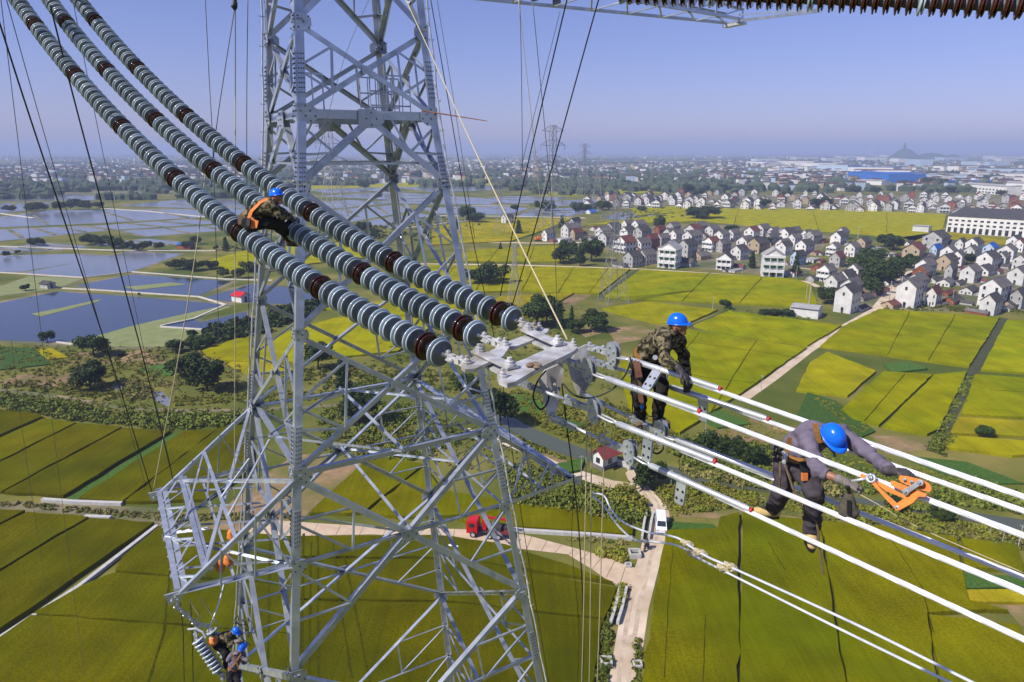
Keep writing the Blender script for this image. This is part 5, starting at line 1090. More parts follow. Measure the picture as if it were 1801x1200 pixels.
# rough grass tufts over the meadows and banks
for poly, n, h, m in (([(0, 608), (110, 606), (330, 612), (440, 600), (520, 640), (520, 700), (300, 725), (120, 700), (0, 690)], 900, .45, 'leaf4'), ([(0, 690), (300, 722), (520, 715), (520, 735), (300, 760), (100, 735), (0, 722)], 500, .6, 'leaf4'), ([(520, 640), (760, 630), (960, 690), (1060, 745), (1060, 800), (900, 735), (780, 690), (560, 700)], 700, .4, 'leaf4'),
                      ([(560, 712), (720, 705), (840, 760), (960, 815), (1060, 860), (1000, 890), (760, 810), (600, 800)], 700, .45, 'leaf3'), ([(1060, 690), (1200, 770), (1400, 850), (1700, 900), (1700, 850), (1480, 780), (1330, 740), (1200, 765)], 900, .4, 'leaf4'), ([(1150, 865), (1340, 872), (1600, 905), (1801, 940), (1801, 962), (1440, 915), (1300, 893), (1180, 910)], 700, .4, 'leaf3'),
                      ([(1060, 540), (1040, 590), (1100, 610), (1120, 690), (1060, 690), (900, 640), (880, 570), (960, 545)], 420, .5, 'leaf2'), ([(905, 890), (960, 835), (1060, 872), (1130, 905), (1110, 926)], 300, 1.0, 'leaf4'), ([(880, 830), (960, 830), (1010, 860), (930, 890)], 160, 1.2, 'leaf3'), ([(300, 905), (520, 912), (520, 918), (280, 918)], 80, .5, 'leaf4')):
    scrub('grass_tufts', poly, n, h, m, .16, 22)
# field-edge crops in rows on the small plots
# ---------------------------------------------------------------- houses
def hmat(n, c, c2=None): return mat(n, c, .85, 0, c2 or tuple(x * .82 for x in c), .5, 5, spec=.2, rand=.06)
HW = {'w': hmat('white_plaster', (.75, .73, .69)), 'g': hmat('grey_plaster', (.44, .43, .41), (.32, .315, .30)), 'l': hmat('pale_grey_plaster', (.62, .61, .58), (.50, .49, .46)), 'r': hmat('red_brick', (.30, .085, .035), (.22, .07, .035)), 't': hmat('tan_plaster', (.46, .35, .22)), 'b': hmat('pale_blue_plaster', (.45, .55, .66))}
HR = {'g': hmat('grey_roof_tiles', (.115, .105, .10), (.17, .155, .145)), 'd': hmat('dark_roof_tiles', (.06, .055, .055), (.09, .085, .08)), 'r': hmat('red_brown_roof_tiles', (.13, .045, .04), (.18, .07, .055)), 'u': hmat('blue_metal_roof', (.03, .13, .45)), 'c': hmat('concrete_roof', (.38, .37, .35))}
M['pane'] = mat('dark_window_glass', (.03, .035, .045), .15, spec=.6); M['gpane'] = mat('green_window_glass', (.03, .16, .08), .15, spec=.6); M['trim'] = mat('white_window_trim', (.65, .65, .63), .7); M['door'] = mat('dark_door', (.06, .05, .05), .6)
def gable(b, w, d, h, rh, mi=0):
    vs = [(-w / 2, -d / 2, 0), (w / 2, -d / 2, 0), (w / 2, d / 2, 0), (-w / 2, d / 2, 0), (-w / 2, -d / 2, h), (w / 2, -d / 2, h), (w / 2, d / 2, h), (-w / 2, d / 2, h), (0, -d / 2, h + rh), (0, d / 2, h + rh)]
    b.add(vs, [(0, 1, 5, 8, 4), (2, 3, 7, 9, 6), (1, 2, 6, 5), (3, 0, 4, 7), (0, 3, 2, 1)], mi)
def roofm(b, w, d, h, rh, ov=.5, t=.22, mi=0):
    for s in (-1, 1):
        sl = Vector((s * w / 2, 0, -rh)).normalized(); L = math.hypot(w / 2, rh) + ov; n = Vector((s * rh, 0, w / 2)).normalized()
        c = Vector((0, 0, h + rh)) + sl * (L / 2) + n * (t / 2 + .012); b.box(c, L, d + 2 * ov * .7, t, sl, (0, 1, 0), n, mi)
    b.box((0, 0, h + rh + .16), .4, d + 2 * ov * .7, .2, mi=mi)
def win_spots(w, d, h, style):
    sp = []
    fl = max(1, round(h / 2.85))
    for k in range(fl):
        z = 1.7 + k * 3.0
        for x in ((-.28, .28) if style != 'one' else (0,)): sp.append((Vector((x * w, -d / 2, z)), 'f'))
        for y in (-.3, 0, .3): sp.append((Vector((w / 2, y * d, z)), 's'))
    if style == 'one': sp = [(Vector((0, -d / 2, h - .8)), 'f')] + [q for q in sp if q[1] == 's' or q[0].z < 2] 
    return sp
def window(b, p, face, ww=1.1, wh=1.3, mi=(0, 1)):
    X, N = ((1, 0, 0), (0, -1, 0)) if face == 'f' else ((0, 1, 0), (1, 0, 0))
    X, N = Vector(X), Vector(N)
    b.box(p + N * .02, ww + .22, .08, wh + .22, X, N, (0, 0, 1), mi[0]); b.box(p + N * .05, ww, .06, wh, X, N, (0, 0, 1), mi[1])
PROT = {}
def house_proto(wall, roof, w, d, h, rh, style, parts):
    key = (wall, roof, w, d, h, rh, style, parts)
    if key in PROT: return PROT[key]
    wb = MB(); gable(wb, w, d, h, rh); rb = MB()
    if style == 'flat':
        wb = MB(); wb.box((0, 0, h / 2), w, d, h); rb.box((0, 0, h + .15), w + .5, d + .5, .3)
    else: roofm(rb, w, d, h, rh)
    sp = win_spots(w, d, h, style); bal = MB()
    if style == 'facade':
        for k in range(1, round(h / 2.85) + 1): bal.box((0, -d / 2 - .6, k * 3.0 - .45), w + .2, 1.2, .9)
        for x in (-.5, -.17, .17, .5): bal.box((x * (w - .4), -d / 2 - 1.1, h / 2 - .4), .28, .28, h - .8)
        sp = [(Vector((x * w, -d / 2, 1.6 + k * 3.0)), 'f') for k in range(round(h / 2.85)) for x in (-.3, 0, .3)] + [q for q in sp if q[1] == 's']
    pm = M['gpane'] if style == 'facade' and roof == 'c' else M['pane']
    big = (2.1, 1.7) if style == 'facade' else (1.1, 1.35)
    if not parts:
        a = MB(); a.v, a.f, a.m = list(wb.v), list(wb.f), [0] * len(wb.f); a.add(rb.v, rb.f, 1)
        if bal.v: a.add(bal.v, bal.f, 2)
        for p, fc in sp: window(a, p, fc, *(big if fc == 'f' else (1.1, 1.35)), mi=(2, 3))
        PROT[key] = [('house', a.build('house', [HW[wall], HR[roof], M['trim'], pm], mesh_only=True))]
    else:
        L = [('wall', wb.build('wall', [HW[wall]], mesh_only=True)), ('roof', rb.build('roof', [HR[roof]], mesh_only=True))]
        if bal.v: L.append(('balcony', bal.build('balcony', [M['trim']], mesh_only=True)))
        for p, fc in sp:
            q = MB(); window(q, p, fc, *(big if fc == 'f' else (1.1, 1.35))); L.append(('window', q.build('window', [M['trim'], pm], mesh_only=True)))
        q = MB(); q.box((w * .02, -d / 2 - .03, 1.05), 1.2, .1, 2.1); L.append(('door', q.build('door', [M['door']], mesh_only=True)))
        PROT[key] = L
    return PROT[key]
WN = {'w': 'white', 'g': 'weathered grey', 'l': 'pale grey', 'r': 'red brick', 't': 'tan', 'b': 'pale blue'}; RN = {'g': 'grey', 'd': 'dark', 'r': 'red brown', 'u': 'blue', 'c': 'flat'}
HOUSES = []
def house(px, py, wpx, wall='w', roof='g', style='two', storeys=2, yaw=-50, ar=1.15, group='village houses', parts=None):
    p = G(px, py); d = proj(p)[2]; w = wpx * d / F
    HOUSES.append((px, py, w, wall, roof, style, storeys, yaw, ar, group, p))
Z1 = lambda x, y: (900 + x / 3.602, 250 + y / 3.602)
Z2 = lambda x, y: (1350 + x / 3.871, 250 + y / 3.871)
for (x, y, w, wa, ro, st, n) in ((235, 625, 62, 'w', 'g', 'one', 2), (330, 632, 80, 'w', 'c', 'flat', 1), (375, 598, 92, 'l', 'g', 'two', 2), (412, 618, 52, 't', 'r', 'two', 2), (402, 540, 44, 'w', 'd', 'one', 2), (532, 560, 52, 'l', 'r', 'two', 1), (580, 612, 80, 'l', 'g', 'two', 2), (640, 580, 70, 'g', 'd', 'two', 2),
        (600, 650, 80, 'l', 'g', 'two', 2), (735, 612, 78, 'w', 'd', 'one', 2), (735, 556, 54, 'w', 'g', 'one', 2), (805, 562, 68, 'w', 'g', 'one', 2), (825, 615, 88, 'g', 'd', 'two', 2), (720, 695, 118, 'w', 'r', 'facade', 2), (825, 692, 84, 'w', 'g', 'two', 2), (940, 598, 52, 'r', 'r', 'one', 2), (888, 660, 58, 'r', 'r', 'one', 2),
        (955, 655, 66, 'g', 'g', 'two', 2), (1000, 618, 66, 'l', 'g', 'two', 2), (1045, 630, 72, 'w', 'g', 'two', 2), (1022, 578, 70, 'g', 'g', 'two', 2), (765, 785, 92, 'g', 'd', 'two', 2), (855, 770, 80, 'g', 'g', 'two', 2), (1030, 705, 86, 'l', 'g', 'two', 2), (1110, 740, 96, 'g', 'd', 'two', 3), (1150, 604, 92, 'l', 'r', 'two', 2),
        (1140, 645, 92, 'l', 'g', 'two', 2), (1195, 575, 70, 'g', 'g', 'two', 2), (1270, 602, 76, 'l', 'g', 'two', 2), (1330, 635, 76, 'w', 'g', 'two', 2), (1400, 622, 66, 'l', 'g', 'two', 2), (1265, 690, 92, 'w', 'r', 'facade', 2), (1340, 695, 60, 'g', 'g', 'two', 2), (1440, 740, 86, 'l', 'd', 'two', 2), (1480, 682, 90, 'w', 'g', 'two', 2),
        (1520, 612, 80, 'w', 'r', 'two', 2), (1590, 594, 76, 'l', 'g', 'two', 2), (1650, 632, 60, 'w', 'g', 'one', 2), (1560, 700, 106, 't', 'd', 'two', 2), (1720, 695, 76, 'w', 'g', 'two', 2), (1745, 624, 84, 'w', 'd', 'two', 2), (1795, 606, 54, 'l', 'g', 'two', 2), (1200, 740, 90, 't', 'g', 'two', 1), (1420, 820, 50, 'w', 'c', 'flat', 1)):
    q = Z1(x, y); house(q[0], q[1], w / 3.602, wa, ro, st, n)
for (x, y, w, wa, ro, st, n, yw) in ((1000, 790, 140, 'w', 'c', 'facade', 3, -25), (1350, 805, 112, 'w', 'd', 'facade', 2, -25), (1645, 845, 160, 'w', 'c', 'facade', 3, -22)):
    q = Z1(x, y); house(q[0], q[1], w / 3.602, wa, ro, st, n, yw, .6)
for (x, y, w, wa, ro, st, n) in ((110, 665, 80, 'l', 'g', 'two', 2), (182, 705, 70, 'w', 'g', 'two', 2), (112, 765, 80, 'w', 'd', 'one', 2), (250, 758, 96, 'w', 'd', 'two', 2), (205, 835, 72, 'b', 'd', 'two', 2), (300, 815, 84, 'w', 'c', 'flat', 1), (265, 675, 60, 'w', 'g', 'two', 2), (305, 690, 90, 'g', 'g', 'two', 2), (350, 870, 84, 'r', 'r', 'one', 1),
        (470, 845, 86, 'g', 'r', 'two', 2), (400, 945, 108, 'w', 'g', 'facade', 2), (450, 775, 86, 'l', 'g', 'facade', 2), (480, 695, 86, 'w', 'd', 'one', 2), (505, 660, 74, 'l', 'g', 'two', 2), (575, 775, 86, 'w', 'g', 'two', 2), (645, 735, 86, 't', 'd', 'two', 2), (740, 735, 60, 'w', 'c', 'flat', 1), (825, 775, 60, 'w', 'c', 'flat', 1),
        (455, 1015, 110, 'l', 'g', 'one', 2), (530, 985, 100, 'w', 'd', 'one', 2), (600, 935, 100, 'w', 'g', 'two', 2), (655, 1070, 80, 'g', 'd', 'two', 1), (535, 1150, 140, 'l', 'd', 'one', 3), (565, 1050, 120, 'l', 'g', 'two', 2), (820, 965, 56, 'w', 'd', 'one', 1), (790, 1020, 50, 't', 'r', 'two', 1), (955, 1115, 150, 'w', 'g', 'one', 3), (1010, 1010, 110, 'l', 'g', 'two', 2),
        (1120, 1110, 84, 'l', 'r', 'two', 2), (1045, 950, 110, 'r', 'g', 'one', 2), (1070, 905, 110, 'w', 'g', 'one', 2), (990, 800, 130, 't', 'r', 'two', 2), (1140, 720, 150, 'g', 'd', 'two', 2), (1140, 785, 54, 'b', 'u', 'two', 2), (1225, 800, 96, 'w', 'g', 'one', 2), (1290, 835, 84, 'w', 'g', 'two', 2), (1085, 830, 96, 'w', 'd', 'one', 1), (1215, 870, 110, 't', 'd', 'one', 2),
        (1240, 935, 56, 'g', 'g', 'one', 2), (1210, 975, 100, 'w', 'g', 'two', 1), (1225, 1040, 70, 'r', 'r', 'two', 1), (1260, 1095, 96, 'r', 'd', 'two', 1), (1375, 950, 112, 'l', 'g', 'one', 2), (1370, 1030, 100, 'l', 'd', 'two', 1), (1400, 745, 96, 'w', 'd', 'one', 2), (1380, 795, 80, 'l', 'g', 'two', 2), (1495, 855, 120, 'w', 'd', 'one', 2), (1510, 775, 84, 'b', 'u', 'two', 2),
        (1620, 805, 120, 'w', 'g', 'two', 2), (1470, 900, 120, 'w', 'd', 'two', 1), (1590, 845, 80, 'l', 'g', 'two', 2), (1530, 1120, 160, 'w', 'g', 'two', 3), (1510, 1165, 112, 'l', 'd', 'one', 2), (1675, 725, 90, 'w', 'd', 'one', 2), (1720, 745, 70, 'w', 'r', 'two', 2), (1720, 865, 96, 'l', 'g', 'two', 2), (1700, 965, 120, 'l', 'g', 'one', 2),
        (1720, 1035, 84, 'r', 'r', 'two', 1), (1700, 1125, 96, 'g', 'd', 'two', 2), (1640, 1140, 70, 'w', 'g', 'two', 1), (40, 655, 60, 'w', 'g', 'one', 2), (20, 700, 60, 'g', 'g', 'two', 2), (1620, 950, 80, 'r', 'd', 'two', 1), (1310, 740, 60, 'l', 'd', 'two', 2), (960, 700, 60, 'w', 'd', 'two', 1), (890, 800, 60, 't', 'r', 'two', 1)):
    q = Z2(x, y); house(q[0], q[1], w / 3.871, wa, ro, st, n)
house(1040, 352 + 24, 14, 'w', 'u', 'two', 1, group='houses at the field edge'); house(893, 393, 16, 'w', 'd', 'one', 2, group='houses at the field edge')
hr = random.Random(5)                               # the farther village: rows behind the long rice field
for row, (y0, y1, n, x0, x1) in enumerate(((363, 377, 30, 1020, 1790), (358, 371, 32, 1030, 1800), (353, 365, 32, 1050, 1801), (348, 358, 30, 1060, 1801), (343, 351, 26, 1180, 1801))):
    for i in range(n):
        t = (i + hr.uniform(.1, .9)) / n; x = x0 + (x1 - x0) * t; y = y0 + (y1 - y0) * t + hr.uniform(-1.2, 1.2)
        house(x, y, hr.uniform(12, 20) * (1 - row * .07), hr.choice('wwlglgtlwlr' if row else 'wwllgwlg'), hr.choice('dgdddrg'), hr.choice(['two', 'facade', 'two', 'one']) if row else hr.choice(['facade', 'two', 'facade']), 2 if hr.random() < .7 else 1, hr.choice((-30, -22, -45)), .9, group='houses of the farther village')
for hz_ in [h for h in HOUSES if h[9] == 'village houses' and h[1] > 395][::1]:    # low outbuildings squeezed between the houses
    a_ = hr.uniform(-1, 1); o_ = hz_[2] * F / proj(hz_[10])[2]
    house(hz_[0] + (o_ * .8 if a_ > 0 else -o_ * .75) + hr.uniform(-3, 3), hz_[1] + hr.uniform(-2, 2.5), o_ * hr.uniform(.45, .7), hr.choice('glgtr'), hr.choice('dgdr'), hr.choice(['two', 'one']), 1, -50 + hr.choice((0, 0, 90)), 1.0, group='outbuildings of the nearer village')
rows = {}
HOUSES.sort(key=lambda h: h[1])
ORD = lambda n: f"{n}{'th' if 10 <= n % 100 <= 20 else {1: 'st', 2: 'nd', 3: 'rd'}.get(n % 10, 'th')}"
for hz_ in HOUSES: rows.setdefault((hz_[9], hz_[3], hz_[4]), []).append(hz_)
for (grp, wa, ro), L in rows.items():
    L.sort(key=lambda h: h[0])
    for i, (px, py, w, wall, roof, style, st, yaw, ar, group, p) in enumerate(L):
        where = {'village houses': 'in the nearer village', 'outbuildings of the nearer village': 'squeezed between village houses', 'houses of the farther village': 'in the farther village', 'houses at the field edge': 'alone at the field edge'}[group]
        lab = f"{WN[wall]} {'low' if st == 1 else 'tall' if st == 3 else 'two-storey'} house with {RN[roof]} roof {where}" + (f", {ORD(i + 1)} from left" if len(L) > 1 else '')
        parts = group == 'village houses' and py > 448
        W0 = 9.0; sc = w / W0; h = (2.75 * st + .3); pr = house_proto(wall, roof, W0, 9.0 * ar if style != 'facade' else 7.5, h, 2.9 if style != 'flat' else .3, style, parts)
        sz = 1.0 if st > 1 else min(1.1, sc)
        if parts:
            e = empty('house', p, lab, 'house', group)
            for nm, me in pr:
                o = bpy.data.objects.new(nm, me); col.objects.link(o); o.parent = e
        else:
            e = bpy.data.objects.new('house', pr[0][1]); col.objects.link(e); e.location = p; tag(e, lab, 'house', group)
        e.scale = (sc * .80, max(.7, min(1.15, sc)), .92 * sz * min(1.15, max(.82, sc ** .5))); e.rotation_euler.z = R(yaw + hr.uniform(-6, 6))
# paved yards between the houses
for q in ([(1090, 462), (1200, 470), (1420, 490), (1430, 470), (1300, 440), (1120, 445)], [(1560, 545), (1640, 510), (1801, 520), (1801, 546), (1700, 548), (1560, 546)], [(1440, 480), (1560, 440), (1660, 470), (1640, 510), (1560, 545), (1500, 560), (1465, 540)], [(950, 424), (1090, 400), (1300, 395), (1460, 415), (1440, 450), (1200, 460), (1000, 430)], [(1020, 366), (1800, 382), (1801, 345), (1040, 340)], [(1600, 430), (1801, 440), (1801, 520), (1650, 500)]):
    sheet('village_ground', q, .025 + .0003 * q[0][0] / 100, M['bank'])
# factory with a long white wall of windows
def shed(name, x0, y0, x1, y1, depth, h, wallm, roofm_, label, rows_=0, bays=0, rise=1.5):
    A, B = G(x0, y0), G(x1, y1); X = (B - A).normalized(); L = (B - A).length; Y = Vector((-X.y, X.x, 0))
    if Y.y < 0: Y = -Y
    e = empty(name, A, label, 'factory'); b = MB(); c = (A + B) / 2 + Y * depth / 2
    b.box(c + UP * h / 2, L, depth, h, X, Y, UP); b.build('wall', wallm, e)
    b = MB(); r0 = [A - Y * .5 + UP * h, B - Y * .5 + UP * h, B + Y * (depth + .5) + UP * h, A + Y * (depth + .5) + UP * h]; r1 = [A + Y * depth / 2 + UP * (h + rise), B + Y * depth / 2 + UP * (h + rise)]
    vs = [v + UP * .03 for v in r0 + r1]; b.add(vs, [(0, 1, 5, 4), (2, 3, 4, 5), (0, 4, 3), (1, 2, 5), (0, 3, 2, 1)]); b.build('roof', roofm_, e)
    for k in range(rows_):
        for i in range(bays):
            z, hh = ((1.9, 3.4), (5.4, 1.1), (8.0, 1.1))[k] if rows_ == 3 else (2 + k * 3.4, 1.5)
            b = MB(); b.box(A + X * (L * (i + .5) / bays) - Y * .03 + UP * z, L / bays * (.52 if rows_ == 3 else .5), .12, hh, X, Y, UP); b.build('window', M['pane'], e)
    return e
shed('factory', 1663, 409, 1900, 425, 85, 10.5, HW['w'], HR['d'], 'large white factory hall with three rows of dark windows beside the rice', 3, 20, 3)
shed('factory', 1686, 337, 1768, 344, 30, 10, HW['w'], HR['c'], 'long white three-storey factory office far behind the village', 2, 14)
shed('factory', 1766, 343, 1860, 346, 40, 14, HW['w'], HR['c'], 'taller white factory block at the right edge behind the village', 2, 10)
shed('factory', 1490, 316, 1562, 322, 60, 14, mat('blue_cladding', (.02, .14, .50), .6), HR['u'], 'bright blue clad factory hall in the distance', 0, 0)
shed('factory', 1508, 324, 1550, 326, 20, 6, HW['w'], HR['c'], 'low white shed in front of the blue hall', 0, 0)
shed('shed', 1604, 408, 1632, 410, 8, 4, HW['l'], HR['c'], 'small flat grey shed beside the field track', 0, 0, .2)
shed('shed', 1388, 556, 1438, 562, 7, 3, HW['w'], HR['c'], 'long pale green-white roofed shed at the rice edge', 0, 0, .5)
fr_ = random.Random(9); FW = [HW['w'], HW['w'], HW['l'], HW['w'], HW['t'], HW['b']]; n_ = 0
for (x0, x1, y, hpx) in ((1312, 1348, 291, 7), (1365, 1430, 292, 9), (1408, 1470, 296, 9), (1436, 1490, 300, 10), (1452, 1480, 286, 8), (1490, 1570, 304, 10), (1500, 1600, 308, 9), (1560, 1640, 312, 8), (1600, 1700, 316, 9), (1612, 1640, 292, 12), (1640, 1720, 300, 8), (1700, 1801, 305, 9), (1710, 1801, 314, 9), (1740, 1801, 322, 10), (1570, 1650, 320, 6), (1650, 1760, 326, 7),
                        (1580, 1620, 286, 7), (1660, 1700, 283, 6), (1760, 1785, 288, 9), (1690, 1740, 290, 6), (1388, 1402, 304, 9), (1358, 1370, 306, 10), (1520, 1560, 284, 7), (1400, 1440, 281, 5), (1330, 1370, 284, 4), (1240, 1290, 298, 3), (1150, 1200, 287, 3), (1750, 1801, 280, 5), (1480, 1520, 279, 4), (1560, 1600, 277, 4), (1640, 1680, 276, 4), (1720, 1760, 275, 4), (430, 470, 315, 6), (96, 120, 292, 3), (195, 232, 327, 3), (430, 446, 322, 7)):
    d = proj(G(x0, y))[2]; n_ += 1
    shed('factory', x0, y, x1, y + (.0 if y < 290 else 1.5), min(120, (x1 - x0) * d / F * .7), hpx * d / F, fr_.choice(FW), fr_.choice([HR['c'], HR['c'], HR['r'], HR['d'], HR['u']]), f'far pale factory building in the hazy industrial belt, {ORD(n_)} of those scattered below the horizon', 0, 0, .8)
# far-off town and woods, one mass each
def far_boxes(name, n, x0, x1, y0, y1, seed, mats):
    r = random.Random(seed); b = MB()
    for i in range(n):
        y = y0 + (y1 - y0) * r.random() ** 1.3; x = r.uniform(x0, x1); p = G(x, y); w, dp, h = r.uniform(7, 16), r.uniform(7, 14), r.choice((4, 7, 7, 10, 14 if y < 285 else 7)); a = r.uniform(-.6, .2)
        b.box(p + UP * h / 2, w, dp, h, (math.cos(a), math.sin(a), 0), (-math.sin(a), math.cos(a), 0), UP, r.randrange(0, len(mats) - 2)); b.box(p + UP * (h + .6), w * 1.05, dp * 1.05, 1.2, (math.cos(a), math.sin(a), 0), (-math.sin(a), math.cos(a), 0), UP, len(mats) - 1 - r.randrange(2))
    return tag(b.build(name, mats), kind='stuff')
FM = [HW['w'], HW['l'], HW['w'], HW['b'], HW['t'], HR['r'], HR['d']]
far_boxes('distant_town', 900, -700, 1300, 271, 300, 1, FM); far_boxes('distant_town', 500, -300, 480, 296, 322, 2, FM); far_boxes('distant_town', 420, 520, 1310, 290, 322, 3, FM); far_boxes('distant_town', 900, 1250, 2500, 271, 312, 4, FM); far_boxes('distant_town', 160, 1300, 1801, 312, 336, 6, FM); far_boxes('distant_town', 60, 1340, 1480, 306, 322, 8, FM)
M['farleaf'] = mat('haze_pale_woods', (.05, .07, .04), .9, 0, (.085, .11, .06), .05, 5, spec=0)  # leaf colour lightened to stand in for distance haze
def far_woods(name, n, x0, x1, y0, y1, seed, strip=18):
    r = np.random.default_rng(seed); c, rd = [], []
    for i in range(n):
        y = y0 + (y1 - y0) * r.random() ** 1.2; x = r.uniform(x0, x1); p = G(x, y)
        for k in range(int(r.integers(4, strip))):
            s = r.uniform(3.5, 6.5); c.append((p.x + (k - strip / 2) * r.uniform(5, 11), p.y + r.uniform(-6, 6) + k * r.uniform(-2, 2), s * .8)); rd.append((s * 1.3, s * 1.3, s * .9))
    c, rd = np.array(c), np.array(rd); b0 = np.array([(0, 0, 1), (.9, 0, .2), (.28, .86, .25), (-.73, .53, .2), (-.73, -.53, .25), (.28, -.86, .2), (.8, 0, -.9), (.25, .76, -.9), (-.65, .47, -.9), (-.65, -.47, -.9), (.25, -.76, -.9)])
    f0 = [(0, 1, 2), (0, 2, 3), (0, 3, 4), (0, 4, 5), (0, 5, 1)] + [(i, 5 + i, 6 + i % 5, i % 5 + 1) for i in range(1, 6)]
    jit = 1 + .25 * r.normal(size=(len(c), 11, 1)); V = (c[:, None] + b0[None] * rd[:, None] * jit).reshape(-1, 3); V[:, 2] = np.maximum(V[:, 2], 0)
    faces = [tuple(i + 11 * k for i in f) for k in range(len(c)) for f in f0]
    me = bpy.data.meshes.new(name); me.from_pydata(V.tolist(), [], faces); return tag(link(name, me, M['farleaf']), kind='stuff')
far_woods('distant_woods', 420, -900, 2600, 270, 290, 1, 26); far_woods('distant_woods', 170, -300, 1320, 286, 312, 2, 16); far_woods('distant_woods', 75, -200, 1000, 308, 332, 3, 12); far_woods('distant_woods', 80, 1000, 1801, 306, 340, 4, 12); far_woods('distant_woods', 50, 0, 500, 318, 352, 5, 10); far_woods('distant_woods', 40, 900, 1300, 318, 345, 6, 12)
for q, m in (([(0, 330), (200, 327), (500, 330), (480, 340), (0, 341)], 'bank'), ([(250, 333), (620, 322), (900, 320), (880, 326), (500, 338)], 'rice_g'), ([(0, 318), (300, 314), (560, 316), (300, 324), (0, 324)], 'rice_g'), ([(600, 312), (900, 306), (1060, 310), (800, 316)], 'bank'), ([(1220, 320), (1340, 322), (1330, 332), (1230, 330)], 'bank'), ([(960, 338), (1060, 340), (1040, 346), (950, 346)], 'rice_g'), ([(0, 303), (400, 300), (380, 304), (0, 307)], 'rice_g'), ([(1100, 294), (1290, 293), (1280, 297), (1090, 298)], 'rice_g')):
    sheet('far_field', q, .015, M[m])
# hill with a tower on the horizon
HC = Vector((4500 * (1567 - CX) / F * 1.0, 4500, 0)); b = MB(); N = 40
for cx_, rr, hh in ((0, 105, 66), (170, 150, 38), (300, 90, 30)):
    prof = [(hh * math.cos(math.pi / 2 * t) ** 1.2, rr * t * (1 + .05 * math.sin(9 * t))) for t in np.linspace(.01, 1, 9)]
    b.lathe([(z, r_) for z, r_ in prof], N, HC + Vector((cx_, 0, 0)), UP)
tag(b.build('hill', M['leaf'], smooth=True), kind='structure')
e = empty('pagoda', HC + Vector((-8, 0, 62)), 'tiny dark tower standing on the hazy hill at the horizon', 'tower'); b = MB()
for k in range(6): b.lathe([(k * 6.5, 9 - k), (k * 6.5 + 5, 8.6 - k), (k * 6.5 + 5.2, 11 - k), (k * 6.5 + 6.5, 8 - k)], 8, e.location, UP)
b.build('tiered_body', HR['d'], e); b = MB(); b.lathe([(39, 2), (48, .2)], 8, e.location, UP); b.build('spire', HR['d'], e)
for i, x in enumerate((1530, 1535)):
    p = G(x, 276); b = MB(); b.lathe([(0, 5), (60, 3.6), (75, 3.3)], 12, p, UP); tag(b.build('chimney', HW['l']), ('left' if i == 0 else 'right') + ' one of the thin twin chimneys on the horizon', 'chimney', 'horizon chimneys')
# ---------------------------------------------------------------- pylons on the plain
M['pyl'] = mat('weathered_pylon_steel', (.30, .30, .30), .6, .3, (.38, .38, .37), 3)
def pylon_parts(hh=34.0, bw=7.5):
    b = MB(); zs = [0, 5, 9.5, 13.5, 17, 20, 22.5, 25, 27.5, 30, 32, 34]; w = lambda z: bw * (1 - z / 34 * .0) - (bw - 1.6) * min(1, z / 22.5) - (.9 if z >= 34 else 0) * .5
    c = lambda z, a, d: Vector((a * w(z) / 2, d * w(z) / 2, z)); SQ = [(-1, -1), (1, -1), (1, 1), (-1, 1)]
    for z0, z1 in zip(zs[:-1], zs[1:]):
        for i in range(4):
            p, q = SQ[i], SQ[(i + 1) % 4]; b.bar(c(z0, *p), c(z1, *p), .15); b.bar(c(z0, *p), c(z1, *q), .07); b.bar(c(z0, *q), c(z1, *p), .07); b.bar(c(z1, *p), c(z1, *q), .07)
    L = [('lattice_body', b.build('lattice_body', M['pyl'], mesh_only=True))]
    for z, l in ((22.5, 7.0), (27.5, 5.5), (32, 5.0)):
        b = MB()
        for s in (-1, 1):
            tip = Vector((s * l, 0, z + .3))
            for d in (-1, 1): b.bar(c(z, s, d), tip, .10); b.bar(c(min(34, z + 2.2), s, d), tip, .08)
            for k in range(1, 5):
                t = k / 5; b.bar(c(z, s, -1).lerp(tip, t), c(z, s, 1).lerp(tip, t), .05); b.bar(c(z, s, -1).lerp(tip, t), c(min(34, z + 2.2), s, 1).lerp(tip, t), .05)
            if z < 32: b.tube([tip, tip - UP * 1.6], .09, 6)
        L.append(('crossarm', b.build('crossarm', M['pyl'], mesh_only=True)))
    return L
PYL = pylon_parts()
for x, y, hp, yaw, lab in ((1078, 532, 178, 20, 'grey lattice pylon standing in the rice left of the village'), (905, 545, 112, 70, 'wide-armed dark pylon half hidden behind the thin ropes'), (970, 404, 168, 40, 'tall hazy pylon behind the crossing ropes'), (880, 412, 90, 15, 'hazy pylon just right of the tower leg'),
                           (590, 420, 190, 60, 'large hazy pylon seen through the tower body'), (697, 345, 90, 50, 'small hazy pylon behind the upper tower bracing'), (608, 402, 80, 10, 'short pale pylon inside the tower view'), (1026, 345, 85, 30, 'slim pylon by the far ponds'), (1050, 350, 70, 80, 'farther slim pylon by the far ponds'), (940, 330, 60, 45, 'faint pylon near the horizon right of the ropes')):
    p = G(x, y); d = proj(p)[2]; s = hp * d / F / 34 / .96; e = empty('pylon', p, lab, 'pylon', 'pylons on the plain')
    for nm, me in PYL:
        o = bpy.data.objects.new(nm, me); col.objects.link(o); o.parent = e
    e.scale = (s, s, s); e.rotation_euler.z = R(yaw)
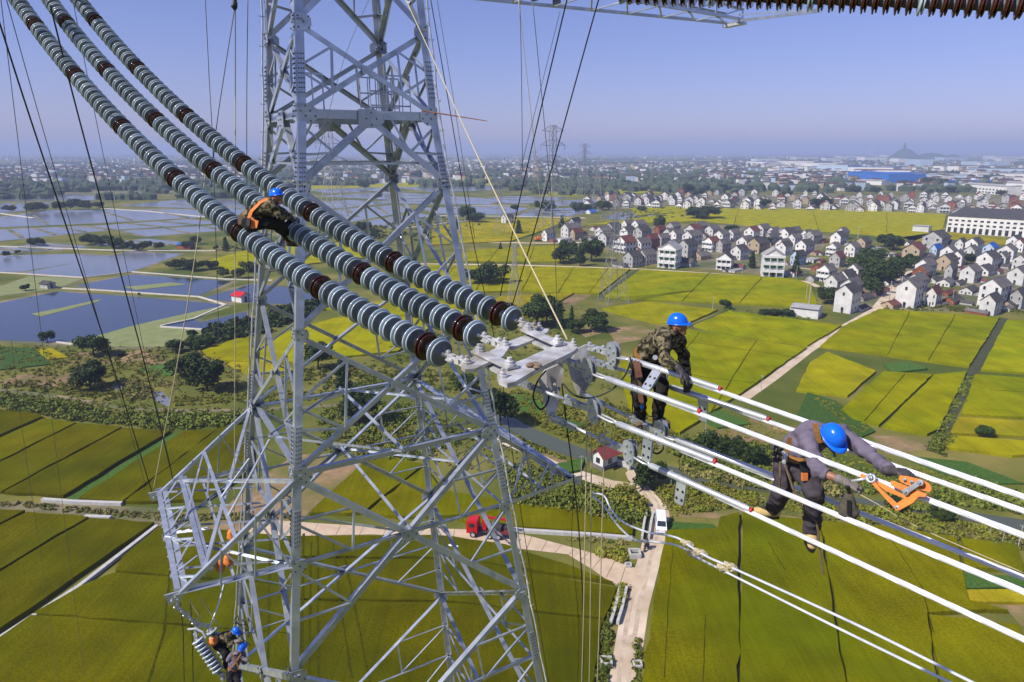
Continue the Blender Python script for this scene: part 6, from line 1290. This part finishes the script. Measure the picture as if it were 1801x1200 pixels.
# utility poles
M['pole'] = mat('concrete_pole', (.40, .38, .35), .85)
b = MB(); b.tube([(0, 0, 0), (0, 0, 8)], [.16, .10], 8); PM = b.build('post', M['pole'], mesh_only=True)
b = MB(); b.box((0, 0, 7.5), 1.6, .09, .1); [b.tube([(x, 0, 7.55), (x, 0, 7.8)], .05, 6) for x in (-.7, 0, .7)]; PA = b.build('crossarm', M['pole'], mesh_only=True)
POLES = ((1253, 548, 26), (1417, 530, 30), (1422, 540, 46), (1790, 965, 44), (1562, 540, 44), (1580, 538, 50), (1508, 424, 26), (1400, 490, 22), (1136, 472, 20), (1305, 482, 18), (1674, 535, 24), (1510, 492, 16), (1052, 452, 18), (1240, 770, 34), (1022, 840, 40), (1180, 855, 30), (1740, 945, 26), (1762, 958, 28), (1338, 690, 30))
for i, (x, y, hp) in enumerate(sorted(POLES)):
    p = G(x, y); d = proj(p)[2]; s = hp * d / F / 8 / .95; e = empty('utility_pole', p, f'thin concrete utility pole with a short crossarm, {ORD(i + 1)} from the left', 'utility pole', 'utility poles')
    for nm, me in (('post', PM), ('crossarm', PA)):
        o = bpy.data.objects.new(nm, me); col.objects.link(o); o.parent = e
    e.scale = (s, s, s); e.rotation_euler.z = i * .8
# ---------------------------------------------------------------- ropes and lines
def rope(pts, r, m, label, cat='rope', nm='rope'):
    ps = [P(*p) for p in pts]; fine = []
    for i in range(len(ps) - 1):
        p0, p1, p2, p3 = ps[max(i - 1, 0)], ps[i], ps[i + 1], ps[min(i + 2, len(ps) - 1)]
        for t in np.linspace(0, 1, 10, endpoint=False):
            fine.append(.5 * ((2 * p1) + (p2 - p0) * t + (2 * p0 - 5 * p1 + 4 * p2 - p3) * t ** 2 + (3 * p1 - p0 - 3 * p2 + p3) * t ** 3))
    fine.append(ps[-1]); b = MB(); b.tube(fine, r, 6); o = b.build(nm, M[m], None, True); return tag(o, label, cat)
rope([(-8, 20, 12), (0, 43, 12.3), (67, 250, 14.5), (197, 640, 20), (268, 868, 24.5)], .016, 'wire', 'thick dark hoisting line from the top left corner down to the outer arm tip', 'line')
rope([(90, 10, 14), (96, 40, 14.2), (150, 250, 16), (257, 650, 20), (304, 842, 23)], .017, 'wire', 'dark hoisting line passing behind the strings down to the inner arm corner', 'line')
rope([(10, -5, 16), (82, 250, 19), (195, 640, 26), (255, 850, 32)], .010, 'twire', 'thin grey line just right of the thick dark line', 'line')
rope([(1, -5, 16), (32, 250, 19), (80, 647, 26), (150, 1205, 40)], .009, 'twire', 'faint grey line at the far left edge reaching the bottom', 'line')
rope([(127, -5, 18), (177, 250, 21), (257, 633, 27), (300, 820, 31)], .009, 'twire', 'faint grey line emerging under the front string', 'line')
rope([(20, 600, 28), (45, 800, 34), (75, 1000, 42), (100, 1205, 50)], .009, 'twire', 'faintest line over the left rice fields', 'line')
rope([(362, 300, 20), (345, 440, 20.5), (310, 650, 22), (269, 866, 24.4)], .016, 'rope', 'tan rope running up from the outer arm tip behind the strings')
rope([(414, -4, 17), (414, 300, 18), (413, 650, 20), (412, 930, 22.5)], .012, 'rope', 'straight tan rope hanging just left of the tower')
rope([(436, -4, 17.5), (434, 280, 18.5), (440, 700, 20)], .011, 'twire', 'thin vertical line closest to the left tower leg', 'line')
rope([(361, -4, 17), (368, 140, 17.5), (375, 277, 18), (385, 600, 20)], .009, 'twire', 'thin slanting line left of the pulley', 'line')
rope([(413, 14, 16.8), (396, 120, 17), (380, 230, 17.3), (372, 330, 17.6)], .011, 'twire', 'thin line running down from the black pulley hook', 'line')
rope([(712, -4, 15), (760, 100, 14.2), (840, 275, 12.3), (920, 440, 10.4), (998, 598, 8.75)], .012, 'rope', 'long pale yellow rope slanting from the tower top to the yoke')
rope([(1000, -12, 12), (978, 80, 12.6), (912, 360, 15), (880, 520, 17)], .014, 'wire', 'left one of the two crossing dark lines right of the tower', 'line')
rope([(1060, -18, 12), (1047, 20, 12.2), (947, 380, 14.6), (900, 540, 16.3)], .014, 'wire', 'right one of the two crossing dark lines right of the tower', 'line')
rope([(914, 0, 15), (917, 120, 15.4), (919, 300, 16.2)], .009, 'twire', 'short thin vertical line under the upper arm', 'line')
rope([(912, 0, 15), (950, 350, 17), (955, 420, 17.5)], .009, 'rope', 'thin tan line left of the slim hazy pylon')
rope([(937, 5, 15), (972, 380, 17), (980, 560, 18)], .009, 'twire', 'thin line crossing the slim hazy pylon', 'line')
rope([(985, 20, 15), (940, 200, 16), (915, 300, 17)], .007, 'twire', 'faint line between the crossing dark lines', 'line')
rope([(757, -4, 19), (789, 180, 19.8), (829, 408, 21), (880, 650, 22.5), (916, 900, 25), (966, 1205, 30)], .014, 'wire', 'dark line running down beside the right tower leg', 'line')
rope([(768, -4, 19.5), (800, 190, 20.3), (835, 420, 21.5)], .009, 'twire', 'fainter second line beside the right tower leg', 'line')
rope([(650, -4, 17), (600, 120, 17.2), (545, 330, 17.6), (530, 400, 17.8)], .007, 'twire', 'thin slack wire crossing the front tower face', 'line')
rope([(1032, 735, 8.0), (1031, 820, 8.4), (1026, 1098, 9.8), (1023, 1210, 10.6)], .008, 'rope', 'leftmost of the three tan ropes hanging under the yoke')
rope([(1041, 745, 8.0), (1040, 820, 8.4), (1038, 1098, 9.9), (1036, 1210, 10.8)], .008, 'rope', 'middle one of the three tan ropes hanging under the yoke')
rope([(1065, 742, 7.85), (1062, 820, 8.2), (1054, 1098, 9.6), (1050, 1210, 10.4)], .008, 'rope', 'rightmost of the three tan ropes hanging under the yoke')
rope([(988, 675, 8.35), (997, 750, 8.6), (1010, 851, 9.2), (1020, 960, 9.8), (1026, 1100, 10.6), (1024, 1210, 11.2)], .010, 'wire', 'dark line hanging from the hanging plate of the yoke', 'line')
rope([(1010, 862, 24), (1006, 960, 26), (1018, 1100, 29), (1015, 1210, 32)], .012, 'wire', 'dark line hanging under the right arm tip', 'line')
rope([(960, 652, 8.3), (945, 672, 8.2), (938, 700, 8.2), (950, 720, 8.2), (962, 710, 8.25), (965, 690, 8.3), (952, 688, 8.25)], .012, 'dark', 'black cable coil looping beside the hanging plate', 'cable', 'cable')
rope([(990, 675, 8.4), (1010, 695, 8.2), (1040, 700, 8.0), (1075, 686, 7.9), (1098, 662, 7.95), (1108, 640, 8.05)], .011, 'dark', 'black cable sagging from the yoke to the camouflage worker', 'cable', 'cable')
rope([(1148, 775, 7.7), (1146, 792, 7.7), (1156, 798, 7.7), (1166, 790, 7.75), (1166, 776, 7.8)], .011, 'dark', 'short black cable loop under the front sleeve', 'cable', 'cable')
rope([(1494, 860, 5.7), (1540, 885, 5.6), (1620, 930, 5.5), (1801, 1008, 5.2)], .004, 'rope', 'hair-thin cord slanting down behind the conductors', 'cord', 'cord')
for pts, lab in (([(1040, 868, 24), (1062, 872, 23.5), (1075, 897, 23), (1095, 918, 22.4), (1135, 935, 21.5), (1170, 941, 20.8), (1195, 948, 20.2), (1215, 962, 19.8), (1245, 980, 19.2), (1290, 1000, 18.4), (1500, 1096, 15.6), (1705, 1198, 13.4), (1800, 1245, 12.6)], 'upper white jumper conductor sagging from the right arm tip over the road'),
                 ([(1042, 872, 24.2), (1062, 890, 23.7), (1090, 928, 22.8), (1118, 950, 22), (1150, 953, 21.3), (1180, 957, 20.7), (1205, 966, 20.1), (1225, 980, 19.6), (1280, 1008, 18.6), (1480, 1108, 15.9), (1665, 1198, 13.8), (1780, 1255, 12.8)], 'lower white jumper conductor sagging from the right arm tip over the road')):
    rope(pts, .034, 'alu', lab, 'conductor', 'jumper_conductor')
for x, y, d in ((1208, 956, 20), (1232, 972, 19.5), (1218, 974, 19.8), (1272, 1000, 18.7), (1284, 996, 18.5)):
    o = sdf_mesh('cloth_wrap', [(P(x - 8, y - 4, d), P(x + 8, y + 5, d), .07, .10), (P(x, y + 1, d), P(x + 3, y + 5, d), .1, .05)], .03, M['rope'], None, .05, .02, 20)
    tag(o, 'pale cloth wrapped around the sagging jumper conductors', 'cloth', 'cloth wraps on the jumpers')
# pulley hook, measuring rod, bags on the arm, hanging jumper string
e = empty('pulley_hook', P(413, 5, 16.8), 'black pulley hook hanging at the top edge left of the tower', 'pulley'); b = MB(); b.tube([P(413, -2, 16.8), P(413, 6, 16.8), P(412, 12, 16.8), P(413, 18, 16.8)], [.03, .07, .08, .03], 8); b.build('pulley_block', M['dark'], e)
b = MB(); b.tube([P(415, -6, 16.8), P(416, 0, 16.8), P(413, 2, 16.8)], .02, 6); b.build('hook', M['dark'], e)
e = empty('survey_rod', P(742, 195, 18.4), 'thin rusty rod sticking out from the waist beam of the tower', 'rod'); b = MB(); b.tube([P(742, 195, 18.9), P(800, 204, 18.2), P(856, 213, 17.5)], [.02, .016, .009], 8); b.build('rod', M['rust'], e)
for x, y, d, lab in ((387, 997, 19.3, 'bright orange cloth bag hanging lowest on the left arm brace'), (401, 986, 19.2, 'darker orange bag hanging beside the bright one'), (407, 942, 20, 'orange bag hanging higher near the tower leg')):
    e = empty('cloth_bag', P(x, y, d), lab, 'bag'); sdf_mesh('bag_body', [(P(x, y + 3, d), P(x - 1, y - 4, d), .13, .10), (P(x, y - 4, d), P(x + 1, y - 11, d), .09, .03)], .03, M['strap_o'], e, .06, .015, 14); b = MB(); b.tube([P(x + 1, y - 10, d), P(x + 3, y - 18, d)], .012, 5); b.build('bag_cord', M['rope'], e)
e = empty('jumper_string', LTF, 'short grey insulator string hanging from the left bracket arm beside two workers', 'insulator string')
pa = LTF - UP * .3; pb = P(348, 1100, 18.9); chain(e, pa, pb, 5, .07); yk = MB(); n = CDv(.2, .4, .9); yk.plate([P(343, 1096, 18.9), P(352, 1094, 18.9), P(372, 1098, 19.1), P(371, 1104, 19.1), P(350, 1104, 18.9), P(342, 1110, 18.9)], n, .03); yk.build('yoke_plate', M['plate'], e)
s0, s1 = P(345, 1122, 18.9), P(382, 1176, 19.0); chain(e, P(345, 1106, 18.9), s0, 2, .06); dS = (s1 - s0).normalized()
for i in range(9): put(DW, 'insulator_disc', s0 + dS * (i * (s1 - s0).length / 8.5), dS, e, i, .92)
chain(e, s1 + dS * .15, P(394, 1196, 19.1), 2, .08)
s0, s1 = P(370, 1106, 19.6), P(405, 1166, 19.8); dS = (s1 - s0).normalized()
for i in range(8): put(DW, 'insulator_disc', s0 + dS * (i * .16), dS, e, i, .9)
b = MB(); b.tube([P(330, 1107, 18.8), P(345, 1106, 18.8), P(357, 1112, 18.8), P(362, 1122, 18.8)], .03, 8); b.build('arcing_horn', M['plate'], e)
rope([(395, 1023, 19.5), (385, 1060, 19.3), (374, 1090, 19.1), (364, 1112, 19)], .022, 'alu', 'white sling from the arm brace to the jumper hardware', 'sling', 'sling')
rope([(330, 1052, 18.6), (345, 1075, 18.8), (356, 1096, 18.9)], .014, 'rope', 'tan cord beside the hanging jumper string')
rope([(352, 1052, 18.8), (370, 1078, 19), (388, 1105, 19.2)], .014, 'rope', 'tan cord right of the hanging jumper string')
for pts, lab in (([(316, 1058, 18.7), (322, 1110, 18.9), (324, 1210, 20)], 'dark cord hanging straight from the arm corner'), ([(335, 1058, 18.8), (338, 1120, 19), (340, 1210, 20)], 'second dark cord hanging beside the arm corner')): rope(pts, .012, 'wire', lab, 'cord', 'cord')
b = MB(); rr = random.Random(4)
for i in range(14):
    x, y = rr.uniform(414, 438), rr.uniform(1088, 1130); b.tube([P(x, y, 19.3), P(x + rr.uniform(-8, 8), y + rr.uniform(-12, 4), 19.3), P(x + rr.uniform(-10, 10), y + rr.uniform(-8, 12), 19.4)], .012, 5)
tag(b.build('cord_tangle', M['dark']), 'tangle of dark cords between the two hanging workers and the tower leg', 'cords')
# ---------------------------------------------------------------- vehicles and small things on the ground
def frame_at(p, X):
    X = Vector(X); X.z = 0; X.normalize(); return Vector(p), X, Vector((-X.y, X.x, 0))
def wheel(e, c, Y, r=.5, w=.3):
    b = MB(); b.lathe([(-w / 2, r * .6), (-w / 2, r * .95), (-w / 4, r), (w / 4, r), (w / 2, r * .95), (w / 2, r * .6)], 18, c, Y); o = b.build('wheel', M['dark'], e, True)
    b = MB(); b.lathe([(-w / 2 - .01, r * .55), (-w / 2 + .03, r * .2), (w / 2 - .03, r * .2), (w / 2 + .01, r * .55)], 12, c, Y); b.build('rim', M['plate'], o)
M['tred'] = mat('red_truck_paint', (.55, .012, .018), .35, 0, (.48, .012, .016), 2); M['vwhite'] = mat('white_van_paint', (.78, .79, .80), .3); M['chassis'] = mat('dark_chassis', (.05, .045, .045), .7)
A, B = G(819, 945), G(903, 954); p, X, Y = frame_at(A, B - A)
if Y.y < 0: Y = -Y
e = empty('crane_truck', A, 'red crane truck parked on the plate road behind the tower legs', 'truck'); T = lambda x, y, z: p + X * x + Y * y + UP * z
L = (B - A).length
b = MB(); b.box(T(.9, 1.15, 1.55), 1.6, 2.1, 1.8, X, Y); b.box(T(.95, 1.15, 2.5), 1.4, 1.9, .2, X, Y); cabo = b.build('cab', M['tred'], e); 
b = MB(); b.box(T(.09, 1.15, 1.95), .05, 1.8, .65, X, Y); b.build('windscreen', M['pane'], cabo)
b = MB(); b.box(T(.9, .09, 1.95), .75, .06, .6, X, Y); b.build('side_window', M['pane'], cabo)
b = MB(); b.box(T(L / 2 + .2, 1.2, .8), L - .4, 1.0, .3, X, Y); b.build('chassis', M['chassis'], e)
b = MB(); b.box(T(3.2 + (L - 3.2) / 2, 1.2, 1.15), L - 3.2, 2.4, .18, X, Y)
for s in (.05, 2.35): b.box(T(3.2 + (L - 3.2) / 2, s, 1.3), L - 3.2, .08, .28, X, Y)
b.build('flatbed', mat('faded_dark_red_bed', (.20, .018, .02), .7, 0, (.13, .03, .03), 2), e)
b = MB(); b.box(T(2.6, 1.2, 1.9), .6, 1.0, 1.6, X, Y); b.bar(T(2.6, 1.2, 2.7), T(2.7, 1.2, 3.1), .4); b.bar(T(2.7, 1.2, 2.95), T(min(7.2, L - .3), 1.3, 2.75), .26, .3); b.bar(T(2.75, .9, 1.2), T(2.75, .9, 2.6), .3); b.build('crane_boom', M['tred'], e)
b = MB(); b.box(T(4.3, 1.1, 1.5), 1.7, 1.6, .6, X, Y); b.box(T(5.9, 1.4, 1.4), .8, .9, .4, X, Y); b.build('cargo', M['chassis'], e)
for x in (1.1, L - 3.0, L - 1.7):
    for y in (.15, 2.25): wheel(e, T(x, y, .5), Y)
e.scale = (.92, .92, .92)
A = G(1163, 941); p, X, Y = frame_at(A, G(1160, 908) - A)
e = empty('van', A, 'white minivan parked on the dusty road at the bend', 'van'); T = lambda x, y, z: p + X * x + Y * y + UP * z
b = MB(); pr = [(0, .35), (0, .85), (.55, 1.0), (1.15, 1.75), (1.6, 1.95), (4.3, 1.95), (4.5, 1.5), (4.55, .35)]
n = len(pr); vs = [T(x, y, z) for y in () for x, z in pr]; vs = [T(x, s * (.82 if z < 1.2 else .72), z) for s in (-1, 1) for x, z in pr]
b.add(vs, [tuple(range(n)), tuple(range(n, 2 * n))] + [(i, (i + 1) % n, (i + 1) % n + n, i + n) for i in range(n)]); vb = b.build('van_body', M['vwhite'], e)
b = MB(); q = [T(.62, -.66, 1.1), T(.62, .66, 1.1), T(1.12, .6, 1.74), T(1.12, -.6, 1.74)]; b.plate([v - X * .03 + UP * .02 for v in q], (q[1] - q[0]).cross(q[2] - q[0]), .03); b.build('windscreen', M['pane'], vb)
for s in (-1, 1):
    for x0, x1 in ((1.2, 2.1), (2.25, 3.2), (3.3, 4.25)):
        b = MB(); b.plate([T(x0, s * .80, 1.2), T(x1, s * .80, 1.2), T(x1, s * .745, 1.78), T(x0 + .1, s * .745, 1.78)], Y, .03); b.build('side_window', M['pane'], vb)
    b = MB(); b.box(T(-.01, s * .6, .75), .05, .3, .18, X, Y); b.build('headlight', M['plate'], vb)
for x in (.85, 3.7):
    for y in (-.74, .74): wheel(e, T(x, y, .31), Y, .31, .2)
e.scale = (.88, .88, .88)
A = G(1137, 967); p, X, Y = frame_at(A, G(1131, 974) - A); T = lambda x, y, z: p + X * x + Y * y + UP * z
e = empty('motorcycle', A, 'dark motorcycle ridden along the dusty road', 'motorcycle'); b = MB(); b.bar(T(-.4, 0, .55), T(.4, 0, .75), .25, .3); b.bar(T(.45, 0, .3), T(.3, 0, 1.0), .08); b.bar(T(.3, -.3, 1.02), T(.3, .3, 1.02), .05); b.bar(T(-.6, 0, .78), T(.0, 0, .8), .25, .12); b.build('motorcycle_frame', M['dark'], e)
for x in (-.62, .62): wheel(e, T(x, 0, .3), Y, .3, .12)
e = empty('person', T(-.15, 0, .8), 'tiny rider in dark clothes on the motorcycle on the road', 'person')
sdf_mesh('body', [(T(-.15, 0, .85), T(-.05, 0, 1.35), .17, .19), (T(-.03, 0, 1.5), T(0, 0, 1.62), .1, .11), (T(-.05, -.2, 1.35), T(.28, -.28, 1.05), .07, .05), (T(-.05, .2, 1.35), T(.28, .28, 1.05), .07, .05), (T(-.15, -.1, .85), T(.25, -.2, .65), .1, .08), (T(-.15, .1, .85), T(.25, .2, .65), .1, .08), (T(.25, -.2, .65), T(.15, -.2, .3), .07, .05), (T(.25, .2, .65), T(.15, .2, .3), .07, .05)], .04, M['trouser'], e, .06)
# pump house
A = G(1043, 821); B = G(1060, 829); p, X, Y = frame_at(A, B - A)
if Y.y < 0: Y = -Y
T = lambda x, y, z: p + X * x + Y * y + UP * z
e = empty('pump_house', A, 'small white house with red roof beside the canal', 'house'); w, d, h = (B - A).length, 3.4, 2.4
b = MB(); b.add([T(0, 0, 0), T(w, 0, 0), T(w, d, 0), T(0, d, 0), T(0, 0, h), T(w, 0, h), T(w, d, h), T(0, d, h), T(w / 2, 0, h + 1.2), T(w / 2, d, h + 1.2)], [(0, 1, 5, 8, 4), (2, 3, 7, 9, 6), (1, 2, 6, 5), (3, 0, 4, 7)]); wl = b.build('wall', HW['w'], e)
b = MB(); b.box(T(w / 2, d / 2, .35), w + .12, d + .12, .7, X, Y); b.build('plinth', HR['g'], wl)
b = MB()
for s in (0, 1):
    pts = [T(w / 2, -.5, h + 1.28), T(w / 2, d + .5, h + 1.28), T(-.6 if s == 0 else w + .6, d + .5, h - .2), T(-.6 if s == 0 else w + .6, -.5, h - .2)]; b.plate(pts, (pts[1] - pts[0]).cross(pts[2] - pts[0]), .14)
b.build('roof', mat('red_tiles', (.20, .035, .03), .8, 0, (.26, .05, .045), 2), e)
b = MB(); b.box(T(w * .5, -.03, 1.55), .8, .1, .9, X, Y); b.build('window', M['pane'], e)
b = MB(); b.box(T(w + .03, d * .5, 1.5), .1, .9, 1.2, X, Y); b.build('window', M['pane'], e)
tag(wall_thing('yard_wall', [(1076, 815), (1100, 822), (1108, 828)], .3, 1.0, M['conc'], 'pale yard wall beside the red-roofed canal house', 'wall'))
for x, y, s, lab in ((1109, 906, .7, 'open concrete box at the road edge above the van'), (1116, 978, .7, 'grey concrete box at the road junction'), (1066, 1168, .55, 'small concrete box at the road edge near the bottom'), (1105, 996, .35, 'little white post block below the junction box'), (1121, 1172, .4, 'small concrete block on the right road edge near the bottom')):
    p = G(x, y); e = empty('concrete_box', p, lab, 'concrete box'); b = MB()
    for dx, dy, sx, sy in ((-s * .9, 0, .2, 2 * s), (s * .9, 0, .2, 2 * s), (0, s * .9, 1.6 * s, .2), (0, -s * .9, 1.6 * s, .2)): b.box(p + Vector((dx, dy, .5 * s)), sx, sy, s)
    b.build('box_wall', M['conc'], e); b = MB(); b.box(p + UP * .15, 1.6 * s, 1.6 * s, .1); b.build('box_floor', M['ditch'], e)
def heap(name, pts, r, label, cat, m='white'):
    ps = [G(x, y) + UP * r * .4 for x, y in pts]; o = sdf_mesh(name, [(ps[i], ps[min(i + 1, len(ps) - 1)], r, r) for i in range(max(1, len(ps) - 1))], .22, M[m], None, .3, .12, 3); return tag(o, label, cat)
heap('tarpaulin', [(300, 946), (330, 940), (362, 936)], .5, 'rumpled white tarpaulin strip beside the rice, behind the left arm', 'tarpaulin'); heap('sack_pile', [(792, 966), (803, 967)], .45, 'white sacks piled beside the plate road', 'sacks')
def hut(px, py, w, d, h, rh, wm, rm, yaw, label):
    e = empty('hut', G(px, py), label, 'hut'); b = MB(); gable(b, w, d, h, rh); o = b.build('wall', HW[wm]); o.parent = e
    b = MB(); roofm(b, w, d, h, rh, .35, .15); o = b.build('roof', rm); o.parent = e
    b = MB(); b.box((0, -d / 2 - .03, .95), .9, .08, 1.9); o = b.build('door', M['door']); o.parent = e
    e.rotation_euler.z = R(yaw)
hut(328, 438, 4.0, 8.5, 2.3, 1.0, 'r', HR['u'], 70, 'tiny blue-roofed fish pond hut with a red wall'); hut(424, 530, 3.6, 5.0, 2.2, 1.0, 'w', M['tred'], 60, 'small white hut with bright red roof beside the tower leg'); hut(85, 507, 3.2, 4.5, 1.9, .7, 'g', HR['d'], 65, 'dark low hut on the pond dike')
e = empty('excavator', G(946, 424), 'orange digger parked by the first village house', 'excavator'); e.rotation_euler.z = R(20)
for nm, bx, mm in (('track', [((0, -1, .4), 3.4, .5, .8), ((0, 1, .4), 3.4, .5, .8)], 'chassis'), ('machine_body', [((-.3, 0, 1.4), 2.6, 2.3, 1.1)], 'orange'), ('cab', [((.7, .6, 2.1), 1.2, 1.0, 1.5)], 'orange'), ('digger_arm', [((2.0, -.3, 2.3), 2.4, .35, .35), ((3.2, -.3, 1.5), .3, .3, 1.9)], 'orange')):
    for c, sx, sy, sz in bx:
        b = MB(); b.box(c, sx, sy, sz); o = b.build(nm, M[mm]); o.parent = e
# ---------------------------------------------------------------- haze
b = MB(); b.box((0, 8900, 69), 40000, 20000, 142)
hz = b.build('haze'); tag(hz, kind='stuff')
hm = bpy.data.materials.new('haze'); hm.use_nodes = True; n = hm.node_tree; n.nodes.clear()
o_ = n.nodes.new('ShaderNodeOutputMaterial'); v_ = n.nodes.new('ShaderNodeVolumePrincipled')
v_.inputs['Color'].default_value = (.60, .71, 1.0, 1); v_.inputs["Density"].default_value = .00025; v_.inputs['Anisotropy'].default_value = 0.0
n.links.new(v_.outputs[0], o_.inputs['Volume']); hz.data.materials.append(hm)
